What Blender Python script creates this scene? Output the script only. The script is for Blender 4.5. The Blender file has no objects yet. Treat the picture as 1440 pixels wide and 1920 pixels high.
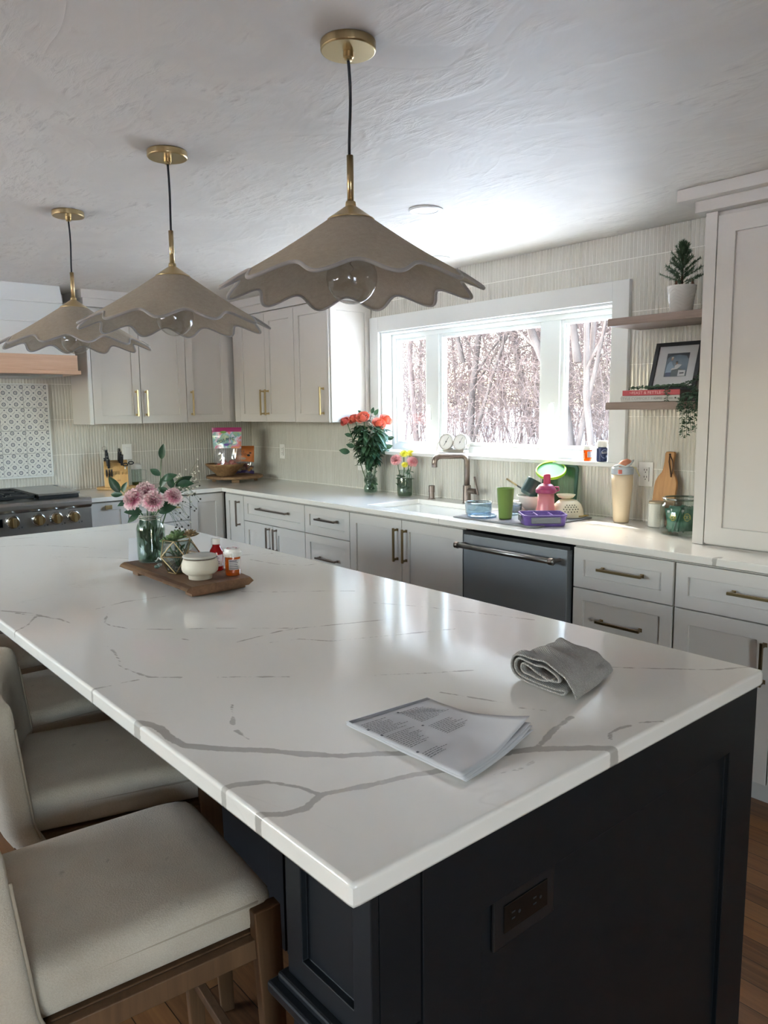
import bpy, bmesh, math, random
from math import sin, cos, pi, radians, sqrt
from mathutils import Vector, Matrix, noise
random.seed(7)
C = bpy.context.scene.collection
SC = bpy.context.scene

# ---------------------------------------------------------------- camera
cam_d = bpy.data.cameras.new('camera'); cam = bpy.data.objects.new('camera', cam_d); C.objects.link(cam)
cam_d.sensor_fit = 'VERTICAL'; cam_d.sensor_height = 36.0
cam_d.lens = 1423.25 / 1920 * 36.0
cam_d.clip_start = 0.02; cam_d.clip_end = 400
_r = Vector((0.65052108, 0.75941035, -0.01087409)); _u = Vector((-0.09472638, 0.0953331, 0.99092811)); _f = Vector((-0.75355772, 0.64358956, -0.13395239))
M = Matrix.Identity(4)
for i in range(3):
    M[i][0] = _r[i]; M[i][1] = _u[i]; M[i][2] = -_f[i]
M.translation = Vector((5.63603, -3.34828, 1.47019))
cam.matrix_world = M
SC.camera = cam

# ---------------------------------------------------------------- view, world, sun
vs = SC.view_settings
SC.display_settings.display_device = 'sRGB'
vs.view_transform = 'Standard'; vs.look = 'None'; vs.gamma = 1.0; vs.use_curve_mapping = False
vs.exposure = 2.25
SC.cycles.diffuse_bounces = 7; SC.cycles.max_bounces = 14; SC.cycles.transparent_max_bounces = 24
SC.cycles.sample_clamp_indirect = 6.0
SC.cycles.caustics_reflective = False; SC.cycles.caustics_refractive = False
SKY = 1.7
SUN = 4.4
w = bpy.data.worlds.new('sky'); SC.world = w; w.use_nodes = True
nt = w.node_tree; nt.nodes.clear()
wo = nt.nodes.new('ShaderNodeOutputWorld'); bg = nt.nodes.new('ShaderNodeBackground')
sk = nt.nodes.new('ShaderNodeTexSky'); sk.sky_type = 'NISHITA'; sk.sun_disc = False
sk.sun_elevation = radians(44); sk.air_density = 1.0; sk.dust_density = 2.5; sk.sun_rotation = radians(-70)
tint = nt.nodes.new('ShaderNodeMix'); tint.data_type = 'RGBA'; tint.blend_type = 'MULTIPLY'; tint.inputs[0].default_value = 1.0
tint.inputs[7].default_value = (1.0, .94, .88, 1); nt.links.new(sk.outputs[0], tint.inputs[6]); nt.links.new(tint.outputs[2], bg.inputs[0]); bg.inputs[1].default_value = SKY
nt.links.new(bg.outputs[0], wo.inputs[0])
sd = bpy.data.lights.new('sun', 'SUN'); sd.energy = SUN; sd.angle = radians(0.6); sd.color = (1.0, 0.95, 0.87)
so = bpy.data.objects.new('sun', sd); C.objects.link(so)
so.rotation_euler = Vector((0.97, -0.375, -1.0)).to_track_quat('-Z', 'Y').to_euler()
# sky portals in the sink window and the added fill windows (they only guide sampling)
def portal(name, loc, sx, sy, direction):
    d = bpy.data.lights.new(name, 'AREA'); d.shape = 'RECTANGLE'; d.size = sx; d.size_y = sy
    o = bpy.data.objects.new(name, d); C.objects.link(o); o.location = loc
    o.rotation_euler = Vector(direction).to_track_quat('-Z', 'Y').to_euler()
    d.cycles.is_portal = True
portal('window_portal', (2.59, 0.17, 1.59), 1.78, 0.80, (0, -1, 0))
portal('rear_fill_portal', (1.8, -6.35, 1.65), 3.0, 1.0, (0, 1, 0))
portal('side_fill_portal', (8.55, -4.3, 1.15), 1.0, 2.0, (-1, 0, 0))

# ---------------------------------------------------------------- materials
def lin(c):
    if isinstance(c, str):
        c = [int(c[i:i+2], 16) / 255 for i in (0, 2, 4)]
    return tuple((x / 12.92 if x <= 0.04045 else ((x + 0.055) / 1.055) ** 2.4) for x in c[:3]) + (1.0,)
MATS = {}
def mat(name, col=None, rough=0.5, metal=0.0, spec=None, coat=0.0, bump=None, var=None, trans=0.0, ior=None, emit=None, sheen=0.0, fn=None):
    if name in MATS: return MATS[name]
    m = bpy.data.materials.new(name); m.use_nodes = True; MATS[name] = m
    t = m.node_tree; b = t.nodes['Principled BSDF']
    if col is not None: b.inputs['Base Color'].default_value = lin(col)
    b.inputs['Roughness'].default_value = rough; b.inputs['Metallic'].default_value = metal
    if spec is not None: b.inputs['Specular IOR Level'].default_value = spec
    if coat: b.inputs['Coat Weight'].default_value = coat; b.inputs['Coat Roughness'].default_value = 0.05
    if trans: b.inputs['Transmission Weight'].default_value = trans
    if ior: b.inputs['IOR'].default_value = ior
    if sheen: b.inputs['Sheen Weight'].default_value = sheen
    N = t.nodes.new; L = t.links.new
    if var or bump or fn:
        tc = N('ShaderNodeTexCoord')
    if var:   # (second colour, scale vector, detail)
        c2, scl, det = var
        mp = N('ShaderNodeMapping'); mp.inputs['Scale'].default_value = scl; L(tc.outputs['Object'], mp.inputs[0])
        nz = N('ShaderNodeTexNoise'); nz.inputs['Scale'].default_value = 1; nz.inputs['Detail'].default_value = det; L(mp.outputs[0], nz.inputs[0])
        rp = N('ShaderNodeValToRGB'); rp.color_ramp.elements[0].position = .35; rp.color_ramp.elements[1].position = .65
        rp.color_ramp.elements[0].color = lin(col); rp.color_ramp.elements[1].color = lin(c2)
        L(nz.outputs[0], rp.inputs[0]); L(rp.outputs[0], b.inputs['Base Color'])
    if bump:  # (scale vector, strength, distance)
        scl, st, di = bump
        mp = N('ShaderNodeMapping'); mp.inputs['Scale'].default_value = scl; L(tc.outputs['Object'], mp.inputs[0])
        nz = N('ShaderNodeTexNoise'); nz.inputs['Scale'].default_value = 1; nz.inputs['Detail'].default_value = 4; L(mp.outputs[0], nz.inputs[0])
        bp = N('ShaderNodeBump'); bp.inputs['Strength'].default_value = st; bp.inputs['Distance'].default_value = di
        L(nz.outputs[0], bp.inputs['Height']); L(bp.outputs[0], b.inputs['Normal'])
    if fn: fn(t, b, tc)
    return m
def math_(t, op, a, b=None, c=None, clamp=False):
    n = t.nodes.new('ShaderNodeMath'); n.operation = op; n.use_clamp = clamp
    for i, v in enumerate((a, b, c)):
        if v is None: continue
        if hasattr(v, 'links') or hasattr(v, 'is_linked'): t.links.new(v, n.inputs[i])
        else: n.inputs[i].default_value = v
    return n.outputs[0]
def mixc(t, fac, a, b):
    n = t.nodes.new('ShaderNodeMix'); n.data_type = 'RGBA'
    for s, v in ((n.inputs[0], fac), (n.inputs[6], a), (n.inputs[7], b)):
        if hasattr(v, 'is_linked'): t.links.new(v, s)
        else: s.default_value = v
    return n.outputs[2]
def noise_(t, vec, scl, det=4, rough=.5, dist=0.0):
    mp = t.nodes.new('ShaderNodeMapping'); mp.inputs['Scale'].default_value = scl; t.links.new(vec, mp.inputs[0])
    nz = t.nodes.new('ShaderNodeTexNoise'); nz.inputs['Scale'].default_value = 1; nz.inputs['Detail'].default_value = det
    nz.inputs['Roughness'].default_value = rough; nz.inputs['Distortion'].default_value = dist
    t.links.new(mp.outputs[0], nz.inputs[0]); return nz.outputs[0]
def ramp(t, fac, stops):
    r = t.nodes.new('ShaderNodeValToRGB'); e = r.color_ramp.elements
    while len(e) < len(stops): e.new(0.5)
    for i, (p, c) in enumerate(stops): e[i].position = p; e[i].color = c
    t.links.new(fac, r.inputs[0]); return r.outputs[0]
def bump_(t, h, b, st, di):
    n = t.nodes.new('ShaderNodeBump'); n.inputs['Strength'].default_value = st; n.inputs['Distance'].default_value = di
    t.links.new(h, n.inputs['Height']); t.links.new(n.outputs[0], b.inputs['Normal'])
def glass(name, tint='ffffff', refl=1.0, rough=0.0, opac=0.0):
    """thin clear glass: see-through with mirror-like reflections that grow at grazing angles"""
    if name in MATS: return MATS[name]
    m = bpy.data.materials.new(name); m.use_nodes = True; MATS[name] = m
    t = m.node_tree; t.nodes.clear(); N = t.nodes.new; L = t.links.new
    o = N('ShaderNodeOutputMaterial'); tr = N('ShaderNodeBsdfTransparent'); gl = N('ShaderNodeBsdfGlossy'); mx = N('ShaderNodeMixShader'); fr = N('ShaderNodeLayerWeight')
    tr.inputs[0].default_value = lin(tint); gl.inputs['Roughness'].default_value = rough; fr.inputs[0].default_value = .5
    sch = math_(t, 'ADD', .045, math_(t, 'MULTIPLY', math_(t, 'POWER', fr.outputs['Facing'], 5.0), .9))
    if refl != 1.0:
        k = N('ShaderNodeMath'); k.operation = 'MULTIPLY'; k.use_clamp = True; L(sch, k.inputs[0]); k.inputs[1].default_value = refl; L(k.outputs[0], mx.inputs[0])
    else: L(sch, mx.inputs[0])
    L(tr.outputs[0], mx.inputs[1]); L(gl.outputs[0], mx.inputs[2]); out = mx
    if opac:
        df = N('ShaderNodeBsdfDiffuse'); df.inputs[0].default_value = lin(tint); m2 = N('ShaderNodeMixShader'); m2.inputs[0].default_value = opac
        L(mx.outputs[0], m2.inputs[1]); L(df.outputs[0], m2.inputs[2]); out = m2
    L(out.outputs[0], o.inputs[0]); return m

def wall_tile(axis):
    def fn(t, b, tc):
        sp = t.nodes.new('ShaderNodeSeparateXYZ'); t.links.new(tc.outputs['Object'], sp.inputs[0])
        u = sp.outputs[axis]; v = sp.outputs[2]
        # strips 20.5 mm wide, sheets 0.25 m tall
        su = math_(t, 'DIVIDE', u, .0205); sv = math_(t, 'DIVIDE', math_(t, 'ADD', v, -.172), .25)
        fu = math_(t, 'FRACT', su); fv = math_(t, 'FRACT', sv)
        iu = math_(t, 'FLOOR', su); iv = math_(t, 'FLOOR', sv)
        du = math_(t, 'ABSOLUTE', math_(t, 'SUBTRACT', fu, .5)); dv = math_(t, 'ABSOLUTE', math_(t, 'SUBTRACT', fv, .5))
        gu = math_(t, 'GREATER_THAN', du, .435); gv = math_(t, 'GREATER_THAN', dv, .4925)
        g = math_(t, 'MAXIMUM', gu, gv)
        cb = t.nodes.new('ShaderNodeCombineXYZ'); t.links.new(iu, cb.inputs[0]); t.links.new(iv, cb.inputs[1])
        wn = t.nodes.new('ShaderNodeTexWhiteNoise'); wn.noise_dimensions = '2D'; t.links.new(cb.outputs[0], wn.inputs[0])
        nz = noise_(t, tc.outputs['Object'], (3, 3, 1.5), 3)
        s = math_(t, 'ADD', math_(t, 'MULTIPLY', wn.outputs[0], .30), math_(t, 'MULTIPLY', nz, .7))
        c = ramp(t, s, [(0.1, lin('bfbbb1')), (.5, lin('c9c6bc')), (.9, lin('d2d0c7'))])
        col = mixc(t, g, c, lin('e6e4dc')); t.links.new(col, b.inputs['Base Color'])
        t.links.new(math_(t, 'ADD', math_(t, 'MULTIPLY', g, .6), .10), b.inputs['Roughness'])
        # pillowed strip: rounded across, wavy along
        prof = math_(t, 'SQRT', math_(t, 'SUBTRACT', 1.0, math_(t, 'POWER', math_(t, 'MULTIPLY', du, 2.0), 2.0), None, True))
        wav = noise_(t, tc.outputs['Object'], (34, 34, 9), 2)
        h = math_(t, 'ADD', math_(t, 'MULTIPLY', prof, 1.2), math_(t, 'MULTIPLY', wav, 1.1))
        h = math_(t, 'SUBTRACT', h, math_(t, 'MULTIPLY', g, .5))
        bump_(t, h, b, .55, .004)
    return mat('glossy_strip_tile_' + 'xyz'[axis], None, .12, spec=.6, fn=fn)
M_TILEX = wall_tile(0); M_TILEY = wall_tile(1)

def f_pattern(t, b, tc):
    sp = t.nodes.new('ShaderNodeSeparateXYZ'); t.links.new(tc.outputs['Object'], sp.inputs[0])
    def cell(off, p):
        a = math_(t, 'SUBTRACT', math_(t, 'FRACT', math_(t, 'ADD', math_(t, 'DIVIDE', sp.outputs[1], p), off)), .5)
        c = math_(t, 'SUBTRACT', math_(t, 'FRACT', math_(t, 'ADD', math_(t, 'DIVIDE', sp.outputs[2], p), off)), .5)
        return a, c, math_(t, 'SQRT', math_(t, 'ADD', math_(t, 'MULTIPLY', a, a), math_(t, 'MULTIPLY', c, c)))
    P = .0785
    masks = []
    for off in (0.0, .5):
        a, c, d = cell(off, P)
        masks.append(math_(t, 'MULTIPLY', math_(t, 'GREATER_THAN', d, .105), math_(t, 'LESS_THAN', d, .165)))
        masks.append(math_(t, 'LESS_THAN', d, .04))
    for (ox, oz) in ((.5, 0.0), (0.0, .5)):
        a = math_(t, 'SUBTRACT', math_(t, 'FRACT', math_(t, 'ADD', math_(t, 'DIVIDE', sp.outputs[1], P), ox)), .5)
        c = math_(t, 'SUBTRACT', math_(t, 'FRACT', math_(t, 'ADD', math_(t, 'DIVIDE', sp.outputs[2], P), oz)), .5)
        masks.append(math_(t, 'LESS_THAN', math_(t, 'ADD', math_(t, 'ABSOLUTE', a), math_(t, 'ABSOLUTE', c)), .075))
    # diagonal dashes midway between the medallions
    s = math_(t, 'DIVIDE', math_(t, 'ADD', sp.outputs[1], sp.outputs[2]), P); q = math_(t, 'DIVIDE', math_(t, 'SUBTRACT', sp.outputs[1], sp.outputs[2]), P)
    for a, c in ((s, q), (q, s)):
        l1 = math_(t, 'LESS_THAN', math_(t, 'ABSOLUTE', math_(t, 'SUBTRACT', math_(t, 'FRACT', a), .5)), .035)
        l2 = math_(t, 'LESS_THAN', math_(t, 'ABSOLUTE', math_(t, 'SUBTRACT', math_(t, 'FRACT', math_(t, 'ADD', c, .5)), .5)), .24)
        masks.append(math_(t, 'MULTIPLY', math_(t, 'MULTIPLY', l1, l2), .45))
    m = masks[0]
    for k in masks[1:]: m = math_(t, 'MAXIMUM', m, k)
    T = .157
    g1 = math_(t, 'LESS_THAN', math_(t, 'ABSOLUTE', math_(t, 'SUBTRACT', math_(t, 'FRACT', math_(t, 'DIVIDE', math_(t, 'ADD', sp.outputs[1], 1.64), T)), .5)), .49)
    g2 = math_(t, 'LESS_THAN', math_(t, 'ABSOLUTE', math_(t, 'SUBTRACT', math_(t, 'FRACT', math_(t, 'DIVIDE', math_(t, 'SUBTRACT', sp.outputs[2], 1.036), T)), .5)), .49)
    g = math_(t, 'SUBTRACT', 1.0, math_(t, 'MULTIPLY', g1, g2))
    col = mixc(t, m, lin('dcdcd8'), lin('4d5666')); col = mixc(t, g, col, lin('9a9a98'))
    t.links.new(col, b.inputs['Base Color'])
M_PATTERN = mat('patterned_tile', None, .35, fn=f_pattern)

def f_plaster(t, b, tc):
    v = tc.outputs['Object']
    n1 = noise_(t, v, (1.9, 3.2, 1), 4, .5, .7); n2 = noise_(t, v, (11, 40, 4), 4, .65, .8); n3 = noise_(t, v, (2.6, 3.4, 1), 3, .55, .8)
    ridge = math_(t, 'POWER', math_(t, 'SUBTRACT', 1.0, math_(t, 'ABSOLUTE', math_(t, 'MULTIPLY', math_(t, 'SUBTRACT', n1, .5), 9.0)), None, True), 3.0)
    msk = math_(t, 'MULTIPLY', math_(t, 'SUBTRACT', n3, .46), 7.0, None, True)
    h = math_(t, 'ADD', math_(t, 'MULTIPLY', ridge, .22), math_(t, 'MULTIPLY', math_(t, 'MULTIPLY', n2, msk), 1.1))
    h = math_(t, 'ADD', h, math_(t, 'MULTIPLY', n1, 1.2))
    relief_shade = math_(t, 'MULTIPLY', math_(t, 'MULTIPLY', math_(t, 'SUBTRACT', n2, .52), 5.0, None, True), msk, None, True)  # relief shading of the trowel marks, painted into the colour
    bump_(t, h, b, .42, .010)
    t.links.new(mixc(t, math_(t, 'MULTIPLY', relief_shade, .55), ramp(t, n3, [(.3, lin('d0ccc6')), (.7, lin('dddad4'))]), lin('a8a19b')), b.inputs['Base Color'])
M_CEIL = mat('troweled_plaster', None, .55, spec=.3, fn=f_plaster)

def f_wood_floor(t, b, tc):
    v = tc.outputs['Object']
    sp = t.nodes.new('ShaderNodeSeparateXYZ'); t.links.new(v, sp.inputs[0])
    row = math_(t, 'FLOOR', math_(t, 'DIVIDE', sp.outputs[1], .083))
    fr = math_(t, 'FRACT', math_(t, 'DIVIDE', sp.outputs[1], .083))
    off = math_(t, 'MULTIPLY', math_(t, 'FRACT', math_(t, 'MULTIPLY', row, .377)), 1.3)
    xs = math_(t, 'DIVIDE', math_(t, 'ADD', sp.outputs[0], off), 1.1)
    cb = t.nodes.new('ShaderNodeCombineXYZ'); t.links.new(row, cb.inputs[0]); t.links.new(math_(t, 'FLOOR', xs), cb.inputs[1])
    wn = t.nodes.new('ShaderNodeTexWhiteNoise'); wn.noise_dimensions = '2D'; t.links.new(cb.outputs[0], wn.inputs[0])
    gr = noise_(t, v, (3.5, 60, 1), 5, .6, 1.0)
    s = math_(t, 'ADD', math_(t, 'MULTIPLY', wn.outputs[0], .4), math_(t, 'MULTIPLY', gr, .65))
    c = ramp(t, s, [(.25, lin('5a3c26')), (.5, lin('7d5636')), (.8, lin('95693f'))])
    gap = math_(t, 'GREATER_THAN', math_(t, 'ABSOLUTE', math_(t, 'SUBTRACT', fr, .5)), .485)
    gap2 = math_(t, 'GREATER_THAN', math_(t, 'ABSOLUTE', math_(t, 'SUBTRACT', math_(t, 'FRACT', xs), .5)), .4985)
    g = math_(t, 'MAXIMUM', gap, gap2)
    t.links.new(mixc(t, g, c, lin('2b1b10')), b.inputs['Base Color'])
    bump_(t, math_(t, 'SUBTRACT', gr, math_(t, 'MULTIPLY', g, 2.0)), b, .2, .002)
M_FLOOR = mat('oak_floor', None, .32, spec=.4, fn=f_wood_floor)

def wood(name, c1, c2, axis=0, rough=.5, s=1.0, spec=.3):
    def fn(t, b, tc):
        sc = [55 * s, 55 * s, 55 * s]; sc[axis] = 3.0 * s
        n = noise_(t, tc.outputs['Object'], tuple(sc), 4, .6, .8)
        n2 = noise_(t, tc.outputs['Object'], tuple(k / 6 for k in sc), 2)
        f = math_(t, 'ADD', math_(t, 'MULTIPLY', n, .6), math_(t, 'MULTIPLY', n2, .4))
        t.links.new(ramp(t, f, [(.36, lin(c1)), (.64, lin(c2))]), b.inputs['Base Color'])
        bump_(t, n, b, .15, .001)
    return mat(name, None, rough, spec=spec, fn=fn)

def f_quartz(attr):
    def fn(t, b, tc):
        v = tc.outputs['Object']
        n1 = noise_(t, v, (22, 22, 22), 5, .65, .3); n2 = noise_(t, v, (9, 9, 9), 3, .5)
        at = t.nodes.new('ShaderNodeAttribute'); at.attribute_name = 'vein'
        d = math_(t, 'ADD', at.outputs['Fac'], math_(t, 'ADD', math_(t, 'MULTIPLY', math_(t, 'SUBTRACT', n1, .5), .016), math_(t, 'MULTIPLY', math_(t, 'SUBTRACT', n2, .5), .010)))
        m = math_(t, 'MULTIPLY', math_(t, 'SUBTRACT', .0008, d), 500.0, None, True)
        m = math_(t, 'MULTIPLY', m, math_(t, 'ADD', math_(t, 'MULTIPLY', n2, .9), .45, None, True))
        # faint secondary threads
        r = noise_(t, v, (1.1, 1.9, 1.5), 5, .55, .9)
        thr = math_(t, 'MULTIPLY', math_(t, 'SUBTRACT', .006, math_(t, 'ABSOLUTE', math_(t, 'SUBTRACT', r, .5))), 160.0, None, True)
        thr = math_(t, 'MULTIPLY', thr, math_(t, 'MULTIPLY', math_(t, 'SUBTRACT', n2, .46), 5.0, None, True))
        col = mixc(t, math_(t, 'MULTIPLY', thr, .16), lin('e3e0d9'), lin('a8a49c'))
        col = mixc(t, math_(t, 'MULTIPLY', m, .9), col, lin('a39e96'))
        t.links.new(col, b.inputs['Base Color'])
    return mat('veined_quartz', None, .095, spec=.5, fn=fn)
M_QUARTZ = f_quartz('vein')

M_CAB = mat('greige_cabinet_paint', 'cbc7c1', .38, spec=.4)
M_TRIM = mat('white_trim_paint', 'dfe1df', .35, spec=.4)
M_VINYL = mat('white_vinyl', 'e4e8e6', .3, spec=.4)
M_NAVY = mat('dark_navy_paint', '12161a', .42, spec=.35)
M_GAP = mat('shadow_gap', '35322f', .8)
M_BRASS = mat('brushed_brass', 'b8a47c', .28, 1.0, bump=((3, 3, 300), .1, .0005))
M_BRONZE = mat('champagne_bronze', '8f7a58', .32, 1.0)
M_NICKEL = mat('brushed_nickel', '8d8078', .28, 1.0)
M_STEEL = mat('stainless_steel', '9b9a98', .3, 1.0, bump=((2, 200, 2), .12, .0005))
M_DWSTEEL = mat('dark_stainless', '8b8f93', .45, .55, bump=((1, 1, 260), .08, .0004))
M_CHROME = mat('polished_chrome', 'd8d8d8', .08, 1.0)
M_BLACK = mat('black_plastic', '17181a', .4)
M_BLKMET = mat('black_iron', '1d1e20', .5, .3)
M_CORD = mat('black_cord', '1a1f26', .7)
M_PORC = mat('white_fireclay', 'e9e9e4', .12, spec=.5)
M_WHITE = mat('white_plastic', 'e8e6e1', .35)
M_GLASS = glass('window_glass', 'f6faf9', .9)
M_GLASSW = glass('warm_fill_glass', 'fefbf6', .9)  # faint tint to warm the light of the added fill windows
M_JAR = glass('clear_glass', 'f4f8f6', .9)
M_SHELF = wood('washed_oak', '86756c', '9c8a80', 0, .5)
M_HOODW = wood('pale_oak', 'c9a58c', 'd8b8a0', 1, .5)
M_OAKDK = wood('stool_oak', '57402c', '6e5138', 2, .5)
M_BEECH = wood('maple_block', 'c99b5f', 'dcb479', 2, .45)
M_BOARD = wood('acacia_board', 'a9794a', 'c4945f', 2, .45)
M_RUSTIC = wood('rustic_wood', '6b4f3a', '8f7152', 1, .6)
M_TRAY = wood('walnut_slab', '5d4433', '806149', 0, .5)
M_BARK = wood('live_edge_bark', '8a6c4c', '4d3626', 0, .8, .6)

# ---------------------------------------------------------------- mesh builder
def wpos(o):
    p = Vector((0, 0, 0))
    while o is not None: p += o.location; o = o.parent
    return p
class MB:
    def __init__(s): s.b = bmesh.new()
    def _new(s, vs, fs):
        v = [s.b.verts.new(p) for p in vs]
        for f in fs:
            try: s.b.faces.new([v[i] for i in f])
            except ValueError: pass
        return v
    def box(s, x0, x1, y0, y1, z0, z1, M=None):
        if x0 > x1: x0, x1 = x1, x0
        if y0 > y1: y0, y1 = y1, y0
        if z0 > z1: z0, z1 = z1, z0
        v = [Vector((x, y, z)) for x in (x0, x1) for y in (y0, y1) for z in (z0, z1)]
        if M: v = [M @ p for p in v]
        s._new(v, [(0, 1, 3, 2), (4, 6, 7, 5), (0, 4, 5, 1), (2, 3, 7, 6), (0, 2, 6, 4), (1, 5, 7, 3)]); return s
    def fbox(s, F, u0, u1, v0, v1, n0, n1):
        a = F(u0, v0, n0); c = F(u1, v1, n1); return s.box(a[0], c[0], a[1], c[1], a[2], c[2])
    def tube(s, pts, r, seg=8, cap=True, closed=False):
        pts = [Vector(p) for p in pts]; n = len(pts); rings = []
        rr = r if isinstance(r, (list, tuple)) else [r] * n
        prev = None
        for i, p in enumerate(pts):
            if closed: d = pts[(i + 1) % n] - pts[i - 1]
            else: d = pts[min(i + 1, n - 1)] - pts[max(i - 1, 0)]
            if d.length < 1e-9: d = Vector((0, 0, 1))
            d.normalize()
            if prev is None:
                a = d.orthogonal().normalized()
                if abs(d.z) < .9: a = d.cross(Vector((0, 0, 1))).normalized()
            else:
                a = (prev - d * prev.dot(d))
                a = a.normalized() if a.length > 1e-6 else d.orthogonal().normalized()
            prev = a; c = d.cross(a)
            rings.append([s.b.verts.new(p + (a * cos(2 * pi * k / seg) + c * sin(2 * pi * k / seg)) * rr[i]) for k in range(seg)])
        for i in range(n if closed else n - 1):
            A = rings[i]; B = rings[(i + 1) % n]
            for k in range(seg):
                try: s.b.faces.new([A[k], A[(k + 1) % seg], B[(k + 1) % seg], B[k]])
                except ValueError: pass
        if cap and not closed:
            s.b.faces.new(rings[0][::-1]); s.b.faces.new(rings[-1])
        return s
    def cyl(s, p0, p1, r0, r1=None, seg=24): return s.tube([p0, p1], [r0, r1 if r1 is not None else r0], seg)
    def lathe(s, prof, c=(0, 0, 0), seg=40, M=None, sx=1, sy=1, cap0=True, cap1=True):
        rings = []
        for r, z in prof:
            ring = []
            for k in range(seg):
                a = 2 * pi * k / seg; p = Vector((r * cos(a) * sx, r * sin(a) * sy, z))
                if M: p = M @ p
                ring.append(s.b.verts.new(p + Vector(c)))
            rings.append(ring)
        for i in range(len(rings) - 1):
            for k in range(seg):
                s.b.faces.new([rings[i][k], rings[i][(k + 1) % seg], rings[i + 1][(k + 1) % seg], rings[i + 1][k]])
        if cap0: s.b.faces.new(rings[0][::-1])
        if cap1: s.b.faces.new(rings[-1])
        return s
    def sphere(s, c, r, seg=16, rings=10, sc=(1, 1, 1)):
        pr = [(max(1e-4, r * sin(pi * i / rings)), -r * cos(pi * i / rings)) for i in range(rings + 1)]
        return s.lathe([(a, z * sc[2]) for a, z in pr], c, seg, None, sc[0], sc[1])
    def prism(s, poly, F, n0, n1):
        """poly [(u,v)] extruded from n0 to n1 through mapping F(u,v,n)"""
        a = [s.b.verts.new(F(u, v, n0)) for u, v in poly]; c = [s.b.verts.new(F(u, v, n1)) for u, v in poly]
        s.b.faces.new(a[::-1]); s.b.faces.new(c); k = len(poly)
        for i in range(k): s.b.faces.new([a[i], a[(i + 1) % k], c[(i + 1) % k], c[i]])
        return s
    def grid(s, nu, nv, fn):
        V = [[s.b.verts.new(fn(i / nu, j / nv)) for j in range(nv + 1)] for i in range(nu + 1)]
        for i in range(nu):
            for j in range(nv): s.b.faces.new([V[i][j], V[i + 1][j], V[i + 1][j + 1], V[i][j + 1]])
        return s
    def text(s, body, size, F, depth=.0004, align='CENTER', squeeze=1.0):
        cu = bpy.data.curves.new('t', 'FONT'); cu.body = body; cu.size = size; cu.align_x = align; cu.align_y = 'CENTER'; cu.resolution_u = 3
        o = bpy.data.objects.new('t', cu); me = o.to_mesh(); vmap = []
        a = [s.b.verts.new(F(v.co.x * squeeze, v.co.y, depth)) for v in me.vertices]
        for p in me.polygons:
            try: s.b.faces.new([a[i] for i in p.vertices])
            except ValueError: pass
        o.to_mesh_clear(); bpy.data.objects.remove(o); bpy.data.curves.remove(cu); return s
    def build(s, name, m, parent=None, smooth=False, bev=0, seg=2, world=True, solid=0, sub=0, label=None, keep=False):
        me = bpy.data.meshes.new(name)
        if not keep: bmesh.ops.recalc_face_normals(s.b, faces=s.b.faces)
        if parent is not None and world:
            off = wpos(parent)
            for v in s.b.verts: v.co -= off
        s.b.to_mesh(me); s.b.free()
        ms = m if isinstance(m, (list, tuple)) else [m]
        for q in ms: me.materials.append(q)
        if smooth:
            for p in me.polygons: p.use_smooth = True
        o = bpy.data.objects.new(name, me); C.objects.link(o)
        if parent is not None: o.parent = parent
        if solid:
            k = o.modifiers.new('s', 'SOLIDIFY'); k.thickness = solid; k.offset = 0
        if bev:
            k = o.modifiers.new('b', 'BEVEL'); k.width = bev; k.segments = seg; k.limit_method = 'ANGLE'; k.angle_limit = radians(35); k.harden_normals = False
        if sub:
            k = o.modifiers.new('d', 'SUBSURF'); k.levels = sub; k.render_levels = sub
        if label: o['label'] = label
        return o
def empty(name, loc, label=None, cat=None, group=None, kind=None, rz=0):
    o = bpy.data.objects.new(name, None); C.objects.link(o); o.location = loc; o.rotation_euler = (0, 0, rz); o.empty_display_size = .05
    return tag(o, label, cat, group, kind)
def tag(o, label=None, cat=None, group=None, kind=None):
    if label: o['label'] = label
    if cat: o['category'] = cat
    if group: o['group'] = group
    if kind: o['kind'] = kind
    return o
def copy_tree(o, parent=None):
    c = o.copy(); C.objects.link(c); c.parent = parent
    for ch in [k for k in o.children]: copy_tree(ch, c)
    return c
def recenter(o):
    """move a top-level mesh's origin to the middle of its base"""
    me = o.data; xs = [v.co for v in me.vertices]
    c = Vector(((min(v.x for v in xs) + max(v.x for v in xs)) / 2, (min(v.y for v in xs) + max(v.y for v in xs)) / 2, min(v.z for v in xs)))
    me.transform(Matrix.Translation(-c)); o.location = c
    return o
# ================================================================= STRUCTURE
ZC = 2.293
RX, RY = 8.6, -6.4      # far right wall, wall behind the viewer
def struct(name, mb, m, parent=None, **k):
    o = mb.build(name, m, parent, **k)
    if parent is None: o['kind'] = 'structure'
    return o
M_SNOW = mat('snow', 'dde1e8', .6, bump=((3, 3, 3), .4, .05))
b = MB(); b.box(-12, 30, -30, RY - .14, -.4, -.3); b.box(RX + .12, 30, RY - .14, .1, -.4, -.3); o = b.build('snow_yard', M_SNOW); tag(o, 'snow-covered yard outside the added rear windows', 'snow', kind='structure')
struct('floor', MB().box(-.15, RX + .1, RY - .1, .16, -.08, 0), M_FLOOR)
struct('ceiling', MB().box(-.15, RX + .1, RY - .1, .16, ZC, ZC + .1), M_CEIL)
# opening of the window in the sink wall
WX0, WX1, WZ0, WZ1 = 1.700, 3.474, 1.172, 1.978
b = MB(); b.box(-.15, WX0, 0, .16, 0, ZC); b.box(WX1, RX + .1, 0, .16, 0, ZC); b.box(WX0, WX1, 0, .16, 0, WZ0); b.box(WX0, WX1, 0, .16, WZ1, ZC)
struct('wall_back', b, M_TILEX)
struct('wall_left', MB().box(-.15, 0, RY, 0, 0, ZC), M_TILEY)
M_PAINT = mat('warm_white_wall_paint', 'b5aca0', .7, spec=.2)
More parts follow.
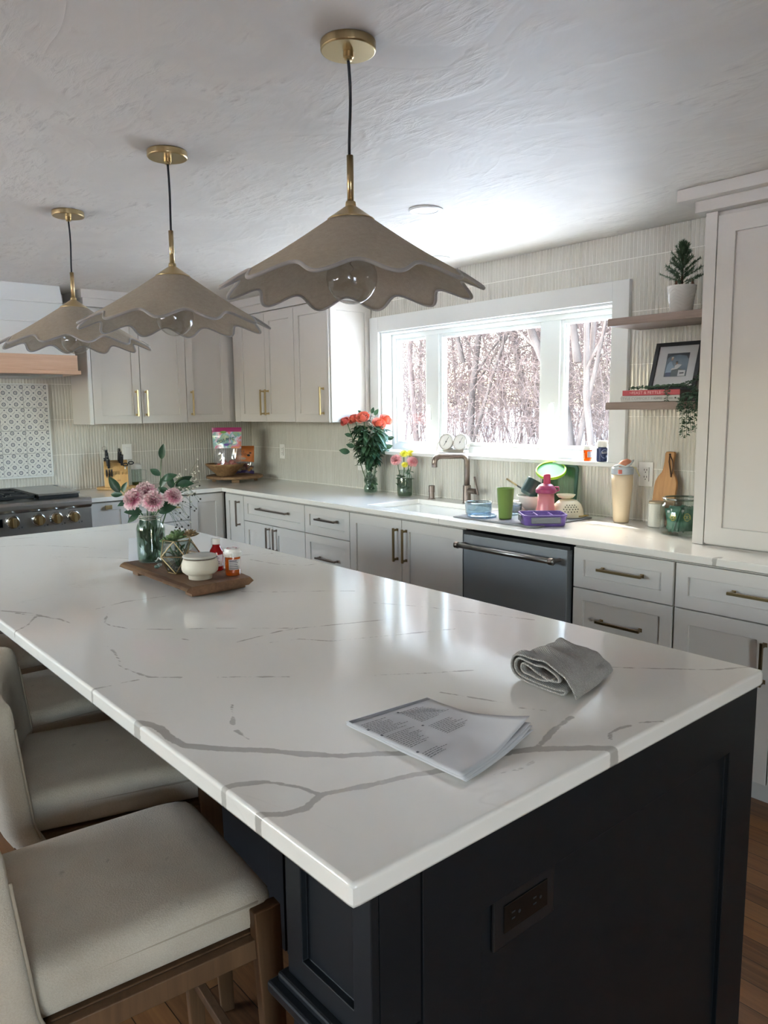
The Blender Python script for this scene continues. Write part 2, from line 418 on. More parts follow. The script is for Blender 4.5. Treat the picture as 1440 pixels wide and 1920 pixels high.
# wall behind the viewer, with an opening for the added fill window
VX0, VX1, VZ0, VZ1 = .3, 3.3, 1.1, 2.2
b = MB(); b.box(0, VX0, RY - .12, RY, 0, ZC); b.box(VX1, RX, RY - .12, RY, 0, ZC); b.box(VX0, VX1, RY - .12, RY, 0, VZ0); b.box(VX0, VX1, RY - .12, RY, VZ1, ZC)
struct('wall_front', b, M_PAINT)
UY0, UY1 = -4.8, -3.8  # opening for the added side fill window
b = MB(); b.box(RX, RX + .1, RY, UY0, 0, ZC); b.box(RX, RX + .1, UY1, 0, 0, ZC); b.box(RX, RX + .1, UY0, UY1, 0, .1); b.box(RX, RX + .1, UY0, UY1, 2.15, ZC)
struct('wall_right', b, M_PAINT)
# patterned tile field behind the range
o = MB().box(-.002, .006, -2.51, -1.640, 1.036, 1.664).build('trim_1', M_PATTERN); o['kind'] = 'structure'
b = MB(); b.box(0, .012, -2.52, -1.632, 1.024, 1.036); b.box(0, .012, -2.52, -1.632, 1.664, 1.674); b.box(0, .012, -1.640, -1.630, 1.036, 1.664); b.box(0, .012, -2.52, -2.51, 1.036, 1.664)
o = b.build('trim_2', M_TRIM); o['kind'] = 'structure'

# ---- window over the sink
w1 = empty('window_1', (2.587, 0, WZ0), kind='structure')
b = MB(); b.box(1.612, 1.700, -.024, -.0005, 1.172, 2.076); b.box(3.474, 3.566, -.024, -.0005, 1.172, 2.076); b.box(1.700, 3.474, -.024, -.0005, WZ1, 2.076)
b.build('casing', M_TRIM, w1, bev=.002)
b = MB(); b.box(1.700, 1.715, -.0005, .085, 1.196, WZ1 - .012); b.box(3.459, 3.474, -.0005, .085, 1.196, WZ1 - .012); b.box(1.700, 3.474, -.0005, .085, WZ1 - .012, WZ1 - .0005)
b.build('jamb_lining', M_TRIM, w1)
b = MB(); b.box(1.612, 3.566, -.060, -.001, 1.174, 1.196); b.box(1.7005, 3.4735, -.001, .088, 1.1725, 1.196)
b.build('window_sill', M_TRIM, w1, bev=.004)
# vinyl frame: outer border and mullions
FY0, FY1 = .088, .150
b = MB()
b.box(1.701, 1.742, FY0, FY1, 1.197, WZ1 - .002); b.box(3.432, 3.473, FY0, FY1, 1.197, WZ1 - .002)
b.box(1.742, 3.432, FY0, FY1, 1.197, 1.240); b.box(1.742, 3.432, FY0, FY1, 1.936, WZ1 - .002)
b.box(2.046, 2.160, FY0, FY1, 1.240, 1.936); b.box(2.970, 3.086, FY0, FY1, 1.240, 1.936)
b.build('window_frame', M_VINYL, w1, bev=.002)
def sash(x0, x1, y0, wd, name='sash'):
    b = MB(); z0, z1 = 1.240, 1.936
    b.box(x0, x0 + wd, y0, y0 + .045, z0, z1); b.box(x1 - wd, x1, y0, y0 + .045, z0, z1)
    b.box(x0 + wd, x1 - wd, y0, y0 + .045, z0, z0 + wd); b.box(x0 + wd, x1 - wd, y0, y0 + .045, z1 - wd, z1)
    s = b.build(name, M_VINYL, w1, bev=.003)
    b = MB(); g = .006
    for k in range(2):   # glazing bead steps
        a = wd + .001 + k * .004
        b.box(x0 + wd, x0 + wd + .004 * (2 - k), y0 + .012 + k * .01, y0 + .022 + k * .01, z0 + wd, z1 - wd); b.box(x1 - wd - .004 * (2 - k), x1 - wd, y0 + .012 + k * .01, y0 + .022 + k * .01, z0 + wd, z1 - wd)
    b.build('glazing_bead', M_TRIM, s)
    MB().box(x0 + wd, x1 - wd, y0 + .022, y0 + .026, z0 + wd, z1 - wd).build('pane', M_GLASS, s)
    return s
sash(1.742, 2.046, .098, .016); sash(2.160, 2.970, .096, .022); sash(3.086, 3.432, .098, .022)
for x in (2.083, 3.047):   # casement lock levers on the mullions
    b = MB(); b.box(x - .010, x + .010, .082, .0885, 1.40, 1.50)
    b.tube([(x, .083, 1.49), (x - .002, .066, 1.485), (x - .004, .058, 1.455), (x - .004, .060, 1.42), (x + .002, .066, 1.385), (x + .006, .072, 1.375)], [.006, .007, .006, .006, .005, .004], 8)
    b.build('lock_lever', M_VINYL, w1, smooth=True)
for x, s in ((1.90, 1), (3.15, -1)):   # folded crank covers on the sill
    b = MB(); b.box(x - .055, x + .055, .052, .088, 1.197, 1.217)
    b.tube([(x - .05 * s, .058, 1.222), (x, .050, 1.232), (x + .06 * s, .050, 1.236), (x + .10 * s, .054, 1.228)], [.006, .009, .009, .006], 8)
    b.build('crank_handle', M_VINYL, w1, smooth=True, bev=.004)

# ---- unseen rear window, added to bring fill light into the room
w2 = empty('fill_window_rear', ((VX0 + VX1) / 2, RY, VZ0), kind='structure')
b = MB(); b.box(VX0, VX0 + .06, RY - .11, RY - .05, VZ0, VZ1); b.box(VX1 - .06, VX1, RY - .11, RY - .05, VZ0, VZ1); b.box(VX0 + .06, VX1 - .06, RY - .11, RY - .05, VZ0, VZ0 + .06)
b.box(VX0 + .06, VX1 - .06, RY - .11, RY - .05, VZ1 - .06, VZ1); b.box(1.76, 1.84, RY - .11, RY - .05, VZ0 + .06, VZ1 - .06)
b.build('window_frame', M_VINYL, w2)
for a, c in ((VX0 + .06, 1.76), (1.84, VX1 - .06)):
    MB().box(a, c, RY - .082, RY - .078, VZ0 + .06, VZ1 - .06).build('pane', M_GLASSW, w2)

w3 = empty('fill_window_side', (RX, (UY0 + UY1) / 2, .1), kind='structure')  # unseen side window, added for fill light from the right
b = MB(); b.box(RX + .03, RX + .09, UY0, UY0 + .06, .1, 2.15); b.box(RX + .03, RX + .09, UY1 - .06, UY1, .1, 2.15); b.box(RX + .03, RX + .09, UY0 + .06, UY1 - .06, .1, .16)
b.box(RX + .03, RX + .09, UY0 + .06, UY1 - .06, 2.09, 2.15); 
b.build('window_frame', M_VINYL, w3)
for a, c in ((UY0 + .06, UY1 - .06),):
    MB().box(RX + .058, RX + .062, a, c, .16, 2.09).build('pane', M_GLASSW, w3)

# ================================================================= CABINETRY
def FW(u, v, n): return Vector((u, -.615 - n, v))         # base fronts of the window run (faces -y)
def FL(u, v, n): return Vector((.615 + n, u, v))          # base fronts of the range run (faces +x)
def FUW(u, v, n): return Vector((u, -.335 - n, v))        # wall cabinets
def FUL(u, v, n): return Vector((.335 + n, u, v))
def FT(u, v, n): return Vector((u, -.393 - n, v))         # counter-standing tall cabinet
def shaker(name, F, u0, u1, v0, v1, parent, rail=.058, m=None, g=.0024, th=.020):
    u0 += g; u1 -= g; v0 += g; v1 -= g
    b = MB()
    # closed front: back slab, raised frame, recessed centre
    def P(u, v, n): return b.b.verts.new(F(u, v, n))
    o0 = [P(*q, 0.001) for q in ((u0, v0), (u1, v0), (u1, v1), (u0, v1))]
    o1 = [P(*q, th) for q in ((u0, v0), (u1, v0), (u1, v1), (u0, v1))]
    i = [(u0 + rail, v0 + rail), (u1 - rail, v0 + rail), (u1 - rail, v1 - rail), (u0 + rail, v1 - rail)]
    i1 = [P(*q, th) for q in i]; i0 = [P(*q, th - .010) for q in i]
    f = b.b.faces.new
    f(o0[::-1])
    for k in range(4):
        j = (k + 1) % 4
        f([o0[k], o0[j], o1[j], o1[k]]); f([o1[k], o1[j], i1[j], i1[k]]); f([i1[k], i1[j], i0[j], i0[k]])
    f(i0)
    return b.build(name, m or M_CAB, parent, bev=.0012, seg=2)
def pull(F, u, v, parent, L=.17, vert=True, m=None, n0=.020, s=.0055, name='handle'):
    """square bar pull on two posts"""
    b = MB(); h = L / 2
    if vert:
        b.fbox(F, u - s, u + s, v - h, v + h, n0 + .026, n0 + .036)
        for e in (-1, 1):
            c = v + e * (h - .012)
            b.fbox(F, u - s, u + s, c - s, c + s, n0, n0 + .028); b.fbox(F, u - .008, u + .008, c - .008, c + .008, n0, n0 + .003)
    else:
        b.fbox(F, u - h, u + h, v - s, v + s, n0 + .026, n0 + .036)
        for e in (-1, 1):
            c = u + e * (h - .012)
            b.fbox(F, c - s, c + s, v - s, v + s, n0, n0 + .028); b.fbox(F, c - .008, c + .008, v - .008, v + .008, n0, n0 + .003)
    return b.build(name, m or M_BRONZE, parent, bev=.0012)
G = .0006
def unit(label, F, u0, u1, z0, z1, depth, group=None, cat='cabinet', name='base_cabinet', toe=True, sill=.0):
    c0 = F((u0 + u1) / 2, 0 if toe else z0, 0)
    e = empty(name, tuple(c0), label, cat, group)
    b = MB(); b.fbox(F, u0 + G, u1 - G, z0, z1, -depth, 0); b.build('body', M_CAB, e)
    if toe:
        MB().fbox(F, u0 + G, u1 - G, .0, z0 - .0005, -depth, -.07).build('toe_kick', M_CAB, e)
    return e
ZT, ZB, ZD = .877, .105, .700     # top of fronts, bottom of fronts, drawer line
# --- window run
D0 = .613
e = unit('narrow grey base cabinet with one tall door in the inside corner, window run', FW, .640, .925, ZB, ZT, D0)
d = shaker('door', FW, .665, .925, ZB, ZT, e, .050); pull(FW, .868, .745, d, .185, m=M_NICKEL)
e = unit('wide grey base cabinet with one drawer above two doors, left of the three-drawer unit', FW, .925, 1.683, ZB, ZT, D0)
d = shaker('drawer', FW, .925, 1.683, ZD, ZT, e, .05); pull(FW, 1.318, .802, d, .37, False, M_NICKEL)
d = shaker('door', FW, .925, 1.304, ZB, ZD, e); pull(FW, 1.262, .605, d, .16, m=M_NICKEL)
d = shaker('door', FW, 1.304, 1.683, ZB, ZD, e); pull(FW, 1.348, .605, d, .16, m=M_NICKEL)
e = unit('grey base cabinet with three stacked drawers beside the sink cabinet', FW, 1.683, 2.146, ZB, ZT, D0)
for a, c in ((ZD, ZT), (.405, ZD), (ZB, .405)):
    d = shaker('drawer', FW, 1.683, 2.146, a, c, e, .05); pull(FW, 1.931, a + (c - a) * (.58 if a == ZD else .5 + .0), d, .205, False, M_NICKEL) if a == ZD else pull(FW, 1.931, c - .14, d, .205, False, M_NICKEL)
e = unit('grey two-door cabinet under the sink, left of the dishwasher', FW, 2.146, 3.062, ZB, ZT, D0)
# the sink bowl occupies the top of this carcass: shell only
for ch in list(e.children):
    if ch.name.startswith('body'): bpy.data.objects.remove(ch)
b = MB(); b.fbox(FW, 2.147, 2.162, ZB, .60, -D0, 0); b.fbox(FW, 3.046, 3.061, ZB, .60, -D0, 0); b.fbox(FW, 2.162, 3.046, ZB, ZB + .018, -D0, 0); b.fbox(FW, 2.147, 3.061, .60, ZT, -.018, 0); b.fbox(FW, 2.147, 3.061, ZB, .6, -.012, 0)
b.build('body', M_CAB, e)
d = shaker('door', FW, 2.146, 2.604, ZB, ZT, e); pull(FW, 2.570, .738, d, .185, m=M_BRONZE)
d = shaker('door', FW, 2.604, 3.062, ZB, ZT, e); pull(FW, 2.642, .738, d, .185, m=M_BRONZE)
e = unit('grey drawer base right of the dishwasher, under the beige tumbler', FW, 3.712, 4.178, ZB, ZT, D0)
for a, c in ((ZD, ZT), (.405, ZD), (ZB, .405)):
    d = shaker('drawer', FW, 3.716, 4.178, a, c, e, .05); pull(FW, 3.954, .798 if a == ZD else c - .125, d, .205, False, M_BRONZE)
e = unit('rightmost grey base cabinet, drawer above doors, under the tall cabinet', FW, 4.178, 4.94, ZB, ZT, D0)
d = shaker('drawer', FW, 4.184, 4.94, ZD, ZT, e, .05); pull(FW, 4.575, .797, d, .35, False, M_BRONZE)
d = shaker('door', FW, 4.184, 4.562, ZB, ZD, e); pull(FW, 4.532, .56, d, .16, m=M_BRONZE)
d = shaker('door', FW, 4.562, 4.94, ZB, ZD, e); pull(FW, 4.600, .56, d, .16, m=M_BRONZE)
# --- range run
e = unit('narrow white base cabinet with square brass knob beside the range', FL, -1.612, -1.352, ZB, ZT, D0)
d = shaker('door', FL, -1.610, -1.352, ZB, ZT, e, .05)
b = MB(); b.fbox(FL, -1.503, -1.485, .838, .856, .020, .038); b.fbox(FL, -1.517, -1.471, .833, .861, .038, .048); b.build('knob', M_BRASS, d, bev=.002)
e = unit('white drawer base behind the pink flowers, range run', FL, -1.352, -.902, ZB, ZT, D0)
for a, c in ((ZD, ZT), (.405, ZD), (ZB, .405)):
    d = shaker('drawer', FL, -1.352, -.902, a, c, e, .05); pull(FL, -1.09, .802 if a == ZD else c - .13, d, .20, False, M_BRASS)
e = unit('grey corner base cabinet with a plain door, range run side', FL, -.902, -.617, ZB, ZT, D0)
shaker('door', FL, -.902, -.640, ZB, ZT, e, .055)

# --- dishwasher
dw = empty('dishwasher', (3.386, -.62, 0), 'dark stainless dishwasher with bar handle under the drying mat', 'dishwasher')
MB().box(3.066, 3.708, -.612, -.03, .09, .868).build('tub', mat('dishwasher_tub', '2c2e31', .5), dw)
MB().box(3.084, 3.698, -.655, -.613, .115, .858).build('door', M_DWSTEEL, dw, bev=.003)
MB().box(3.066, 3.083, -.640, -.6125, .10, .872).build('side_trim', mat('dark_gap_trim', '33373c', .5), dw)
b = MB(); b.box(3.084, 3.708, -.650, -.6135, .859, .874)
for i in range(9): b.box(3.36 + i * .03, 3.375 + i * .03, -.6505, -.65, .862, .869)
b.build('control_strip', M_BLACK, dw)
h = MB().cyl((3.085, -.715, .812), (3.672, -.715, .812), .0125).build('handle', M_STEEL, dw, smooth=True)
for x in (3.096, 3.660):
    b = MB(); b.cyl((x, -.6555, .812), (x, -.715, .812), .009); b.cyl((x - .011, -.715, .812), (x + .011, -.715, .812), .0160); b.build('handle_bracket', M_NICKEL, h, bev=.002)
MB().box(3.07, 3.70, -.555, -.03, .002, .088).build('toe_kick', M_BLACK, dw)

# --- wall cabinets (to the ceiling with frieze and crown)
ZU0, ZU1, ZU2 = 1.388, 2.165, ZC - .0005
def upper(label, F, u0, u1, n_out=.0, name='wall_cabinet', u_fill=None):
    e = unit(label, F, u0, u1, ZU0, ZU1 + .012, .333, name=name, toe=False)
    return e
e = upper('white two-door wall cabinet in the corner of the window wall', FUW, .360, 1.194)
for (a, c, hx) in ((.441, .818, .790), (.818, 1.194, .853)):
    d = shaker('door', FUW, a, c, ZU0, ZU1, e); pull(FUW, hx, 1.530, d, .185, m=M_BRASS)
MB().fbox(FUW, .361, .439, ZU0, ZU1, .0005, .018).build('filler', M_CAB, e)
e = upper('white single-door wall cabinet with panelled side next to the window', FUW, 1.194, 1.592)
d = shaker('door', FUW, 1.194, 1.575, ZU0, ZU1, e); pull(FUW, 1.530, 1.530, d, .185, m=M_BRASS)
def FS(u, v, n): return Vector((1.5925 + n, u, v))
shaker('side_panel', FS, -.345, -.002, ZU0, ZU1, e, .05, th=.012)
MB().box(1.576, 1.592, -.356, -.3355, ZU0, ZU1).build('end_stile', M_CAB, e)
e = upper('white two-door wall cabinet nearest the range hood', FUL, -1.468, -.751)
for (a, c, hx) in ((-1.444, -1.102, -1.141), (-1.102, -.751, -1.069)):
    d = shaker('door', FUL, a, c, ZU0, ZU1, e); pull(FUL, hx, 1.532, d, .185, m=M_BRASS)
MB().box(.336, .356, -1.468, -1.446, ZU0, ZU1).build('end_stile', M_TRIM, e)
e = upper('white single-door wall cabinet on the range wall beside the corner', FUL, -.751, -.3365)
d = shaker('door', FUL, -.751, -.393, ZU0, ZU1, e); pull(FUL, -.714, 1.532, d, .185, m=M_BRASS)
# frieze + crown over the wall cabinets
def crown(name, pts, zs, kindn=None):
    """pts: plan polyline (outer face); steps of (outset, z0, z1)"""
    b = MB()
    return b
b = MB()
for o_, za, zb in ((.000, 2.180, 2.236), (.014, 2.236, ZC - .001)):
    b.box(.001, 1.600 + o_, -.352 - o_, -.001, za, zb); b.box(.001, .352 + o_, -1.472 - o_, -.352 - o_, za, zb)
o = b.build('trim_3', M_CAB, bev=.001); o['kind'] = 'structure'

# --- tall cabinet standing on the counter at the right
e = empty('tall_cabinet', (4.55, -.2, .9165), 'tall grey cabinet standing on the counter at the right edge', 'cabinet')
MB().box(4.131, 4.98, -.393, -.0015, .9165, 2.205).build('body', M_CAB, e)
MB().fbox(FT, 4.131, 4.176, .9165, 2.205, .0005, .0195).build('face_stile', M_CAB, e)
b = MB(); d = shaker('door', FT, 4.178, 4.60, .9215, 2.190, e, .068)
d2 = shaker('door', FT, 4.602, 4.978, .9215, 2.190, e, .068); pull(FT, 4.56, 1.35, d, .2, m=M_BRONZE)
b = MB(); b.box(4.100, 5.02, -.445, -.0015, 2.206, 2.248); b.box(4.050, 5.06, -.492, -.0015, 2.248, ZC - .0008)
b.build('crown', M_CAB, e, bev=.0015)

# ================================================================= COUNTERTOPS
VEINS = [(0.0189, [(4.351, -2.841), (4.372, -2.828), (4.398, -2.82), (4.456, -2.824), (4.494, -2.82), (4.535, -2.792), (4.565, -2.765), (4.604, -2.727), (4.649, -2.694), (4.703, -2.648), (4.731, -2.606), (4.764, -2.563), (4.822, -2.499), (4.872, -2.443), (4.893, -2.397), (4.922, -2.364), (4.954, -2.322), (5.002, -2.277)]), (0.0108, [(4.892, -2.383), (4.87, -2.309), (4.856, -2.242)]), (0.01215, [(4.671, -2.847), (4.671, -2.825), (4.696, -2.784), (4.742, -2.757), (4.781, -2.747), (4.789, -2.724), (4.809, -2.671), (4.827, -2.604), (4.855, -2.545)]), (0.013500000000000002, [(4.766, -2.845), (4.791, -2.817), (4.799, -2.783), (4.781, -2.747)]), (0.0045, [(4.906, -2.517), (4.923, -2.474), (4.922, -2.432)]), (0.0045, [(4.392, -2.672), (4.473, -2.716)]), (0.008100000000000001, [(4.501, -2.725), (4.546, -2.727)]), (0.0045, [(3.865, -2.713), (3.918, -2.715), (3.994, -2.733), (4.017, -2.745), (4.063, -2.741), (4.106, -2.733), (4.139, -2.726), (4.185, -2.676)]), (0.0045, [(4.231, -2.626), (4.266, -2.582), (4.334, -2.507)]), (0.0045, [(4.129, -2.843), (4.132, -2.803)]), (0.0045, [(4.132, -2.786), (4.138, -2.751)]), (0.0045, [(3.578, -2.842), (3.538, -2.8), (3.442, -2.748)]), (0.0045, [(3.389, -2.789), (3.476, -2.744)]), (0.0045, [(3.527, -2.72), (3.595, -2.709)]), (0.0045, [(3.567, -2.598), (3.657, -2.641), (3.694, -2.638), (3.754, -2.616), (3.825, -2.547), (3.901, -2.45), (4.051, -2.287)]), (0.0045, [(3.894, -2.567), (3.953, -2.543)]), (0.0045, [(4.048, -2.47), (4.039, -2.343), (4.051, -2.287), (4.095, -2.183), (4.151, -2.047)]), (0.0045, [(4.091, -2.448), (4.128, -2.339), (4.195, -2.292), (4.261, -2.149), (4.326, -1.996)]), (0.0045, [(1.997, -2.485), (2.08, -2.236), (2.059, -2.083), (2.152, -1.919), (2.251, -1.819), (2.413, -1.744)]), (0.0045, [(2.585, -2.44), (2.714, -2.321), (2.859, -2.215)]), (0.0045, [(3.068, -1.89), (3.13, -1.761), (3.157, -1.717)]), (0.0045, [(3.598, -2.19), (3.661, -2.133), (3.767, -1.999), (3.831, -1.931)]), (0.0045, [(3.168, -1.907), (3.316, -1.881), (3.405, -1.815), (3.414, -1.736)]), (0.0045, [(2.19, -2.533), (2.245, -2.421), (2.503, -2.244)]), (0.0045, [(3.497, -2.605), (3.471, -2.509), (3.494, -2.36)]), (0.0045, [(3.326, -2.815), (3.42, -2.756), (3.519, -2.729)]), (0.008100000000000001, [(4.956, -2.272), (4.943, -2.251), (4.941, -2.223), (4.948, -2.196)]), (0.0045, [(4.95, -2.177), (4.977, -2.136)]), (0.0045, [(4.706, -1.996), (4.783, -1.932), (4.879, -1.841), (4.914, -1.807), (4.954, -1.733)]), (0.0045, [(4.612, -2.332), (4.679, -2.303), (4.733, -2.28)]), (0.0045, [(4.766, -2.278), (4.813, -2.249)]), (0.0045, [(4.415, -2.414), (4.514, -2.276), (4.576, -2.178)]), (0.0045, [(3.982, -1.98), (4.122, -1.9), (4.27, -1.84), (4.408, -1.785)])]
def vein_field(x, y, segs):
    best = 9.0
    for w_, ax, ay, bx, by in segs:
        dx, dy = bx - ax, by - ay; l2 = dx * dx + dy * dy or 1e-9
        t_ = max(0, min(1, ((x - ax) * dx + (y - ay) * dy) / l2))
        d = sqrt((x - ax - dx * t_) ** 2 + (y - ay - dy * t_) ** 2) - w_ * .5
        if d < best: best = d
    return min(best, .12)
def add_vein(o, segs):
    at = o.data.attributes.new('vein', 'FLOAT', 'POINT'); off = wpos(o); R_ = .035
    n_ = len(o.data.vertices); val = [R_] * n_; P = [(v.co.x + off.x, v.co.y + off.y) for v in o.data.vertices]
    cells = {}
    for i, (x, y) in enumerate(P): cells.setdefault((int(x // .05), int(y // .05)), []).append(i)
    for sg in segs:
        x0, x1 = sorted((sg[1], sg[3])); y0, y1 = sorted((sg[2], sg[4]))
        for cx in range(int((x0 - R_) // .05), int((x1 + R_) // .05) + 1):
            for cy in range(int((y0 - R_) // .05), int((y1 + R_) // .05) + 1):
                for i in cells.get((cx, cy), ()):
                    d = vein_field(P[i][0], P[i][1], (sg,))
                    if d < val[i]: val[i] = d
    for i, v in enumerate(val): at.data[i].value = v
SEG = [(w_, p[k][0], p[k][1], p[k + 1][0], p[k + 1][1]) for w_, p in VEINS for k in range(len(p) - 1)]

def slab(x0, x1, y0, y1, z0, z1, step, r, rc):
    b = bmesh.new(); nx = int((x1 - x0 - 2 * r) / step); ny = int((y1 - y0 - 2 * r) / step)
    xs = [x0 + r + (x1 - x0 - 2 * r) * i / nx for i in range(nx + 1)]; ys = [y0 + r + (y1 - y0 - 2 * r) * j / ny for j in range(ny + 1)]
    T = [[b.verts.new((x, y, z1)) for y in ys] for x in xs]
    for i in range(nx):
        for j in range(ny): b.faces.new([T[i][j], T[i + 1][j], T[i + 1][j + 1], T[i][j + 1]])
    loop = [(i, 0) for i in range(nx)] + [(nx, j) for j in range(ny)] + [(i, ny) for i in range(nx, 0, -1)] + [(0, j) for j in range(ny, 0, -1)]
    prev = [T[i][j] for i, j in loop]; top = prev
    prof = [(r * .5, z1 - r * .13), (r * .87, z1 - r * .5), (r, z1 - r)] + [(r, z1 - r - (z1 - z0 - 2 * r) * k / 3) for k in (1, 2, 3)] + [(r * .7, z0 + r * .3), (0, z0)]
    for o_, z in prof:
        cur = []
        for i, j in loop:
            dx = -1 if i == 0 else (1 if i == nx else 0); dy = -1 if j == 0 else (1 if j == ny else 0)
            k = .72 if dx and dy else 1.0
            cur.append(b.verts.new((xs[i] + dx * o_ * k, ys[j] + dy * o_ * k, z)))
        for q in range(len(loop)):
            s_ = (q + 1) % len(loop); b.faces.new([prev[q], prev[s_], cur[s_], cur[q]])
        prev = cur
    b.faces.new(prev[::-1]); return b
IX0, IX1, IY0, IY1 = 1.9157, 4.9806, -2.8435, -1.735
mb = MB(); mb.b.free(); mb.b = slab(IX0, IX1, IY0, IY1,   .8815, .915, .0055, .006, .01)
isl_top = mb.build('island_countertop', M_QUARTZ)
for pl in isl_top.data.polygons:   # only the small eased edge is shaded round
    zs_ = [isl_top.data.vertices[i].co.z for i in pl.vertices]
    pl.use_smooth = (max(zs_) - min(zs_) > 1e-5) and (max(zs_) - min(zs_) < .006)
add_vein(isl_top, SEG)
tag(isl_top, 'white quartz countertop with grey veins on the dark island', 'countertop')
# perimeter counter: L shape with sink cut-out
def gridslab(xs, ys, inside, z0, z1):
    b = bmesh.new(); V = {}
    def v(i, j, z):
        k = (i, j, z)
        if k not in V: V[k] = b.verts.new((xs[i], ys[j], z))
        return V[k]
    nx, ny = len(xs) - 1, len(ys) - 1
    inn = lambda i, j: 0 <= i < nx and 0 <= j < ny and inside((xs[i] + xs[i + 1]) / 2, (ys[j] + ys[j + 1]) / 2)
    for i in range(nx):
        for j in range(ny):
            if not inn(i, j): continue
            b.faces.new([v(i, j, z1), v(i + 1, j, z1), v(i + 1, j + 1, z1), v(i, j + 1, z1)]); b.faces.new([v(i, j, z0), v(i, j + 1, z0), v(i + 1, j + 1, z0), v(i + 1, j, z0)])
            if not inn(i - 1, j): b.faces.new([v(i, j, z0), v(i, j, z1), v(i, j + 1, z1), v(i, j + 1, z0)])
            if not inn(i + 1, j): b.faces.new([v(i + 1, j, z0), v(i + 1, j + 1, z0), v(i + 1, j + 1, z1), v(i + 1, j, z1)])
            if not inn(i, j - 1): b.faces.new([v(i, j, z0), v(i + 1, j, z0), v(i + 1, j, z1), v(i, j, z1)])
            if not inn(i, j + 1): b.faces.new([v(i, j + 1, z0), v(i, j + 1, z1), v(i + 1, j + 1, z1), v(i + 1, j + 1, z0)])
    return b
SX0, SX1, SY0, SY1 = 2.205, 2.985, -.545, -.135
def frange(a, c, s):
    n = max(1, round((c - a) / s)); return [a + (c - a) * i / n for i in range(n)]
xs = [.0015] + frange(.04, .648, .04) + frange(.648, SX0, .04) + frange(SX0, SX1, .04) + frange(SX1, 5.1, .04) + [5.1]
ys = frange(-1.610, -.648, .04) + frange(-.648, SY0, .03) + frange(SY0, SY1, .04) + frange(SY1, -.0015, .04) + [-.0015]
mb = MB(); mb.b.free()
mb.b = gridslab(xs, ys, lambda x, y: (x < .648 or y > -.648) and not (SX0 < x < SX1 and SY0 < y < SY1), .885, .915)
ct = mb.build('perimeter_countertop', M_QUARTZ, bev=.004, seg=2)
VP = [(.006, [(3.46, -.66), (3.50, -.60), (3.72, -.54), (3.95, -.42), (4.2, -.36)]), (.020, [(4.335, -.66), (4.345, -.62)]), (.008, [(4.345, -.625), (4.46, -.54), (4.62, -.50)]),
      (.006, [(2.74, -.66), (2.76, -.58)]), (.006, [(2.9, -.66), (2.915, -.61)]), (.005, [(1.4, -.3), (1.7, -.36), (1.95, -.34), (2.15, -.42)]), (.012, [(.79, -.66), (.80, -.62)]), (.004, [(.80, -.62), (.95, -.56), (1.2, -.52)]),
      (.004, [(.1, -1.2), (.3, -1.0), (.5, -.9), (.64, -.87)])]
add_vein(ct, [(w_, p[k][0], p[k][1], p[k + 1][0], p[k + 1][1]) for w_, p in VP for k in range(len(p) - 1)])
tag(ct, 'white quartz L-shaped countertop along the window and range walls', 'countertop')

# ================================================================= ISLAND BODY
isl = empty('kitchen_island', (3.45, -2.1, 0), 'dark navy panelled island cabinet under the big veined countertop', 'island')
BX0, BX1, BY0, BY1 = 1.98, 4.972, -2.375, -1.742
MB().box(BX0, BX1 - .022, BY0, BY1 + .022, .09, .8810).build('body', M_NAVY, isl)
MB().box(BX0 + .03, BX1 - .10, BY0 + .05, BY1 - .06, .0, .0895).build('toe_kick', M_BLACK, isl)
def FE(u, v, n): return Vector((BX1 - .022 + n, u, v))
d = shaker('end_panel', FE, -2.722, BY1 + .0, .004, .8812, isl, .115, m=M_NAVY, g=.0, th=.022)
# corner post at the seating side with a panelled cap block
for x0 in (4.782, 1.985):
    x1 = x0 + .190; y0, y1 = -2.808, -2.726
    p = MB(); p.box(x0, x1, y0 + .012, y1, .0, .8812)
    post = p.build('corner_post', M_NAVY, isl)
    def FP(u, v, n): return Vector((u, -2.796 - n, v))
    shaker('upper_panel', FP, x0, x1, .667, .8812, post, .037, m=M_NAVY, g=0, th=.014)
    shaker('lower_panel', FP, x0 + .004, x1 - .004, .10, .632, post, .040, m=M_NAVY, g=0, th=.010)
    b = MB(); b.box(x0 - .022, x1 + .012, y0 - .026, y1 + .0, .634, .652); b.box(x0 - .012, x1 + .006, y0 - .014, y1, .652, .666)
    b.build('ledge_moulding', M_NAVY, post, bev=.004)
    b = MB(); b.box(x0 - .012, x1 + .010, y0 - .014, y1, .0, .10); b.build('plinth', M_NAVY, post, bev=.004)
def FK(u, v, n): return Vector((u, BY0 - n, v))
for i in range(4):
    a = 2.18 + i * .645; shaker('knee_panel', FK, a, a + .641, .09, .881, isl, .07, m=M_NAVY, th=.018)
def FI(u, v, n): return Vector((u, BY1 + .022 + n, v))
for i in range(5):
    a = 1.985 + i * .588; dd = shaker('door', FI, a, a + .586, .10, .875, isl, .058, m=M_NAVY, th=.0195); pull(FI, a + (.54 if i % 2 == 0 else .046), .74, dd, .185, m=M_BRONZE, n0=.0195)

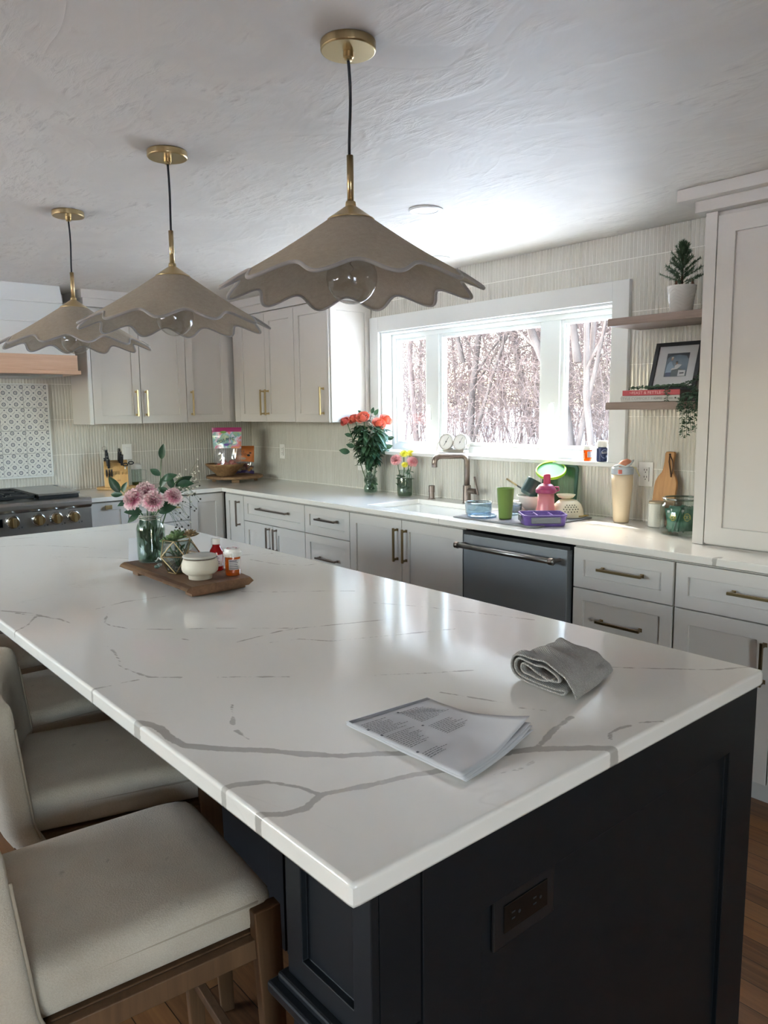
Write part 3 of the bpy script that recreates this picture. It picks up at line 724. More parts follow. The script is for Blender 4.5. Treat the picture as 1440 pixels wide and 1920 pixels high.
# outlet in the island end
o = empty('power_outlet', (4.964, -2.507, .727), 'black power outlet set in the end of the dark island', 'outlet')
b = MB(); b.box(4.9625, 4.969, -2.579, -2.435, .683, .772); b.build('plate', M_BLACK, o, bev=.003)
b = MB(); b.box(4.9692, 4.9715, -2.558, -2.456, .706, .750)
b.build('receptacle', mat('black_gloss', '0e0f10', .2), o, bev=.002)
b = MB()
for y in (-2.532, -2.482):
    b.box(4.9716, 4.972, y - .010, y - .002, .732, .7345); b.box(4.9716, 4.972, y - .010, y - .002, .722, .7245); b.cyl((4.9716, y + .008, .728), (4.972, y + .008, .728), .003, seg=10)
b.build('socket_slots', mat('slot_grey', '232527', .6), o)
# ================================================================= RANGE AND HOOD
rg = empty('gas_range', (.36, -2.072, 0), 'stainless steel professional gas range with bronze-faced knobs', 'range')
RY0, RY1 = -2.530, -1.618
b = MB(); b.box(.03, .664, RY0, RY1, .10, .868); b.build('body', M_STEEL, rg, bev=.002)
MB().box(.05, .60, RY0 + .01, RY1 - .01, .0, .099).build('toe_kick', M_BLACK, rg)
b = MB(); b.prism([(.0, .868), (.690, .868), (.704, .884), (.704, .912), (.690, .930), (.0, .930)], lambda u, v, n: Vector((.004 + u, n, v)), RY0, RY1)
b.build('cooktop_deck', M_STEEL, rg, bev=.003)
b = MB(); b.prism([(.6645, .70), (.694, .70), (.690, .866), (.6645, .866)], lambda u, v, n: Vector((u, n, v)), RY0 + .001, RY1 - .001)
b.build('control_panel', M_STEEL, rg, bev=.002)
b = MB(); b.box(.006, .045, RY0, RY1, .9305, .964); b.build('rear_trim', M_STEEL, rg, bev=.003)
MB().box(.6645, .690, RY0 + .02, RY1 - .02, .13, .69).build('oven_door', M_STEEL, rg, bev=.004)
oh = MB().cyl((.745, RY0 + .07, .64), (.745, RY1 - .07, .64), .013).build('oven_handle', M_STEEL, rg, smooth=True)
for y in (RY0 + .1, RY1 - .1): MB().cyl((.691, y, .64), (.745, y, .64), .010).build('handle_bracket', M_STEEL, oh)
for y in (-1.737, -1.843, -1.948, -2.098, -2.25, -2.34, -2.43):
    b = MB(); Mx = Matrix.Rotation(pi / 2, 4, 'Y')
    b.lathe([(.041, 0), (.041, .006), (.036, .014), (.0, .014)], (.692, y, .814), 32, Mx)
    k = b.build('knob', M_CHROME, rg, smooth=False, bev=.001)
    b = MB(); b.lathe([(.032, .0145), (.031, .038), (.028, .043), (.0, .043)], (.692, y, .814), 32, Mx); b.build('knob_cap', M_BRONZE, k, label='bronze knob cap')
    MB().box(.7352, .748, y - .009, y + .009, .786, .842).build('knob_grip', M_BRASS, k, bev=.002)
MB().box(.6945, .6975, -2.215, -2.155, .788, .838).build('display', mat('display_black', '0c0e12', .15), rg)
b = MB()
for y in (-1.737, -1.843, -1.948, -2.098):
    b.box(.6935, .6938, y + .046, y + .056, .772, .782); b.box(.6935, .6938, y + .032, y + .036, .768, .776)
b.build('burner_marks', mat('mark_grey', '55575a', .6), rg)
b = MB(); b.box(.070, .615, -1.915, -1.668, .9305, .952); gd = b.build('griddle_tray', M_BLKMET, rg, bev=.002)
MB().box(.066, .622, -1.919, -1.662, .9525, .966).build('griddle_cover', M_STEEL, gd, bev=.003)
for y0 in (-2.215, -2.505):
    b = MB(); y1 = y0 + .285; x0, x1 = .075, .620
    for a in (x0, x1 - .014, (x0 + x1) / 2 - .007): b.box(a, a + .014, y0, y1, .944, .962)
    for a in (y0, y1 - .014): b.box(x0, x1, a, a + .014, .944, .962)
    for cx in ((x0 * 3 + x1) / 4, (x0 + x1 * 3) / 4):
        cy = (y0 + y1) / 2
        for k in range(6):
            an = k * pi / 3; Mr = Matrix.Translation((cx, cy, .954)) @ Matrix.Rotation(an, 4, 'Z')
            b.box(.035, .125, -.006, .006, -.007, .009, Mr)
    for x in (x0 + .01, x1 - .02):
        for y in (y0 + .005, y1 - .015): b.box(x, x + .01, y, y + .01, .9305, .945)
    g = b.build('burner_grate', M_BLKMET, rg, bev=.0015)
    for cx in ((x0 * 3 + x1) / 4, (x0 + x1 * 3) / 4):
        MB().lathe([(.045, .9306), (.045, .938), (.034, .940), (.032, .948), (.001, .949)], (cx, (y0 + y1) / 2, 0), 24).build('burner', M_BLKMET, g)

hd = empty('range_hood', (.25, -2.07, 1.715), 'white shiplap range hood with pale oak band above the range', 'range hood')
HC = -2.07
def hood_pts(z):   # half width and depth by height
    t_ = (z - 1.838) / (2.29 - 1.838); t_ = max(0, min(1, t_)); k = t_ ** .75
    return .476 - .030 * k, .505 - .135 * k
b = MB(); zz = [1.840, 1.921, 1.9265, 1.9265, 1.932, 2.044, 2.0495, 2.0495, 2.055, 2.174, 2.1795, 2.1795, 2.185, ZC - .001]
ins = [0, 0, .006, .006, 0, 0, .006, .006, 0, 0, .006, .006, 0, 0]
zs = []
rings = []
for z, i_ in zip(zz, ins):
    hw, dp = hood_pts(z); hw -= i_; dp -= i_
    rings.append([b.b.verts.new(q) for q in ((.0015, HC - hw, z), (dp, HC - hw, z), (dp, HC + hw, z), (.0015, HC + hw, z))])
for i in range(len(rings) - 1):
    if zz[i] == zz[i + 1]: 
        pass
    for k in range(4):
        j = (k + 1) % 4
        try: b.b.faces.new([rings[i][k], rings[i][j], rings[i + 1][j], rings[i + 1][k]])
        except ValueError: pass
b.b.faces.new(rings[0][::-1]); b.b.faces.new(rings[-1])
b.build('shiplap_body', M_TRIM, hd)
b = MB(); b.box(.0015, .512, HC - .484, HC + .484, 1.742, 1.8395); b.build('oak_band', M_HOODW, hd, bev=.001)
b = MB(); b.box(.0015, .526, HC - .498, HC + .498, 1.718, 1.7415); b.build('oak_lip', M_HOODW, hd, bev=.001)
b = MB(); b.box(.06, .46, HC - .40, HC + .40, 1.704, 1.7175); b.build('extractor_insert', M_STEEL, hd)

# ================================================================= PENDANTS, RECESSED LIGHTS
def f_linen(t, b, tc):
    v = tc.outputs['Object']
    n = noise_(t, v, (260, 260, 260), 3, .6); m2 = noise_(t, v, (70, 70, 70), 3)
    t.links.new(ramp(t, math_(t, 'ADD', math_(t, 'MULTIPLY', n, .5), math_(t, 'MULTIPLY', m2, .5)), [(.35, lin('a79d8f')), (.65, lin('b4ab9d'))]), b.inputs['Base Color'])
    bump_(t, n, b, .3, .0008)
    tl = t.nodes.new('ShaderNodeBsdfTranslucent'); tl.inputs[0].default_value = lin('b9a98f'); mx = t.nodes.new('ShaderNodeMixShader'); mx.inputs[0].default_value = .10
    out = [x for x in t.nodes if x.type == 'OUTPUT_MATERIAL'][0]
    t.links.new(b.outputs[0], mx.inputs[1]); t.links.new(tl.outputs[0], mx.inputs[2]); t.links.new(mx.outputs[0], out.inputs[0])
M_LINEN = mat('linen_shade', None, .85, spec=.1, fn=f_linen)
M_PIPE = mat('shade_piping', '8e8a88', .6, sheen=.3)
def pendant(x, y, label, first=None, turn=0):
    p = empty('pendant_light', (x, y, ZC), label, 'pendant light', 'three pendants over the island', rz=0)
    if first:
        bpy.data.objects.remove(p); p = copy_tree(first); p.location = (x, y, ZC); p['label'] = label; p.rotation_euler = (0, 0, radians(turn)); return p
    W = False
    b = MB(); b.lathe([(.0615, -.001), (.0630, -.004), (.0630, -.019), (.0605, -.022), (.0, -.022)], seg=56); b.build('canopy', M_BRASS, p, world=W, smooth=False, bev=.0008)
    b = MB(); b.lathe([(.012, -.0222), (.012, -.034), (.009, -.036), (.009, -.040), (.003, -.041)], seg=24); b.build('cord_grip', M_BRASS, p, world=W)
    b = MB(); pts = [(.0035 * sin(k / 12 * pi * 1.6), .0015 * sin(k / 5), -.040 - .208 * k / 12) for k in range(13)]
    b.tube(pts, .0034, 10); b.build('cord', M_CORD, p, world=W, smooth=True)
    b = MB(); b.cyl((0, 0, -.244), (0, 0, -.352), .0078); b.build('stem', M_BRASS, p, world=W, smooth=True)
    b = MB(); b.lathe([(.0115, -.346), (.0125, -.352), (.0125, -.356), (.055, -.3855), (.055, -.3885), (.0, -.3880)], seg=48); b.build('cone_cap', M_BRASS, p, world=W)
    # scalloped cone shade: 12 waves, the waves lean to one side
    N_ = 12; NU, NV = 288, 14; SL = .64
    view = math.atan2(-3.348 - (-2.207), 5.636 - 4.193)     # lobes are phased as in the photograph
    ph = view + radians(-12.5)
    def rim(a):
        w_ = (a - ph) * N_; return .2850 + .0225 * cos(w_ + .12 * sin(w_ + .8))
    def S(u, v):
        a = 2 * pi * u; r = .050 + (rim(a) - .050) * v; return Vector((r * cos(a), r * sin(a), -.3865 - (r - .050) * SL - .004 * sin(v * pi)))
    b = MB(); V = [[b.b.verts.new(S(i / NU, j / NV)) for j in range(NV + 1)] for i in range(NU)]
    for i in range(NU):
        for j in range(NV): b.b.faces.new([V[i][j], V[(i + 1) % NU][j], V[(i + 1) % NU][j + 1], V[i][j + 1]])
    sh = b.build('lamp_shade', M_LINEN, p, world=W, smooth=True, solid=.003)
    b = MB(); b.tube([S(i / 288, 1.0) for i in range(288)], .0042, 8, closed=True); b.build('piping', M_PIPE, sh, world=W, smooth=True)
    b = MB(); b.cyl((0, 0, -.389), (0, 0, -.445), .017); b.build('socket', M_BRASS, p, world=W, smooth=False)
    b = MB(); b.lathe([(.014, -.445), (.020, -.455)] + [(.060 * sin(t_), -.517 + .060 * cos(t_)) for t_ in [0.35 + k * (pi - .36) / 22 for k in range(23)]], seg=40, cap0=False)
    bl = b.build('globe_bulb', M_BULB, p, world=W, smooth=True)
    b = MB(); b.tube([(.004 * cos(k), .004 * sin(k), -.470 - .0035 * k) for k in range(18)], .0008, 5); b.cyl((0, 0, -.446), (0, 0, -.47), .004, seg=8); b.build('filament', M_NICKEL, bl, world=W)
    return p
M_BULB = glass('bulb_glass', 'f6f6f5', 1.6)
p1 = pendant(4.193, -2.207, 'scalloped linen cone pendant nearest the viewer, the largest in view')
pendant(3.255, -2.207, 'middle scalloped linen cone pendant of the row over the island', p1, -13.1)
pendant(2.315, -2.207, 'farthest scalloped linen cone pendant, in front of the range hood', p1, 10.1)

def downlight(x, y, label, r=.072):
    p = empty('recessed_light', (x, y, ZC), label, 'recessed light')
    b = MB(); b.lathe([(r, -.0008), (r, -.005), (r - .006, -.008), (r * .74, -.006), (r * .70, -.002)], (x, y, ZC), 48, cap0=False, cap1=False); b.build('trim_ring', M_TRIM, p, smooth=False)
    b = MB(); b.lathe([(r * .70, -.0025), (r * .70, -.0045), (.0, -.0045)], (x, y, ZC), 40); b.build('lens', M_WHITE, p)
    return p
downlight(3.248, -1.063, 'white recessed ceiling light to the right of the nearest pendant')
downlight(2.541, -.300, 'white recessed ceiling light close to the window wall')

# ================================================================= SHELVES
for z, lab in ((1.832, 'upper floating oak shelf holding the potted conifer'), (1.457, 'lower floating oak shelf holding books and picture frame')):
    b = MB(); b.box(3.615, 4.13, -.272, -.001, z, z + .034)
    o = b.build('floating_shelf', M_SHELF, bev=.0015); recenter(o); tag(o, lab, 'shelf', 'floating shelves')

# ================================================================= WALL PLATES
def plate(name, F, u, v, wdt, hgt, kind, label, cat):
    c = F(u, v, 0); p = empty(name, tuple(c), label, cat)
    MB().fbox(F, u - wdt / 2, u + wdt / 2, v - hgt / 2, v + hgt / 2, .0006, .006).build('cover_plate', M_WHITE, p, bev=.002)
    if kind == 'outlet':
        MB().fbox(F, u - .017, u + .017, v - .034, v + .034, .0062, .0078).build('receptacle', M_WHITE, p, bev=.0015)
        b = MB()
        for s in (-.017, .017):
            b.fbox(F, u - .008, u - .005, v + s, v + s + .009, .0079, .0083); b.fbox(F, u + .005, u + .008, v + s, v + s + .009, .0079, .0083); b.fbox(F, u - .002, u + .002, v + s - .010, v + s - .005, .0079, .0083)
        b.fbox(F, u + .0175, u + .019, v - .034, v + .034, .0062, .0075)
        b.build('socket_slots', mat('slot_dark', '4a4845', .6), p)
    else:
        n = kind
        for k in range(n):
            uu = u + (k - (n - 1) / 2) * .046
            MB().fbox(F, uu - .016, uu + .016, v - .033, v + .033, .0062, .009).build('rocker_switch', M_WHITE, p, bev=.002)
    return p
def FWALL(u, v, n): return Vector((u, -.0005 - n, v))
def FWALLL(u, v, n): return Vector((.0005 + n, u, v))
plate('power_outlet', FWALL, 3.675, 1.146, .076, .118, 'outlet', 'white power outlet on the tiled wall beside the wooden paddle board', 'outlet')
plate('power_outlet', FWALL, .475, 1.146, .072, .115, 'outlet', 'white power outlet on the tiles near the corner behind the snack bags', 'outlet')
plate('light_switch', FWALL, 1.500, 1.105, .118, .115, 2, 'white double light switch on the tiles behind the roses', 'light switch')
plate('light_switch', FWALLL, -1.085, 1.175, .072, .115, 1, 'white wall plate on the tiles behind the knife block', 'light switch')
# ================================================================= STOOLS
def f_boucle(t, b, tc):
    v = tc.outputs['Object']
    n = noise_(t, v, (330, 330, 330), 3, .7); n2 = noise_(t, v, (6, 6, 6), 3); n3 = noise_(t, v, (24, 24, 24), 2)
    c = ramp(t, math_(t, 'ADD', math_(t, 'MULTIPLY', n, .35), math_(t, 'MULTIPLY', n2, .65)), [(.36, lin('b3a795')), (.62, lin('c9bfae'))])
    sp = math_(t, 'MULTIPLY', math_(t, 'SUBTRACT', n3, .74), 12.0, None, True)
    t.links.new(mixc(t, math_(t, 'MULTIPLY', sp, .5), c, lin('5d5145')), b.inputs['Base Color'])
    bump_(t, n, b, .7, .0025)
M_BOUCLE = mat('cream_boucle', None, .95, spec=.1, sheen=.2, fn=f_boucle)
M_SEAM = mat('boucle_seam', 'a39786', .95, spec=.05)
def make_stool(x, y, label, first=None, rz=0):
    if first:
        s = copy_tree(first); s.location = (x, y, 0); s.rotation_euler = (0, 0, radians(rz)); s['label'] = label; return s
    s = empty('counter_stool', (x, y, 0), label, 'stool', 'stools along the island', rz=radians(rz))
    W = False
    def rbox(b, x0, x1, y0, y1, z0, z1, r, fn=None, nx=14, ny=14, nz=6):
        """rounded cushion block built from a gridded box projected to a rounded box"""
        cx, cy, cz = (x0 + x1) / 2, (y0 + y1) / 2, (z0 + z1) / 2; hx, hy, hz = (x1 - x0) / 2, (y1 - y0) / 2, (z1 - z0) / 2
        cache = {}
        def V(i, j, k):
            key = (i, j, k)
            if key not in cache:
                def wp(t_): return sin(t_ * pi / 2) if False else t_
                px, py, pz = (2 * i / nx - 1) * hx, (2 * j / ny - 1) * hy, (2 * k / nz - 1) * hz
                q = Vector((max(-hx + r, min(hx - r, px)), max(-hy + r, min(hy - r, py)), max(-hz + r, min(hz - r, pz))))
                d = Vector((px, py, pz)) - q
                if d.length > 1e-9: d = d.normalized() * r
                p = q + d + Vector((cx, cy, cz))
                if fn: p = fn(p)
                cache[key] = b.b.verts.new(p)
            return cache[key]
        for i in range(nx):
            for j in range(ny):
                for k in (0, nz): b.b.faces.new([V(i, j, k), V(i + 1, j, k), V(i + 1, j + 1, k), V(i, j + 1, k)])
        for i in range(nx):
            for k in range(nz):
                for j in (0, ny): b.b.faces.new([V(i, j, k), V(i + 1, j, k), V(i + 1, j, k + 1), V(i, j, k + 1)])
        for j in range(ny):
            for k in range(nz):
                for i in (0, nx): b.b.faces.new([V(i, j, k), V(i, j + 1, k), V(i, j + 1, k + 1), V(i, j, k + 1)])
    sw, z1, z0 = .197, .640, .548
    def crown_(p):
        if p.z > .6:
            k = (1 - (p.x / sw) ** 2) * (1 - ((p.y - .0) / .24) ** 2); p.z += .012 * max(0, k) - .018 * max(0, (p.y - .12) / .1) ** 2
        return p
    b = MB(); rbox(b, -sw, sw, -.225, .215, z0, z1, .030, crown_, 20, 20, 8); seat = b.build('seat', M_BOUCLE, s, world=W, smooth=True)
    b = MB()
    loop = [(-sw + .004, -.19), (-sw + .002, .18), (-sw + .03, .212), (sw - .03, .212), (sw - .002, .18), (sw - .004, -.19)]
    b.tube([(px * 1.004, py, .606) for px, py in loop], .0028, 6); b.build('seam_piping', M_SEAM, seat, world=W, smooth=True)
    # backrest: padded shell that wraps down behind and round the sides of the seat
    def bend(p):
        t_ = (p.z - .50) / .38; p.y += -.040 * t_ + .040 * (abs(p.x) / .24) ** 2.4
        if p.z < .60: p.y += .05 * ((.60 - p.z) / .10) ** 2
        k = 1 - .06 * max(0, t_ - .3); p.x *= k; return p
    b = MB(); rbox(b, -.236, .236, -.274, -.206, .505, .875, .032, bend, 20, 8, 20); bk = b.build('backrest', M_BOUCLE, s, world=W, smooth=True)
    for q_ in (-1, 1): MB().tube([bend(Vector((q_ * .228, -.213, .56 + .25 * k / 8))) for k in range(9)], .0028, 6).build('seam_piping', M_SEAM, bk, world=W, smooth=True)
    # wooden frame
    b = MB(); b.box(-.190, .190, -.185, .175, .505, .547); b.build('seat_frame', M_OAKDK, s, world=W, bev=.003)
    for px in (-1, 1):
        for py, lean in ((.190, .02), (-.205, -.05)):
            b = MB(); top = Vector((px * .203, py, .600 if py > 0 else .547)); bot = Vector((px * .215, py + lean, .0))
            w0, w1, d0, d1 = .0135, .0105, .026, .016
            vs_ = [top + Vector((a * w0, c * d0, 0)) for a, c in ((-1, -1), (1, -1), (1, 1), (-1, 1))] + [bot + Vector((a * w1, c * d1, 0)) for a, c in ((-1, -1), (1, -1), (1, 1), (-1, 1))]
            b._new(vs_, [(0, 1, 2, 3), (7, 6, 5, 4), (0, 4, 5, 1), (1, 5, 6, 2), (2, 6, 7, 3), (3, 7, 4, 0)])
            b.build('leg', M_OAKDK, s, world=W, bev=.003)
    for px in (-1, 1):
        b = MB(); b.box(px * .200 - .010, px * .200 + .010, -.20, .18, .508, .546); b.build('side_rail', M_OAKDK, s, world=W, bev=.002)
        b = MB(); b.box(px * .211 - .008, px * .211 + .008, -.225, .19, .200, .226); b.build('side_stretcher', M_OAKDK, s, world=W, bev=.002)
    b = MB(); b.box(-.205, .205, .192, .212, .175, .198); b.build('footrest', M_OAKDK, s, world=W, bev=.002)
    b = MB(); b.box(-.205, .205, -.245, -.229, .26, .284); b.build('back_stretcher', M_OAKDK, s, world=W, bev=.002)
    return s
SY = -2.862
st1 = make_stool(4.328, SY - .018, 'cream boucle counter stool nearest the viewer, seat fully seen beside the island corner', None, -5)
make_stool(3.815, -2.690, 'cream boucle counter stool second from the viewer, backrest seen at the left edge', st1, -16)
make_stool(3.275, -2.71, 'cream boucle counter stool third from the viewer, half hidden under the island edge', st1)
make_stool(2.74, -2.71, 'cream boucle counter stool farthest from the viewer, only a corner of its seat seen', st1)

# ================================================================= ISLAND TOP ITEMS
ZI = .9155
# live-edge tray
tr = empty('serving_board', (3.335, -2.245, ZI), 'live-edge walnut serving board on two feet, on the island', 'tray')
def edge_off(u, s): return .012 * noise.noise(Vector((u * 7, s * 5, 0))) + .004 * noise.noise(Vector((u * 31, s, 2)))
b = MB(); n = 44
TX0, TX1, TY0, TY1 = 3.082, 3.592, -2.362, -2.146
def TE(i, j, z):
    u = TX0 + (TX1 - TX0) * i / n
    return u
rows = []
for i in range(n + 1):
    u = TX0 + (TX1 - TX0) * i / n
    f0 = TY0 + edge_off(u, 1); f1 = TY1 + edge_off(u, 2)
    rows.append([b.b.verts.new(q) for q in ((u, f0 + .010, .955), (u, f0 - .002, .950), (u, f0 - .008 + .004 * noise.noise(Vector((u * 40, 0, 0))), .942), (u, f0 + .012, .931), (u, f1 - .012, .931), (u, f1 + .006, .942), (u, f1 - .006, .955))])
for i in range(n):
    for k in range(7):
        f = b.b.faces.new([rows[i][k], rows[i][(k + 1) % 7], rows[i + 1][(k + 1) % 7], rows[i + 1][k]])
        if k in (0, 1, 2, 4, 5): f.material_index = 1
b.b.faces.new(rows[0]); b.b.faces.new(rows[-1][::-1])
bd = b.build('board', [M_TRAY, M_BARK], tr)
for y in (-2.335, -2.175):
    pass
for x in (3.115, 3.515):
    b = MB(); b.box(x, x + .045, -2.340, -2.155, ZI + .0005, .9305); b.build('foot', M_TRAY, tr, bev=.002)
ZTY = .9555
# ---- plants helpers
def leafmat(n, c1, c2, rough=.4): return mat(n, c1, rough, spec=.4, var=(c2, (30, 30, 30), 3))
M_LEAF = leafmat('ruscus_leaf', '23402f', '2f5239')
M_LEAF2 = leafmat('rose_leaf', '2b4a36', '47694a')
M_STEM = leafmat('green_stem', '4d6b3d', '3a5a35')
def leaf(b, base, d, up, L, Wd, curl=.15, nu=8, fold=.25):
    d = Vector(d).normalized(); up = Vector(up); side = d.cross(up).normalized(); up = side.cross(d).normalized()
    base = Vector(base)
    cols = []
    for i in range(nu + 1):
        t_ = i / nu; w_ = Wd * (sin(pi * t_ ** .85) ** .85 if 0 < t_ < 1 else 0.02)
        c = base + d * (L * t_) - up * (curl * L * t_ * t_)
        cols.append([b.b.verts.new(c + side * w_ * .5 * k + up * abs(k) * w_ * fold) for k in (-1, -.5, 0, .5, 1)])
    for i in range(nu):
        for k in range(4): b.b.faces.new([cols[i][k], cols[i + 1][k], cols[i + 1][k + 1], cols[i][k + 1]])
def rnd(a, c): return random.uniform(a, c)
def jar_mesh(prof, c, seg=40): b = MB(); b.lathe(prof, c, seg, cap0=True, cap1=False); return b
M_WATER = glass('murky_water', 'a9b5a3', .6, 0, .12)
def mason(x, y, z, s, label, name='mason_jar', murky=False, lid=None):
    p = empty(name, (x, y, z), label, 'jar')
    pr = [(.028, .001), (.034, .002), (.0365, .006), (.0375, .03), (.0375, .090), (.035, .102), (.029, .112), (.0265, .116), (.0265, .121), (.0285, .122), (.0285, .124), (.0265, .126), (.0265, .131)]
    pr = [(r * s, z_ * s) for r, z_ in pr]
    b = MB(); b.lathe(pr, (x, y, z), 44, cap1=False); b.build('glass_body', M_JAR, p, smooth=True, solid=.0015)
    b = MB()   # embossed shield
    d = (Vector((5.636, -3.348, 0)) - Vector((x, y, 0))).normalized(); a0 = math.atan2(d.y, d.x)
    pts = []
    for k in range(24):
        t_ = 2 * pi * k / 24; aa = a0 + .42 * cos(t_); zz = z + s * (.060 + .022 * sin(t_)); pts.append((x + .0378 * s * cos(aa), y + .0378 * s * sin(aa), zz))
    b.tube(pts, .0009 * s, 5, closed=True)
    b.build('embossing', M_JAR, p, smooth=True)
    b = MB()
    for h in (.1185, .1235, .128): b.tube([(x + .0276 * s * cos(2 * pi * k / 32), y + .0276 * s * sin(2 * pi * k / 32), z + h * s) for k in range(32)], .0013 * s, 6, closed=True)
    b.build('rim_thread', M_JAR if lid is None else lid, p, smooth=True)
    b = MB(); b.lathe([(.033 * s, .004 * s), (.0355 * s, .010 * s), (.0355 * s, .088 * s), (.001, .0885 * s)], (x, y, z), 32); b.build('water', M_WATER if murky else glass('clear_water', 'c9d6cc', .5, 0, .02), p, smooth=True)
    return p
M_LIDRING = mat('pale_lid_ring', 'c9c5ba', .35, .6)
JX, JY = 3.138, -2.277
mason(JX, JY, ZTY, 1.27, 'large clear mason jar of greenery at the far end of the wooden board', lid=M_LIDRING)
# carnations: ruffled pink petals with whitish edges
def f_carn(t, b, tc):
    at = t.nodes.new('ShaderNodeAttribute'); at.attribute_name = 'edge'
    n = noise_(t, tc.outputs['Object'], (120, 120, 120), 2)
    f = math_(t, 'ADD', at.outputs['Fac'], math_(t, 'MULTIPLY', math_(t, 'SUBTRACT', n, .5), .5))
    t.links.new(ramp(t, f, [(.25, lin('c9688f')), (.72, lin('e3a3b8')), (.98, lin('f0dcdc'))]), b.inputs['Base Color'])
M_CARN = mat('pink_carnation', None, .7, fn=f_carn)
def f_carn2(t, b, tc):
    at = t.nodes.new('ShaderNodeAttribute'); at.attribute_name = 'edge'
    t.links.new(ramp(t, at.outputs['Fac'], [(.2, lin('e28088')), (.98, lin('f4c0bf'))]), b.inputs['Base Color'])
M_CARN2 = mat('coral_carnation', None, .7, fn=f_carn2)
def carnation(c, r, axis, m, name='carnation_bloom', parent=None, layers=5, seed=0):
    rg_ = random.Random(seed); b = MB(); ed = []
    ax = Vector(axis).normalized(); a1 = ax.orthogonal().normalized(); a2 = ax.cross(a1); c = Vector(c)
    for L_ in range(layers):
        tl = L_ / (layers - 1); nP = 9 - L_
        for k in range(nP):
            an = 2 * pi * (k + .5 * (L_ % 2) + rg_.random() * .3) / nP
            d = (a1 * cos(an) + a2 * sin(an)); el = radians(4 + 76 * tl) + rg_.uniform(-.12, .12)
            out = d * cos(el) + ax * sin(el); upv = ax * cos(el) - d * sin(el); side = ax.cross(d)
            Lp = r * (1.0 - .26 * tl) * rg_.uniform(.9, 1.08); wd = r * .95
            base = c - ax * r * .25
            phs = rg_.random() * 6
            G_ = []
            for i in range(6):
                t_ = i / 5; row = []
                for j in range(11):
                    s_ = j / 5 - 1
                    ruff = .12 * r * t_ ** 2 * sin(s_ * 9 + phs) + .05 * r * t_ ** 3 * sin(s_ * 23 + phs * 2)
                    zig = .05 * r * (1 if j % 2 else -1) * (t_ > .95)
                    p = base + out * (Lp * t_ * (1 - .14 * s_ * s_) + zig) + side * (wd * .5 * s_ * (.18 + .82 * t_ ** .8)) + upv * (ruff + .18 * r * t_ * t_ * (-1 if tl < .4 else .6))
                    row.append(b.b.verts.new(p)); ed.append(t_)
                G_.append(row)
            for i in range(5):
                for j in range(10): b.b.faces.new([G_[i][j], G_[i + 1][j], G_[i + 1][j + 1], G_[i][j + 1]])
    b.b.verts.index_update()
    o = b.build(name, m, parent, smooth=True)
    at = o.data.attributes.new('edge', 'FLOAT', 'POINT')
    for i, e_ in enumerate(ed): at.data[i].value = e_
    return o
def stem_pts(a, c, bow=.01, n=8):
    a = Vector(a); c = Vector(c); o = Vector((rnd(-1, 1), rnd(-1, 1), 0)) * bow
    return [a.lerp(c, i / n) + o * sin(pi * i / n) for i in range(n + 1)]
def P_at(px, py, lift, x, y):   # convenience: world point given directly
    return Vector((x, y, lift))
def cut_flower(name, label, cat, group, foot, head, build_head, leaves=0, stemr=.0022, lm=None, sm=None):
    e = empty(name, tuple(foot), label, cat, group)
    pts = stem_pts(foot, head, .008)
    MB().tube(pts, stemr, 6).build('stem', sm or M_STEM, e, smooth=True)
    build_head(e)
    for k in range(leaves):
        q = pts[3 + k % 5]; an = rnd(0, 2 * pi); b = MB(); leaf(b, q, (cos(an), sin(an), .35), (0, 0, 1), rnd(.035, .05), rnd(.014, .02), .3)
        b.build('leaf', lm or M_LEAF, e, smooth=True)
    return e
# pink carnations of the island jar. positions from the photograph's layout around the jar mouth
right = Vector((.6505, .7594, 0)); tocam = Vector((.7536, -.6436, 0))
jm = Vector((JX, JY, ZTY + .155))
def off(dx, dz, dc=0): return Vector((JX, JY, 0)) + right * dx + tocam * dc + Vector((0, 0, ZTY + dz))
labs = ['pink carnation in the island jar, lowest and leftmost', 'pink carnation in the island jar, above the leftmost one', 'pink carnation in the island jar, centre front', 'pink carnation in the island jar, rightmost']
for i, (dx, dz, dc, r, ax) in enumerate(((-.048, .226, .03, .040, (-.4, 0, .6)), (-.014, .250, .0, .040, (0, 0, 1)), (.026, .220, .045, .037, (.2, 0, .5)), (.092, .232, .02, .032, (.7, 0, .7)))):
    hc = off(dx, dz, dc); axv = right * ax[0] + tocam * .8 + Vector((0, 0, ax[2]))
    fl = cut_flower('carnation', labs[i], 'flower', 'pink carnations in the island jar', Vector((JX + rnd(-.015, .015), JY + rnd(-.015, .015), ZTY + .008)), hc - axv.normalized() * r * .8,
               lambda e, hc=hc, r=r, axv=axv, i=i: carnation(hc, r, axv, M_CARN, 'bloom', e, 6, 11 + i))
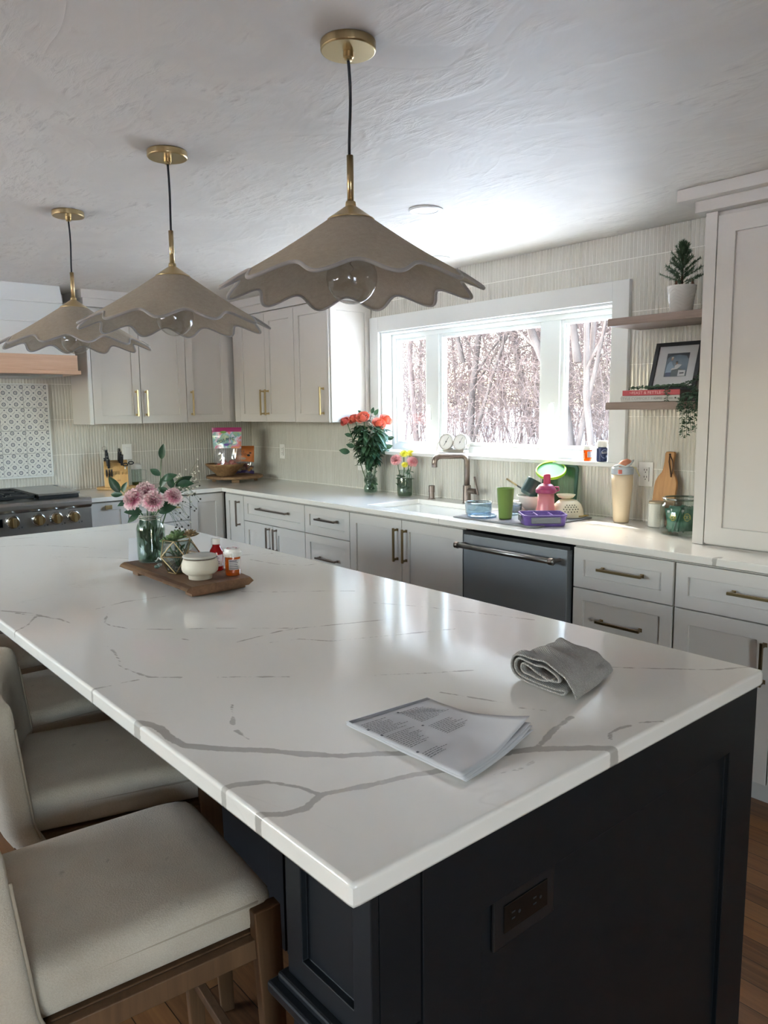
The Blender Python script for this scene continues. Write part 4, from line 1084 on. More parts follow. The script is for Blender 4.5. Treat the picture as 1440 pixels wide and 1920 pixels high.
# leafy ruscus branches
M_BROWN = mat('brown_twig', '4a3b2c', .7)
brs = [('leafy green sprig in the island jar, reaching tallest', [(.01, .15), (.045, .25), (.050, .31), (.055, .36)], [(.055, .355, .055, 78, 0), (.05, .30, .05, 150, 1), (.052, .285, .06, 20, 0), (.047, .26, .05, 60, 0)]),
       ('leafy green sprig in the island jar, broad leaves upper right', [(.015, .15), (.07, .23), (.098, .275), (.125, .295)], [(.098, .262, .066, 35, 1), (.088, .255, .055, 100, 0), (.105, .27, .06, 5, 0), (.075, .238, .05, 150, 1)]),
       ('leafy green sprig in the island jar, leaning far left', [(-.01, .15), (-.05, .22), (-.085, .25), (-.10, .27)], [(-.092, .243, .066, 118, 0), (-.085, .245, .042, 60, 0), (-.083, .236, .052, 178, 1), (-.06, .215, .045, 200, 0)]),
       ('leafy green sprig in the island jar, drooping over the right rim', [(.01, .15), (.03, .185), (.05, .19), (.06, .19)], [(.035, .175, .07, 18, 0), (.01, .17, .055, -70, 0), (.05, .19, .05, 50, 1)]),
       ('leafy green sprig in the island jar, drooping over the left rim', [(-.01, .15), (-.03, .18), (-.045, .185), (-.055, .185)], [(-.02, .178, .06, 178, 0), (-.03, .17, .05, 215, 0), (-.01, .165, .05, -110, 0)])]
for lab, st_, lv in brs:
    e = empty('leafy_sprig', (JX, JY, ZTY + .01), lab, 'foliage', 'green sprigs in the island jar')
    MB().tube([Vector((JX, JY, ZTY + .01))] + [off(dx, dz, .02) for dx, dz in st_], [.002] * 2 + [.0015] * (len(st_) - 1), 6).build('stem', M_STEM, e, smooth=True)
    for dx, dz, L_, ang, back in lv:
        a = radians(ang); d = right * cos(a) + Vector((0, 0, 1)) * sin(a) + tocam * (.25 if not back else -.3)
        b = MB(); leaf(b, off(dx, dz, .02), d, tocam + Vector((0, 0, .5)), L_, L_ * .46, .12, 8, .12); b.build('leaf', M_LEAF, e, smooth=True)
# baby's breath
M_BBREATH = mat('babys_breath', 'e2dfd2', .8)
e = empty('babys_breath_sprig', (JX, JY, ZTY + .012), 'airy sprig of tiny white blossoms right of the pink carnations', 'flower')
b = MB(); b2 = MB(); b3 = MB(); rs = random.Random(5)
b.tube([(JX, JY, ZTY + .012), off(.03, .15, -.03), off(.095, .235, -.04), off(.12, .27, -.04)], .0009, 5)
for k in range(95):
    t_ = rs.random(); A = off(.05 + .07 * t_, .17 + .10 * t_, -.035); hang = rs.random() < .3
    B = A + right * rs.uniform(.0, .075) + tocam * rs.uniform(-.03, .03) + Vector((0, 0, rs.uniform(-.07, .0) if hang else rs.uniform(.0, .085)))
    b.tube([A, A.lerp(B, .5) + Vector((0, 0, .006)), B], .00035, 4)
    (b3 if hang and rs.random() < .7 else b2).sphere(B, rs.uniform(.0022, .0038), 6, 4)
b.build('stem', M_STEM, e); tag(b2.build('blossoms', M_BBREATH, e, smooth=True), kind='stuff'); tag(b3.build('dry_buds', mat('dry_bud', '55504a', .8), e, smooth=True), kind='stuff')
# stems bundle seen inside jar (submerged leaves)
b = MB()
for k in range(26):
    q = Vector((JX + rnd(-.028, .028), JY + rnd(-.028, .028), ZTY + rnd(.02, .10))); leaf(b, q, (rnd(-.5, .5), rnd(-.5, .5), 1), (rnd(-1, 1), rnd(-1, 1), 0), rnd(.03, .05), rnd(.012, .02), .1, 5)
for k in range(12):
    q = Vector((JX + rnd(-.025, .025), JY + rnd(-.025, .025), ZTY + .006)); b.tube([q, (JX + rnd(-.018, .018), JY + rnd(-.018, .018), ZTY + .15)], .0017, 5)
tag(b.build('submerged_greens', M_LEAF2, smooth=True), 'dense green stems and leaves packed inside the island jar', 'foliage', kind='stuff')

# ---- geometric terrarium
TXc, TYc = 3.376, -2.290
tg = empty('terrarium', (TXc, TYc, ZTY), 'faceted glass terrarium with gold edges holding a succulent', 'terrarium')
R1, hz = .062, .045
bot = [Vector((TXc + .035 * cos(a), TYc + .035 * sin(a), ZTY + .0025)) for a in [2 * pi * k / 5 + .5 for k in range(5)]]
mid = [Vector((TXc + .067 * cos(a), TYc + .067 * sin(a), ZTY + .060)) for a in [2 * pi * (k + .5) / 5 + .5 for k in range(5)]]
top = [Vector((TXc + .046 * cos(a), TYc + .046 * sin(a), ZTY + .108)) for a in [2 * pi * k / 5 + .5 for k in range(5)]]
b = MB(); VB = [b.b.verts.new(v) for v in bot]; VM = [b.b.verts.new(v) for v in mid]; VT = [b.b.verts.new(v) for v in top]
for k in range(5):
    j = (k + 1) % 5
    b.b.faces.new([VB[k], VB[j], VM[k]]); b.b.faces.new([VM[k], VB[j], VM[j]]); b.b.faces.new([VM[k], VM[j], VT[j]]); b.b.faces.new([VT[k], VM[k], VT[j]])
b.b.faces.new(VB)
b.build('glass_facets', glass('facet_glass', 'eef2f0', 2.2), tg, solid=.001)
b = MB()
for k in range(5):
    j = (k + 1) % 5
    for A, B in ((bot[k], bot[j]), (bot[k], mid[k]), (bot[j], mid[k]), (mid[k], mid[j]), (mid[k], top[k]), (mid[k], top[j]), (top[k], top[j])): b.tube([A, B], .0017, 5)
b.build('gold_frame', M_BRASS, tg)
sc_ = empty('succulent', (TXc, TYc, ZTY + .01), 'green and bronze succulent rosettes growing in the glass terrarium', 'plant')
M_SUCC = leafmat('succulent_leaf', '4f6a45', '6b7f55', .45); M_SUCC2 = leafmat('succulent_bronze', '7a6548', '8d7a5a', .45)
def rosette(c, r, m, n=3, seedv=0):
    b = MB(); c = Vector(c)
    for L_ in range(n):
        for k in range(7 - L_):
            a = 2 * pi * (k + .5 * L_) / (7 - L_); el = .35 + .45 * L_; d = Vector((cos(a) * cos(el), sin(a) * cos(el), sin(el)))
            q = c + d * r * .55 * (1 - .15 * L_)
            Mx = Matrix.Translation(q) @ d.to_track_quat('X', 'Z').to_matrix().to_4x4()
            b.lathe([(max(.0003, r * .24 * sin(pi * i / 7) ** .8), (-cos(pi * i / 7)) * r * .24) for i in range(8)], (0, 0, 0), 7, Mx @ Matrix.Diagonal((2.1, 1, .55, 1)))
    return b
rosette((TXc + .01, TYc - .005, ZTY + .112), .036, M_SUCC).build('rosette', M_SUCC, sc_, smooth=True)
rosette((TXc + .030, TYc + .03, ZTY + .118), .028, M_SUCC2).build('rosette', M_SUCC2, sc_, smooth=True, label='bronze rosette')
rosette((TXc - .025, TYc - .02, ZTY + .095), .030, M_SUCC).build('rosette', M_SUCC, sc_, smooth=True)
b = MB()
for q in ((.01, -.005, .112), (.03, .03, .118), (-.025, -.02, .095)): b.tube([(TXc, TYc, ZTY + .012), (TXc + q[0] * .6, TYc + q[1] * .6, ZTY + .06), (TXc + q[0], TYc + q[1], ZTY + q[2] - .01)], .004, 6)
for k in range(9): leaf(b, (TXc + rnd(-.02, .02), TYc + rnd(-.02, .02), ZTY + rnd(.04, .07)), (rnd(-1, 1), rnd(-1, 1), .8), (0, 0, 1), .03, .014, .1, 5)
b.build('stem', M_LEAF2, sc_, smooth=True)
b = MB()
for k in range(120):
    a = rnd(0, 2 * pi); rr = .036 * sqrt(random.random()); b.sphere((TXc + rr * cos(a), TYc + rr * sin(a), ZTY + rnd(.006, .022)), rnd(.003, .0055), 6, 4)
tag(b.build('pebbles', mat('dark_pebbles', '4c4a46', .5, var=('8a8580', (90, 90, 90), 1)), smooth=True), 'dark pebbles filling the bottom of the glass terrarium', 'pebbles', kind='stuff')

# glass beads and crumpled wrapper beside the jar
for i, (dx, dy, c_, lab) in enumerate(((3.268, -2.318, '6f9c92', 'teal glass bead on the board in front of the terrarium'), (3.246, -2.300, 'cfdcd8', 'clear glass bead beside the teal bead on the board'))):
    b = MB(); b.sphere((dx, dy, ZTY + .0065), .009, 14, 8, (1, 1, .72)); tag(recenter(b.build('glass_bead', glass('bead_glass%d' % i, c_, 3, 0, .25), smooth=True)), lab, 'glass bead')
b = MB(); b.grid(12, 6, lambda u, v: Vector((3.205 + .05 * u, -2.262 - .035 * v + .01 * u, ZTY + .006 + .008 * (1 + noise.noise(Vector((u * 4, v * 4, 1)))) + .01 * sin(u * 3)))); tag(recenter(b.build('tissue', mat('white_tissue', 'd8d8d4', .7), smooth=True, solid=.001)), 'small crumpled white tissue between jar and terrarium', 'tissue')

# canister
cx, cy = 3.508, -2.283
cn = empty('canister', (cx, cy, ZTY), 'cream ceramic canister with flat grey lid on the board', 'canister')
MB().lathe([(.031, .0005), (.036, .002), (.037, .014), (.044, .0175), (.054, .026), (.0565, .038), (.0555, .050), (.051, .0625), (.050, .065), (.046, .065)], (cx, cy, ZTY), 48).build('bowl', mat('cream_ceramic', 'cfc8b8', .55, bump=((400, 400, 400), .1, .0005)), cn, smooth=True)
MB().lathe([(.048, .0652), (.049, .0675), (.0475, .0678), (.001, .0678)], (cx, cy, ZTY), 40).build('gasket', mat('brown_gasket', '5a4438', .6), cn)
MB().lathe([(.050, .068), (.0525, .0705), (.0520, .0740), (.040, .0760), (.001, .0765)], (cx, cy, ZTY), 48).build('lid', mat('grey_stone_lid', 'b6b3ab', .5, var=('a3a198', (18, 18, 18), 4)), cn, smooth=True)
# red medicine bottle
cx, cy = 3.428, -2.183
rb = empty('medicine_bottle', (cx, cy, ZTY), 'red translucent medicine bottle with white cap behind the canister', 'bottle')
MB().lathe([(.0215, .001), (.0225, .004), (.0225, .060), (.020, .068), (.0125, .080), (.012, .086), (.001, .0862)], (cx, cy, ZTY), 32).build('bottle', glass('ruby_plastic', 'c8141c', 2, .05, .35), rb, smooth=True)
MB().lathe([(.0140, .0865), (.0145, .089), (.0145, .104), (.013, .106), (.001, .106)], (cx, cy, ZTY), 32).build('cap', M_WHITE, rb, bev=.0005)
def label_band(x, y, z0, z1, r, a0, a1, m, parent, lines=5, ink='8c7f86', head=None, name='paper_label'):
    b = MB(); b.grid(14, 1, lambda u, v: Vector((x + r * cos(a0 + (a1 - a0) * u), y + r * sin(a0 + (a1 - a0) * u), z0 + (z1 - z0) * v))); L_ = b.build(name, m, parent, smooth=True, solid=.0004)
    b = MB(); rs = random.Random(3)
    for i in range(lines):
        z = z1 - (z1 - z0) * (i + .8) / (lines + .6); e_ = .55 + .4 * rs.random(); h = (z1 - z0) * .035 * (1.6 if i == 0 else 1)
        b.grid(10, 1, lambda u, v: Vector((x + (r + .0006) * cos(a0 + (a1 - a0) * (.08 + .84 * e_ * u)), y + (r + .0006) * sin(a0 + (a1 - a0) * (.08 + .84 * e_ * u)), z - h + 2 * h * v)))
    b.build('print', mat('ink_' + ink, ink, .7), L_)
    return L_
ca = math.atan2(-.6436, .7536)
M_LABEL = mat('paper_label', 'dcd6d2', .6)
label_band(cx, cy, ZTY + .016, ZTY + .054, .0230, ca - 1.0, ca + 1.2, mat('pale_pink_label', 'd9c8cb', .6), rb, 6)
# orange pill bottle
M_ORANGE = glass('amber_plastic', 'e8860f', 2, .05, .25)
def pill_bottle(x, y, z, s, label, name='pill_bottle'):
    p = empty(name, (x, y, z), label, 'pill bottle')
    MB().lathe([(.0225 * s, .001), (.0235 * s, .003), (.0240 * s, .068 * s), (.001, .0682 * s)], (x, y, z), 36).build('bottle', M_ORANGE, p, smooth=False)
    b = MB(); b.lathe([(.0275 * s, .0605 * s), (.0280 * s, .063 * s), (.0280 * s, .074 * s), (.0262 * s, .0765 * s), (.0252 * s, .084 * s), (.022 * s, .086 * s), (.001, .086 * s)], (x, y, z), 40)
    k = b.build('cap', M_WHITE, p)
    b = MB()
    for i in range(36):
        a = 2 * pi * i / 36; b.cyl((x + .0282 * s * cos(a), y + .0282 * s * sin(a), z + .0630 * s), (x + .0282 * s * cos(a), y + .0282 * s * sin(a), z + .0735 * s), .0007 * s, seg=5)
    b.build('grip_ribs', M_WHITE, k)
    b = MB()
    for r_, a0, a1 in ((.014, .2, 2.6), (.017, 3.4, 5.6)): b.tube([(x + r_ * s * cos(a0 + (a1 - a0) * i / 10), y + r_ * s * sin(a0 + (a1 - a0) * i / 10), z + .0862 * s) for i in range(11)], .0008, 4)
    b.build('cap_print', mat('cap_ink', 'a5475a', .6), k)
    label_band(x, y, z + .020 * s, z + .053 * s, .0247 * s, ca - .35, ca + 1.35, M_LABEL, p, 5, '6f6b78')
    label_band(x, y, z + .012 * s, z + .045 * s, .0246 * s, ca - 1.5, ca - .9, mat('orange_label', 'd9905a', .6), p, 3, 'a5673a')
    return p
pill_bottle(3.528, -2.180, ZTY, 1.0, 'amber pill bottle with white cap on the near end of the board')
# pen behind bottles, folded card behind the jar
b = MB(); b.tube([(2.93, -2.02, ZI + .0055), (3.02, -1.90, ZI + .0055)], .005, 10); b.tube([(3.02, -1.90, ZI + .0055), (3.035, -1.880, ZI + .0055)], [.0055, .004], 10)
tag(recenter(b.build('marker_pen', mat('teal_pen', '5b7d80', .4))), 'teal pen lying on the island behind the red bottle', 'pen')
cd = MB(); cx, cy = 2.94, -2.19
hw = right * .085; tc_ = tocam
for s_ in (0, 1):
    A = Vector((cx, cy, ZI + .0006)) + tc_ * (.02 if s_ else -.02); T = Vector((cx, cy, ZI + .088))
    cd.grid(2, 2, lambda u, v: (A + hw * (2 * u - 1)).lerp(T + hw * (2 * u - 1), v))
tag(recenter(cd.build('folded_card', mat('white_card', 'c3c4c8', .6), solid=.0008)), 'folded white card standing on the island behind the large jar', 'card')

# ---- folded papers
pp = empty('paper_booklet', (4.76, -2.46, ZI), 'stack of printed folded papers with curling corner on the island', 'papers')
M_PAPER = mat('printed_paper', 'c9c9cc', .6, spec=.2)
A = Vector((4.620, -2.572, 0)); B = Vector((4.634, -2.386, 0)); Cc = Vector((4.873, -2.372, 0)); D = Vector((4.902, -2.566, 0))
def sheet(dz, sh, curl, seed):
    rs = noise
    def f(u, v):   # u along A->D, v along A->B
        p = (A.lerp(D, u)).lerp(B.lerp(Cc, u), v)
        z = ZI + dz + .002 + .0035 * (noise.noise(Vector((u * 3, v * 3, seed))) + .6) * u
        z += curl * max(0, u + v * 1.0 - 1.30) ** 1.6 + .010 * max(0, .12 - u) * 3 * curl / .05 * .5
        return Vector((p.x + sh * u, p.y + sh * .5, z))
    return f
for i in range(4):
    f = sheet(.0012 * i + (.003 if i == 3 else 0), -.002 * i, .055 - .010 * (3 - i), i * .7)
    s_ = MB().grid(26, 18, f).build('sheet', M_PAPER, pp, smooth=True, solid=.0005)
ft = sheet(.0012 * 3 + .003, -.006, .055, 2.1)
b = MB()
def ink(b, u0, u1, v0, v1, n=8): b.grid(n, 1, lambda u, v: ft(u0 + (u1 - u0) * u, v0 + (v1 - v0) * v) + Vector((0, 0, .0009)))
rs = random.Random(9)
# text runs across the sheet: columns in v, rows in u
for col0, r0, nrow, ln in ((.06, .10, 10, .38), (.52, .10, 11, .42), (.06, .34, 11, .34), (.50, .40, 9, .36), (.05, .66, 4, .3)):
    for k in range(nrow):
        u = r0 + k * .021; v = col0
        end = col0 + ln * (.55 + .45 * rs.random())
        while v < end:
            w_ = .012 + .03 * rs.random(); ink(b, u, u + .0075, v, min(v + w_, end), 1); v += w_ + .008
ink_m = mat('print_grey', '77777c', .7)
b.build('print', ink_m, s_)
b = MB(); ink(b, .012, .050, .02, .98, 4)
b.build('header_bar', mat('print_bar', '84858c', .7), s_)
b = MB()
for u, v in ((.30, .04), (.085, .50), (.36, .46), (.62, .03), (.18, .03)): ink(b, u, u + .018, v, v + .025, 1)
b.build('bullet_marks', mat('print_dark', '5c5c64', .7), s_)

# ---- folded towel
def f_towel(t, b, tc):
    sp = t.nodes.new('ShaderNodeUVMap'); v = tc.outputs['UV']
    s3 = t.nodes.new('ShaderNodeSeparateXYZ'); t.links.new(v, s3.inputs[0])
    a = math_(t, 'SINE', math_(t, 'MULTIPLY', s3.outputs[0], 900)); c = math_(t, 'SINE', math_(t, 'MULTIPLY', s3.outputs[1], 900))
    h = math_(t, 'MULTIPLY', a, c); n = noise_(t, tc.outputs['Object'], (300, 300, 300), 3)
    t.links.new(ramp(t, math_(t, 'ADD', math_(t, 'MULTIPLY', h, .2), n), [(.3, lin('8f8a85')), (.7, lin('aaa6a1'))]), b.inputs['Base Color'])
    bump_(t, math_(t, 'ADD', h, n), b, .6, .0016)
M_TOWEL = mat('waffle_towel', None, .95, spec=.1, sheen=.25, fn=f_towel)
def towel():
    # cross-section (w, z) of the folded cloth, from inner roll to outer layer
    prof = [(.118, .030), (.100, .0225), (.078, .0190), (.055, .0215), (.036, .022), (.028, .029), (.034, .0365), (.055, .037), (.078, .0305), (.098, .026), (.118, .0260), (.130, .032), (.128, .040), (.112, .045), (.080, .046), (.045, .0465), (.022, .043),
            (.014, .030), (.024, .016), (.050, .0115), (.090, .0105), (.130, .0120), (.147, .0155), (.150, .0120), (.140, .0062), (.100, .0042), (.050, .0042), (.018, .008), (.002, .020), (.000, .036), (.010, .050), (.035, .0560), (.075, .0575), (.115, .054), (.142, .046), (.158, .034), (.170, .018), (.176, .008)]
    P = []
    for i in range(len(prof) - 1):   # smooth by Catmull-Rom
        p0 = prof[max(i - 1, 0)]; p1 = prof[i]; p2 = prof[i + 1]; p3 = prof[min(i + 2, len(prof) - 1)]
        for k in range(4):
            t_ = k / 4; P.append(tuple(.5 * (2 * p1[q] + (p2[q] - p0[q]) * t_ + (2 * p0[q] - 5 * p1[q] + 4 * p2[q] - p3[q]) * t_ ** 2 + (3 * p1[q] - p0[q] - 3 * p2[q] + p3[q]) * t_ ** 3) for q in (0, 1)))
    P.append(prof[-1])
    O = Vector((4.652, -2.168, ZI)); wv = Vector((.985, -.105, 0)).normalized(); lv = Vector((-.16, 1, 0)).normalized()
    b = MB(); nl = 34; uv = []; V = []
    ln = 0; acc = [0]
    for i in range(1, len(P)): ln += sqrt((P[i][0] - P[i - 1][0]) ** 2 + (P[i][1] - P[i - 1][1]) ** 2); acc.append(ln)
    for j in range(nl + 1):
        t_ = j / nl; row = []
        for i, (w_, z) in enumerate(P):
            outer = i > len(P) * .72; L_ = .202
            nz = noise.noise(Vector((w_ * 22, t_ * 7, i * .004))); n2 = noise.noise(Vector((w_ * 60, t_ * 22, 3)))
            dw = .006 * noise.noise(Vector((t_ * 5, 1, i * .02))); zz = z * (1 - .32 * t_) + (.0060 * nz + .0022 * n2 + .003 * sin(t_ * 15 + w_ * 30)) * (z > .03)
            wf = 1 - .20 * t_
            skew = .004 * sin(t_ * 2.6)
            if i == len(P) - 1 or i > len(P) - 8: dw += .018 * t_
            row.append(b.b.verts.new(O + wv * ((w_ + dw) * wf + skew) + lv * (L_ * t_) + Vector((0, 0, max(.0030, zz)))))
        V.append(row)
    uvl = b.b.loops.layers.uv.new('uv')
    for j in range(nl):
        for i in range(len(P) - 1):
            f = b.b.faces.new([V[j][i], V[j][i + 1], V[j + 1][i + 1], V[j + 1][i]])
            for lp, (jj, ii) in zip(f.loops, ((j, i), (j, i + 1), (j + 1, i + 1), (j + 1, i))): lp[uvl].uv = (acc[ii], jj / nl * .285)
    o = b.build('kitchen_towel', M_TOWEL, smooth=True, solid=.0042, sub=1); recenter(o)
    tag(o, 'folded grey waffle kitchen towel on the island near the right edge', 'towel')
towel()
# ================================================================= SINK WALL ITEMS
ZQ = .9155
sk_ = empty('kitchen_sink', ((SX0 + SX1) / 2, (SY0 + SY1) / 2, .66), 'white undermount fireclay sink below the window', 'sink')
b = MB()
def rr(x0, x1, y0, y1, r, z, n=6):
    P = []
    for cx, cy, a0 in ((x1 - r, y1 - r, 0), (x0 + r, y1 - r, pi / 2), (x0 + r, y0 + r, pi), (x1 - r, y0 + r, 3 * pi / 2)):
        for k in range(n + 1): a = a0 + pi / 2 * k / n; P.append(Vector((cx + r * cos(a), cy + r * sin(a), z)))
    return P
loops = [rr(SX0 - .02, SX1 + .02, SY0 - .02, SY1 + .02, .03, .8842), rr(SX0 - .004, SX1 + .004, SY0 - .004, SY1 + .004, .03, .8842), rr(SX0 + .0, SX1 - .0, SY0, SY1, .03, .876), rr(SX0 + .008, SX1 - .008, SY0 + .008, SY1 - .008, .04, .70), rr(SX0 + .04, SX1 - .04, SY0 + .04, SY1 - .04, .05, .672),
         rr(SX0 + .02, SX1 - .02, SY0 + .02, SY1 - .02, .05, .655), rr(SX0 - .012, SX1 + .012, SY0 - .012, SY1 + .012, .04, .67), rr(SX0 - .02, SX1 + .02, SY0 - .02, SY1 + .02, .03, .8842)]
VV = [[b.b.verts.new(p) for p in l] for l in loops]
for i in range(len(VV) - 1):
    for k in range(len(VV[0])):
        j = (k + 1) % len(VV[0]); b.b.faces.new([VV[i][k], VV[i][j], VV[i + 1][j], VV[i + 1][k]])
b.b.faces.new(VV[4]); b.b.faces.new(VV[5][::-1])
b.build('basin', M_PORC, sk_, smooth=False, bev=.003)
MB().lathe([(.045, .6725), (.045, .675), (.030, .673), (.001, .6725)], (2.595, -.30, 0), 28).build('drain', M_NICKEL, sk_)
# faucet
fx, fy = 2.565, -.080
fa = empty('kitchen_faucet', (fx, fy, ZQ), 'brushed nickel single-lever faucet behind the sink', 'faucet')
MB().lathe([(.026, .0005), (.026, .006), (.0235, .008), (.0235, .105), (.019, .108)], (fx, fy, ZQ), 32).build('base', M_NICKEL, fa, smooth=False, bev=.0005)
b = MB(); sp = Vector((-.45, -.89, 0)).normalized()
pts = [(fx, fy, ZQ + .10), (fx, fy, ZQ + .24)]
for k in range(7): a = pi / 2 * k / 6; pts.append(tuple(Vector((fx, fy, ZQ + .245)) + sp * (.035 * (1 - cos(a))) + Vector((0, 0, .035 * sin(a)))))
e1 = Vector((fx, fy, ZQ + .28)) + sp * .165; pts.append(tuple(e1))
for k in range(1, 7): a = pi / 2 * k / 6; pts.append(tuple(e1 + sp * (.035 * sin(a)) + Vector((0, 0, -.035 * (1 - cos(a))))))
pts.append(tuple(e1 + sp * .035 + Vector((0, 0, -.062))))
b.tube(pts, .0165, 20); b.build('spout', M_NICKEL, fa, smooth=True)
lv = Vector((.93, -.10, 0)).normalized()
b = MB(); b.cyl(Vector((fx, fy, ZQ + .075)), Vector((fx, fy, ZQ + .075)) + lv * .082, .0165, seg=24); hl = b.build('valve', M_NICKEL, fa, smooth=False)
b = MB(); q = Vector((fx, fy, ZQ + .055)) + lv * .088; b.tube([q + lv * .012, q + Vector((0, 0, .105)) - lv * .022], [.0065, .006], 12); b.build('lever', M_NICKEL, hl, smooth=True)
# soap dispenser
sx, sy = 2.262, -.075
so_ = empty('soap_dispenser', (sx, sy, ZQ), 'short nickel cylinder soap dispenser left of the faucet', 'soap dispenser')
MB().lathe([(.024, .0005), (.024, .004), (.017, .006), (.017, .040)], (sx, sy, ZQ), 24).build('base', M_NICKEL, so_)
MB().lathe([(.0195, .0405), (.0195, .082), (.016, .085), (.001, .085)], (sx, sy, ZQ), 24).build('pump_head', M_NICKEL, so_, bev=.001)

# ---- roses in glass vase
vx, vy = 1.715, -.115
va = empty('bud_vase', (vx, vy, ZQ), 'tall clear bubbled glass vase holding the orange roses', 'vase')
b = MB(); b.lathe([(.036, .001), (.044, .006), (.047, .03), (.040, .050), (.038, .060), (.046, .078), (.045, .095), (.036, .108), (.034, .118), (.041, .135), (.040, .150), (.032, .165), (.033, .18), (.045, .225), (.047, .235)], (vx, vy, ZQ), 40, cap1=False)
b.build('glass_body', M_JAR, va, smooth=True, solid=.003)
MB().lathe([(.030, .006), (.040, .010), (.044, .03), (.036, .052), (.034, .064), (.042, .08), (.040, .095), (.033, .11), (.032, .118), (.001, .118)], (vx, vy, ZQ), 32).build('water', glass('vase_water', 'c9d9ce', .5, 0, .02), va, smooth=True)
def f_rose(t, b, tc):
    at = t.nodes.new('ShaderNodeAttribute'); at.attribute_name = 'edge'
    t.links.new(ramp(t, at.outputs['Fac'], [(.0, lin('dd7048')), (.7, lin('ee9470')), (1.0, lin('ee8872'))]), b.inputs['Base Color'])
M_ROSE = mat('orange_rose', None, .6, sheen=.2, fn=f_rose)
M_ROSE2 = mat('red_rose', 'dc6454', .6, sheen=.2)
def rose(c, r, axis, m, parent, seed):
    rs = random.Random(seed); b = MB(); ed = []; ax = Vector(axis).normalized(); a1 = ax.orthogonal().normalized(); a2 = ax.cross(a1); c = Vector(c) - ax * r * .9
    spec_ = [(.20, 3, .10), (.36, 3, .16), (.52, 4, .26), (.68, 4, .30), (.82, 5, .42), (.92, 5, .60)]
    for li, (rad, nP, flare) in enumerate(spec_):
        for k in range(nP):
            an = 2 * pi * (k + .37 * li) / nP + rs.uniform(-.15, .15); H = r * (1.75 - .28 * li * .5) * rs.uniform(.95, 1.05); span = 2 * pi / nP * 1.45
            G_ = []
            for i in range(9):
                t_ = i / 8; row = []
                for j in range(9):
                    s_ = j / 8 - .5; a = an + span * s_ * (.45 + .55 * sin(min(1, t_ * 1.25) * pi / 2))
                    rr_ = r * rad * (.25 + .75 * sin(t_ * pi * .55)) + r * flare * .42 * t_ ** 5 + .02 * r * (s_ > 0)
                    hz_ = H * t_ - r * flare * .22 * t_ ** 6 - .35 * r * (abs(s_) * 2) ** 3 * t_ * .6
                    row.append(b.b.verts.new(c + (a1 * cos(a) + a2 * sin(a)) * rr_ + ax * hz_)); ed.append(t_)
                G_.append(row)
            for i in range(8):
                for j in range(8): b.b.faces.new([G_[i][j], G_[i + 1][j], G_[i + 1][j + 1], G_[i][j + 1]])
    o = b.build('bloom', m, parent, smooth=True)
    at = o.data.attributes.new('edge', 'FLOAT', 'POINT')
    for i, e_ in enumerate(ed): at.data[i].value = e_
def offv(dx, dz, dc=0): return Vector((vx, vy, 0)) + right * dx + tocam * dc + Vector((0, 0, ZQ + dz))
vpx = lambda px, py: ((px - 700) * .00370, (922 - py) * .00370)
for i, (px, py, dc, r, lab, m) in enumerate(((655, 792, .02, .030, 'orange-red rose in the bubbled vase, leftmost', M_ROSE2), (670, 788, .0, .034, 'orange rose in the bubbled vase, second from the left', M_ROSE), (687, 785, .03, .042, 'large orange rose in the bubbled vase, third from left', M_ROSE),
                                   (717, 796, .05, .042, 'orange rose in the bubbled vase, front right with spiral centre', M_ROSE), (729, 790, -.01, .040, 'orange rose in the bubbled vase, rightmost', M_ROSE))):
    dx, dz = vpx(px, py); hc = offv(dx, dz, dc); axv = right * (dx * 5) + tocam * .75 + Vector((0, 0, .75))
    cut_flower('rose', lab, 'flower', 'roses in the bubbled glass vase', (vx + rnd(-.02, .02), vy + rnd(-.02, .02), ZQ + .012), hc - axv.normalized() * r,
               lambda e, hc=hc, r=r, axv=axv, m=m, i=i: rose(hc, r, axv, m, e, 20 + i), leaves=5, stemr=.003, lm=M_LEAF2)
b = MB(); rs = random.Random(4)
for k in range(330):
    t_ = rs.random(); dz = .20 + .245 * t_; rad = .025 + .125 * t_ ** .7 * (1 - .9 * max(0, t_ - .65)); a = rs.uniform(0, 2 * pi); q = Vector((vx, vy, ZQ + dz)) + Vector((cos(a), sin(a) * .55 , 0)) * rad * rs.uniform(.4, 1)
    q.y = min(q.y, -.035)
    d = Vector((cos(a), sin(a) * .6, rs.uniform(-.5, .5))); leaf(b, q, d, (0, 0, 1), rs.uniform(.045, .075), rs.uniform(.028, .045), .45, 5, .2)
for px, py, L_ in ((650, 845, .075), (662, 835, .06), (735, 838, .06), (728, 848, .06), (705, 775, .045), (680, 774, .03), (711, 778, .05), (655, 815, .05), (742, 822, .05)):
    dx, dz = vpx(px, py); q = offv(dx * .72, dz * .97, .03); leaf(b, q, offv(dx, dz, .03) - q, tocam, L_, L_ * .55, .1, 6, .1)
for k in range(40):
    q = Vector((vx + rs.uniform(-.024, .024), vy + rs.uniform(-.024, .024), ZQ + rs.uniform(.02, .2))); leaf(b, q, (rs.uniform(-.5, .5), rs.uniform(-.5, .5), rs.uniform(-.2, 1)), (rs.uniform(-1, 1), rs.uniform(-1, 1), .2), .035, .02, .3, 5)
tag(b.build('rose_leaves', M_LEAF2, smooth=True), 'dense mass of dark green rose leaves around the vase top', 'foliage', kind='stuff')
b = MB()
for k in range(60):
    dx, dz = vpx(702 + rs.gauss(0, 6), 790 + rs.gauss(0, 8)); b.sphere(offv(dx, dz, rs.uniform(-.02, .02)), .0035, 6, 4)
tag(b.build('filler_blossoms', M_BBREATH, smooth=True), 'tiny white filler blossoms between the orange roses', 'flowers', kind='stuff')

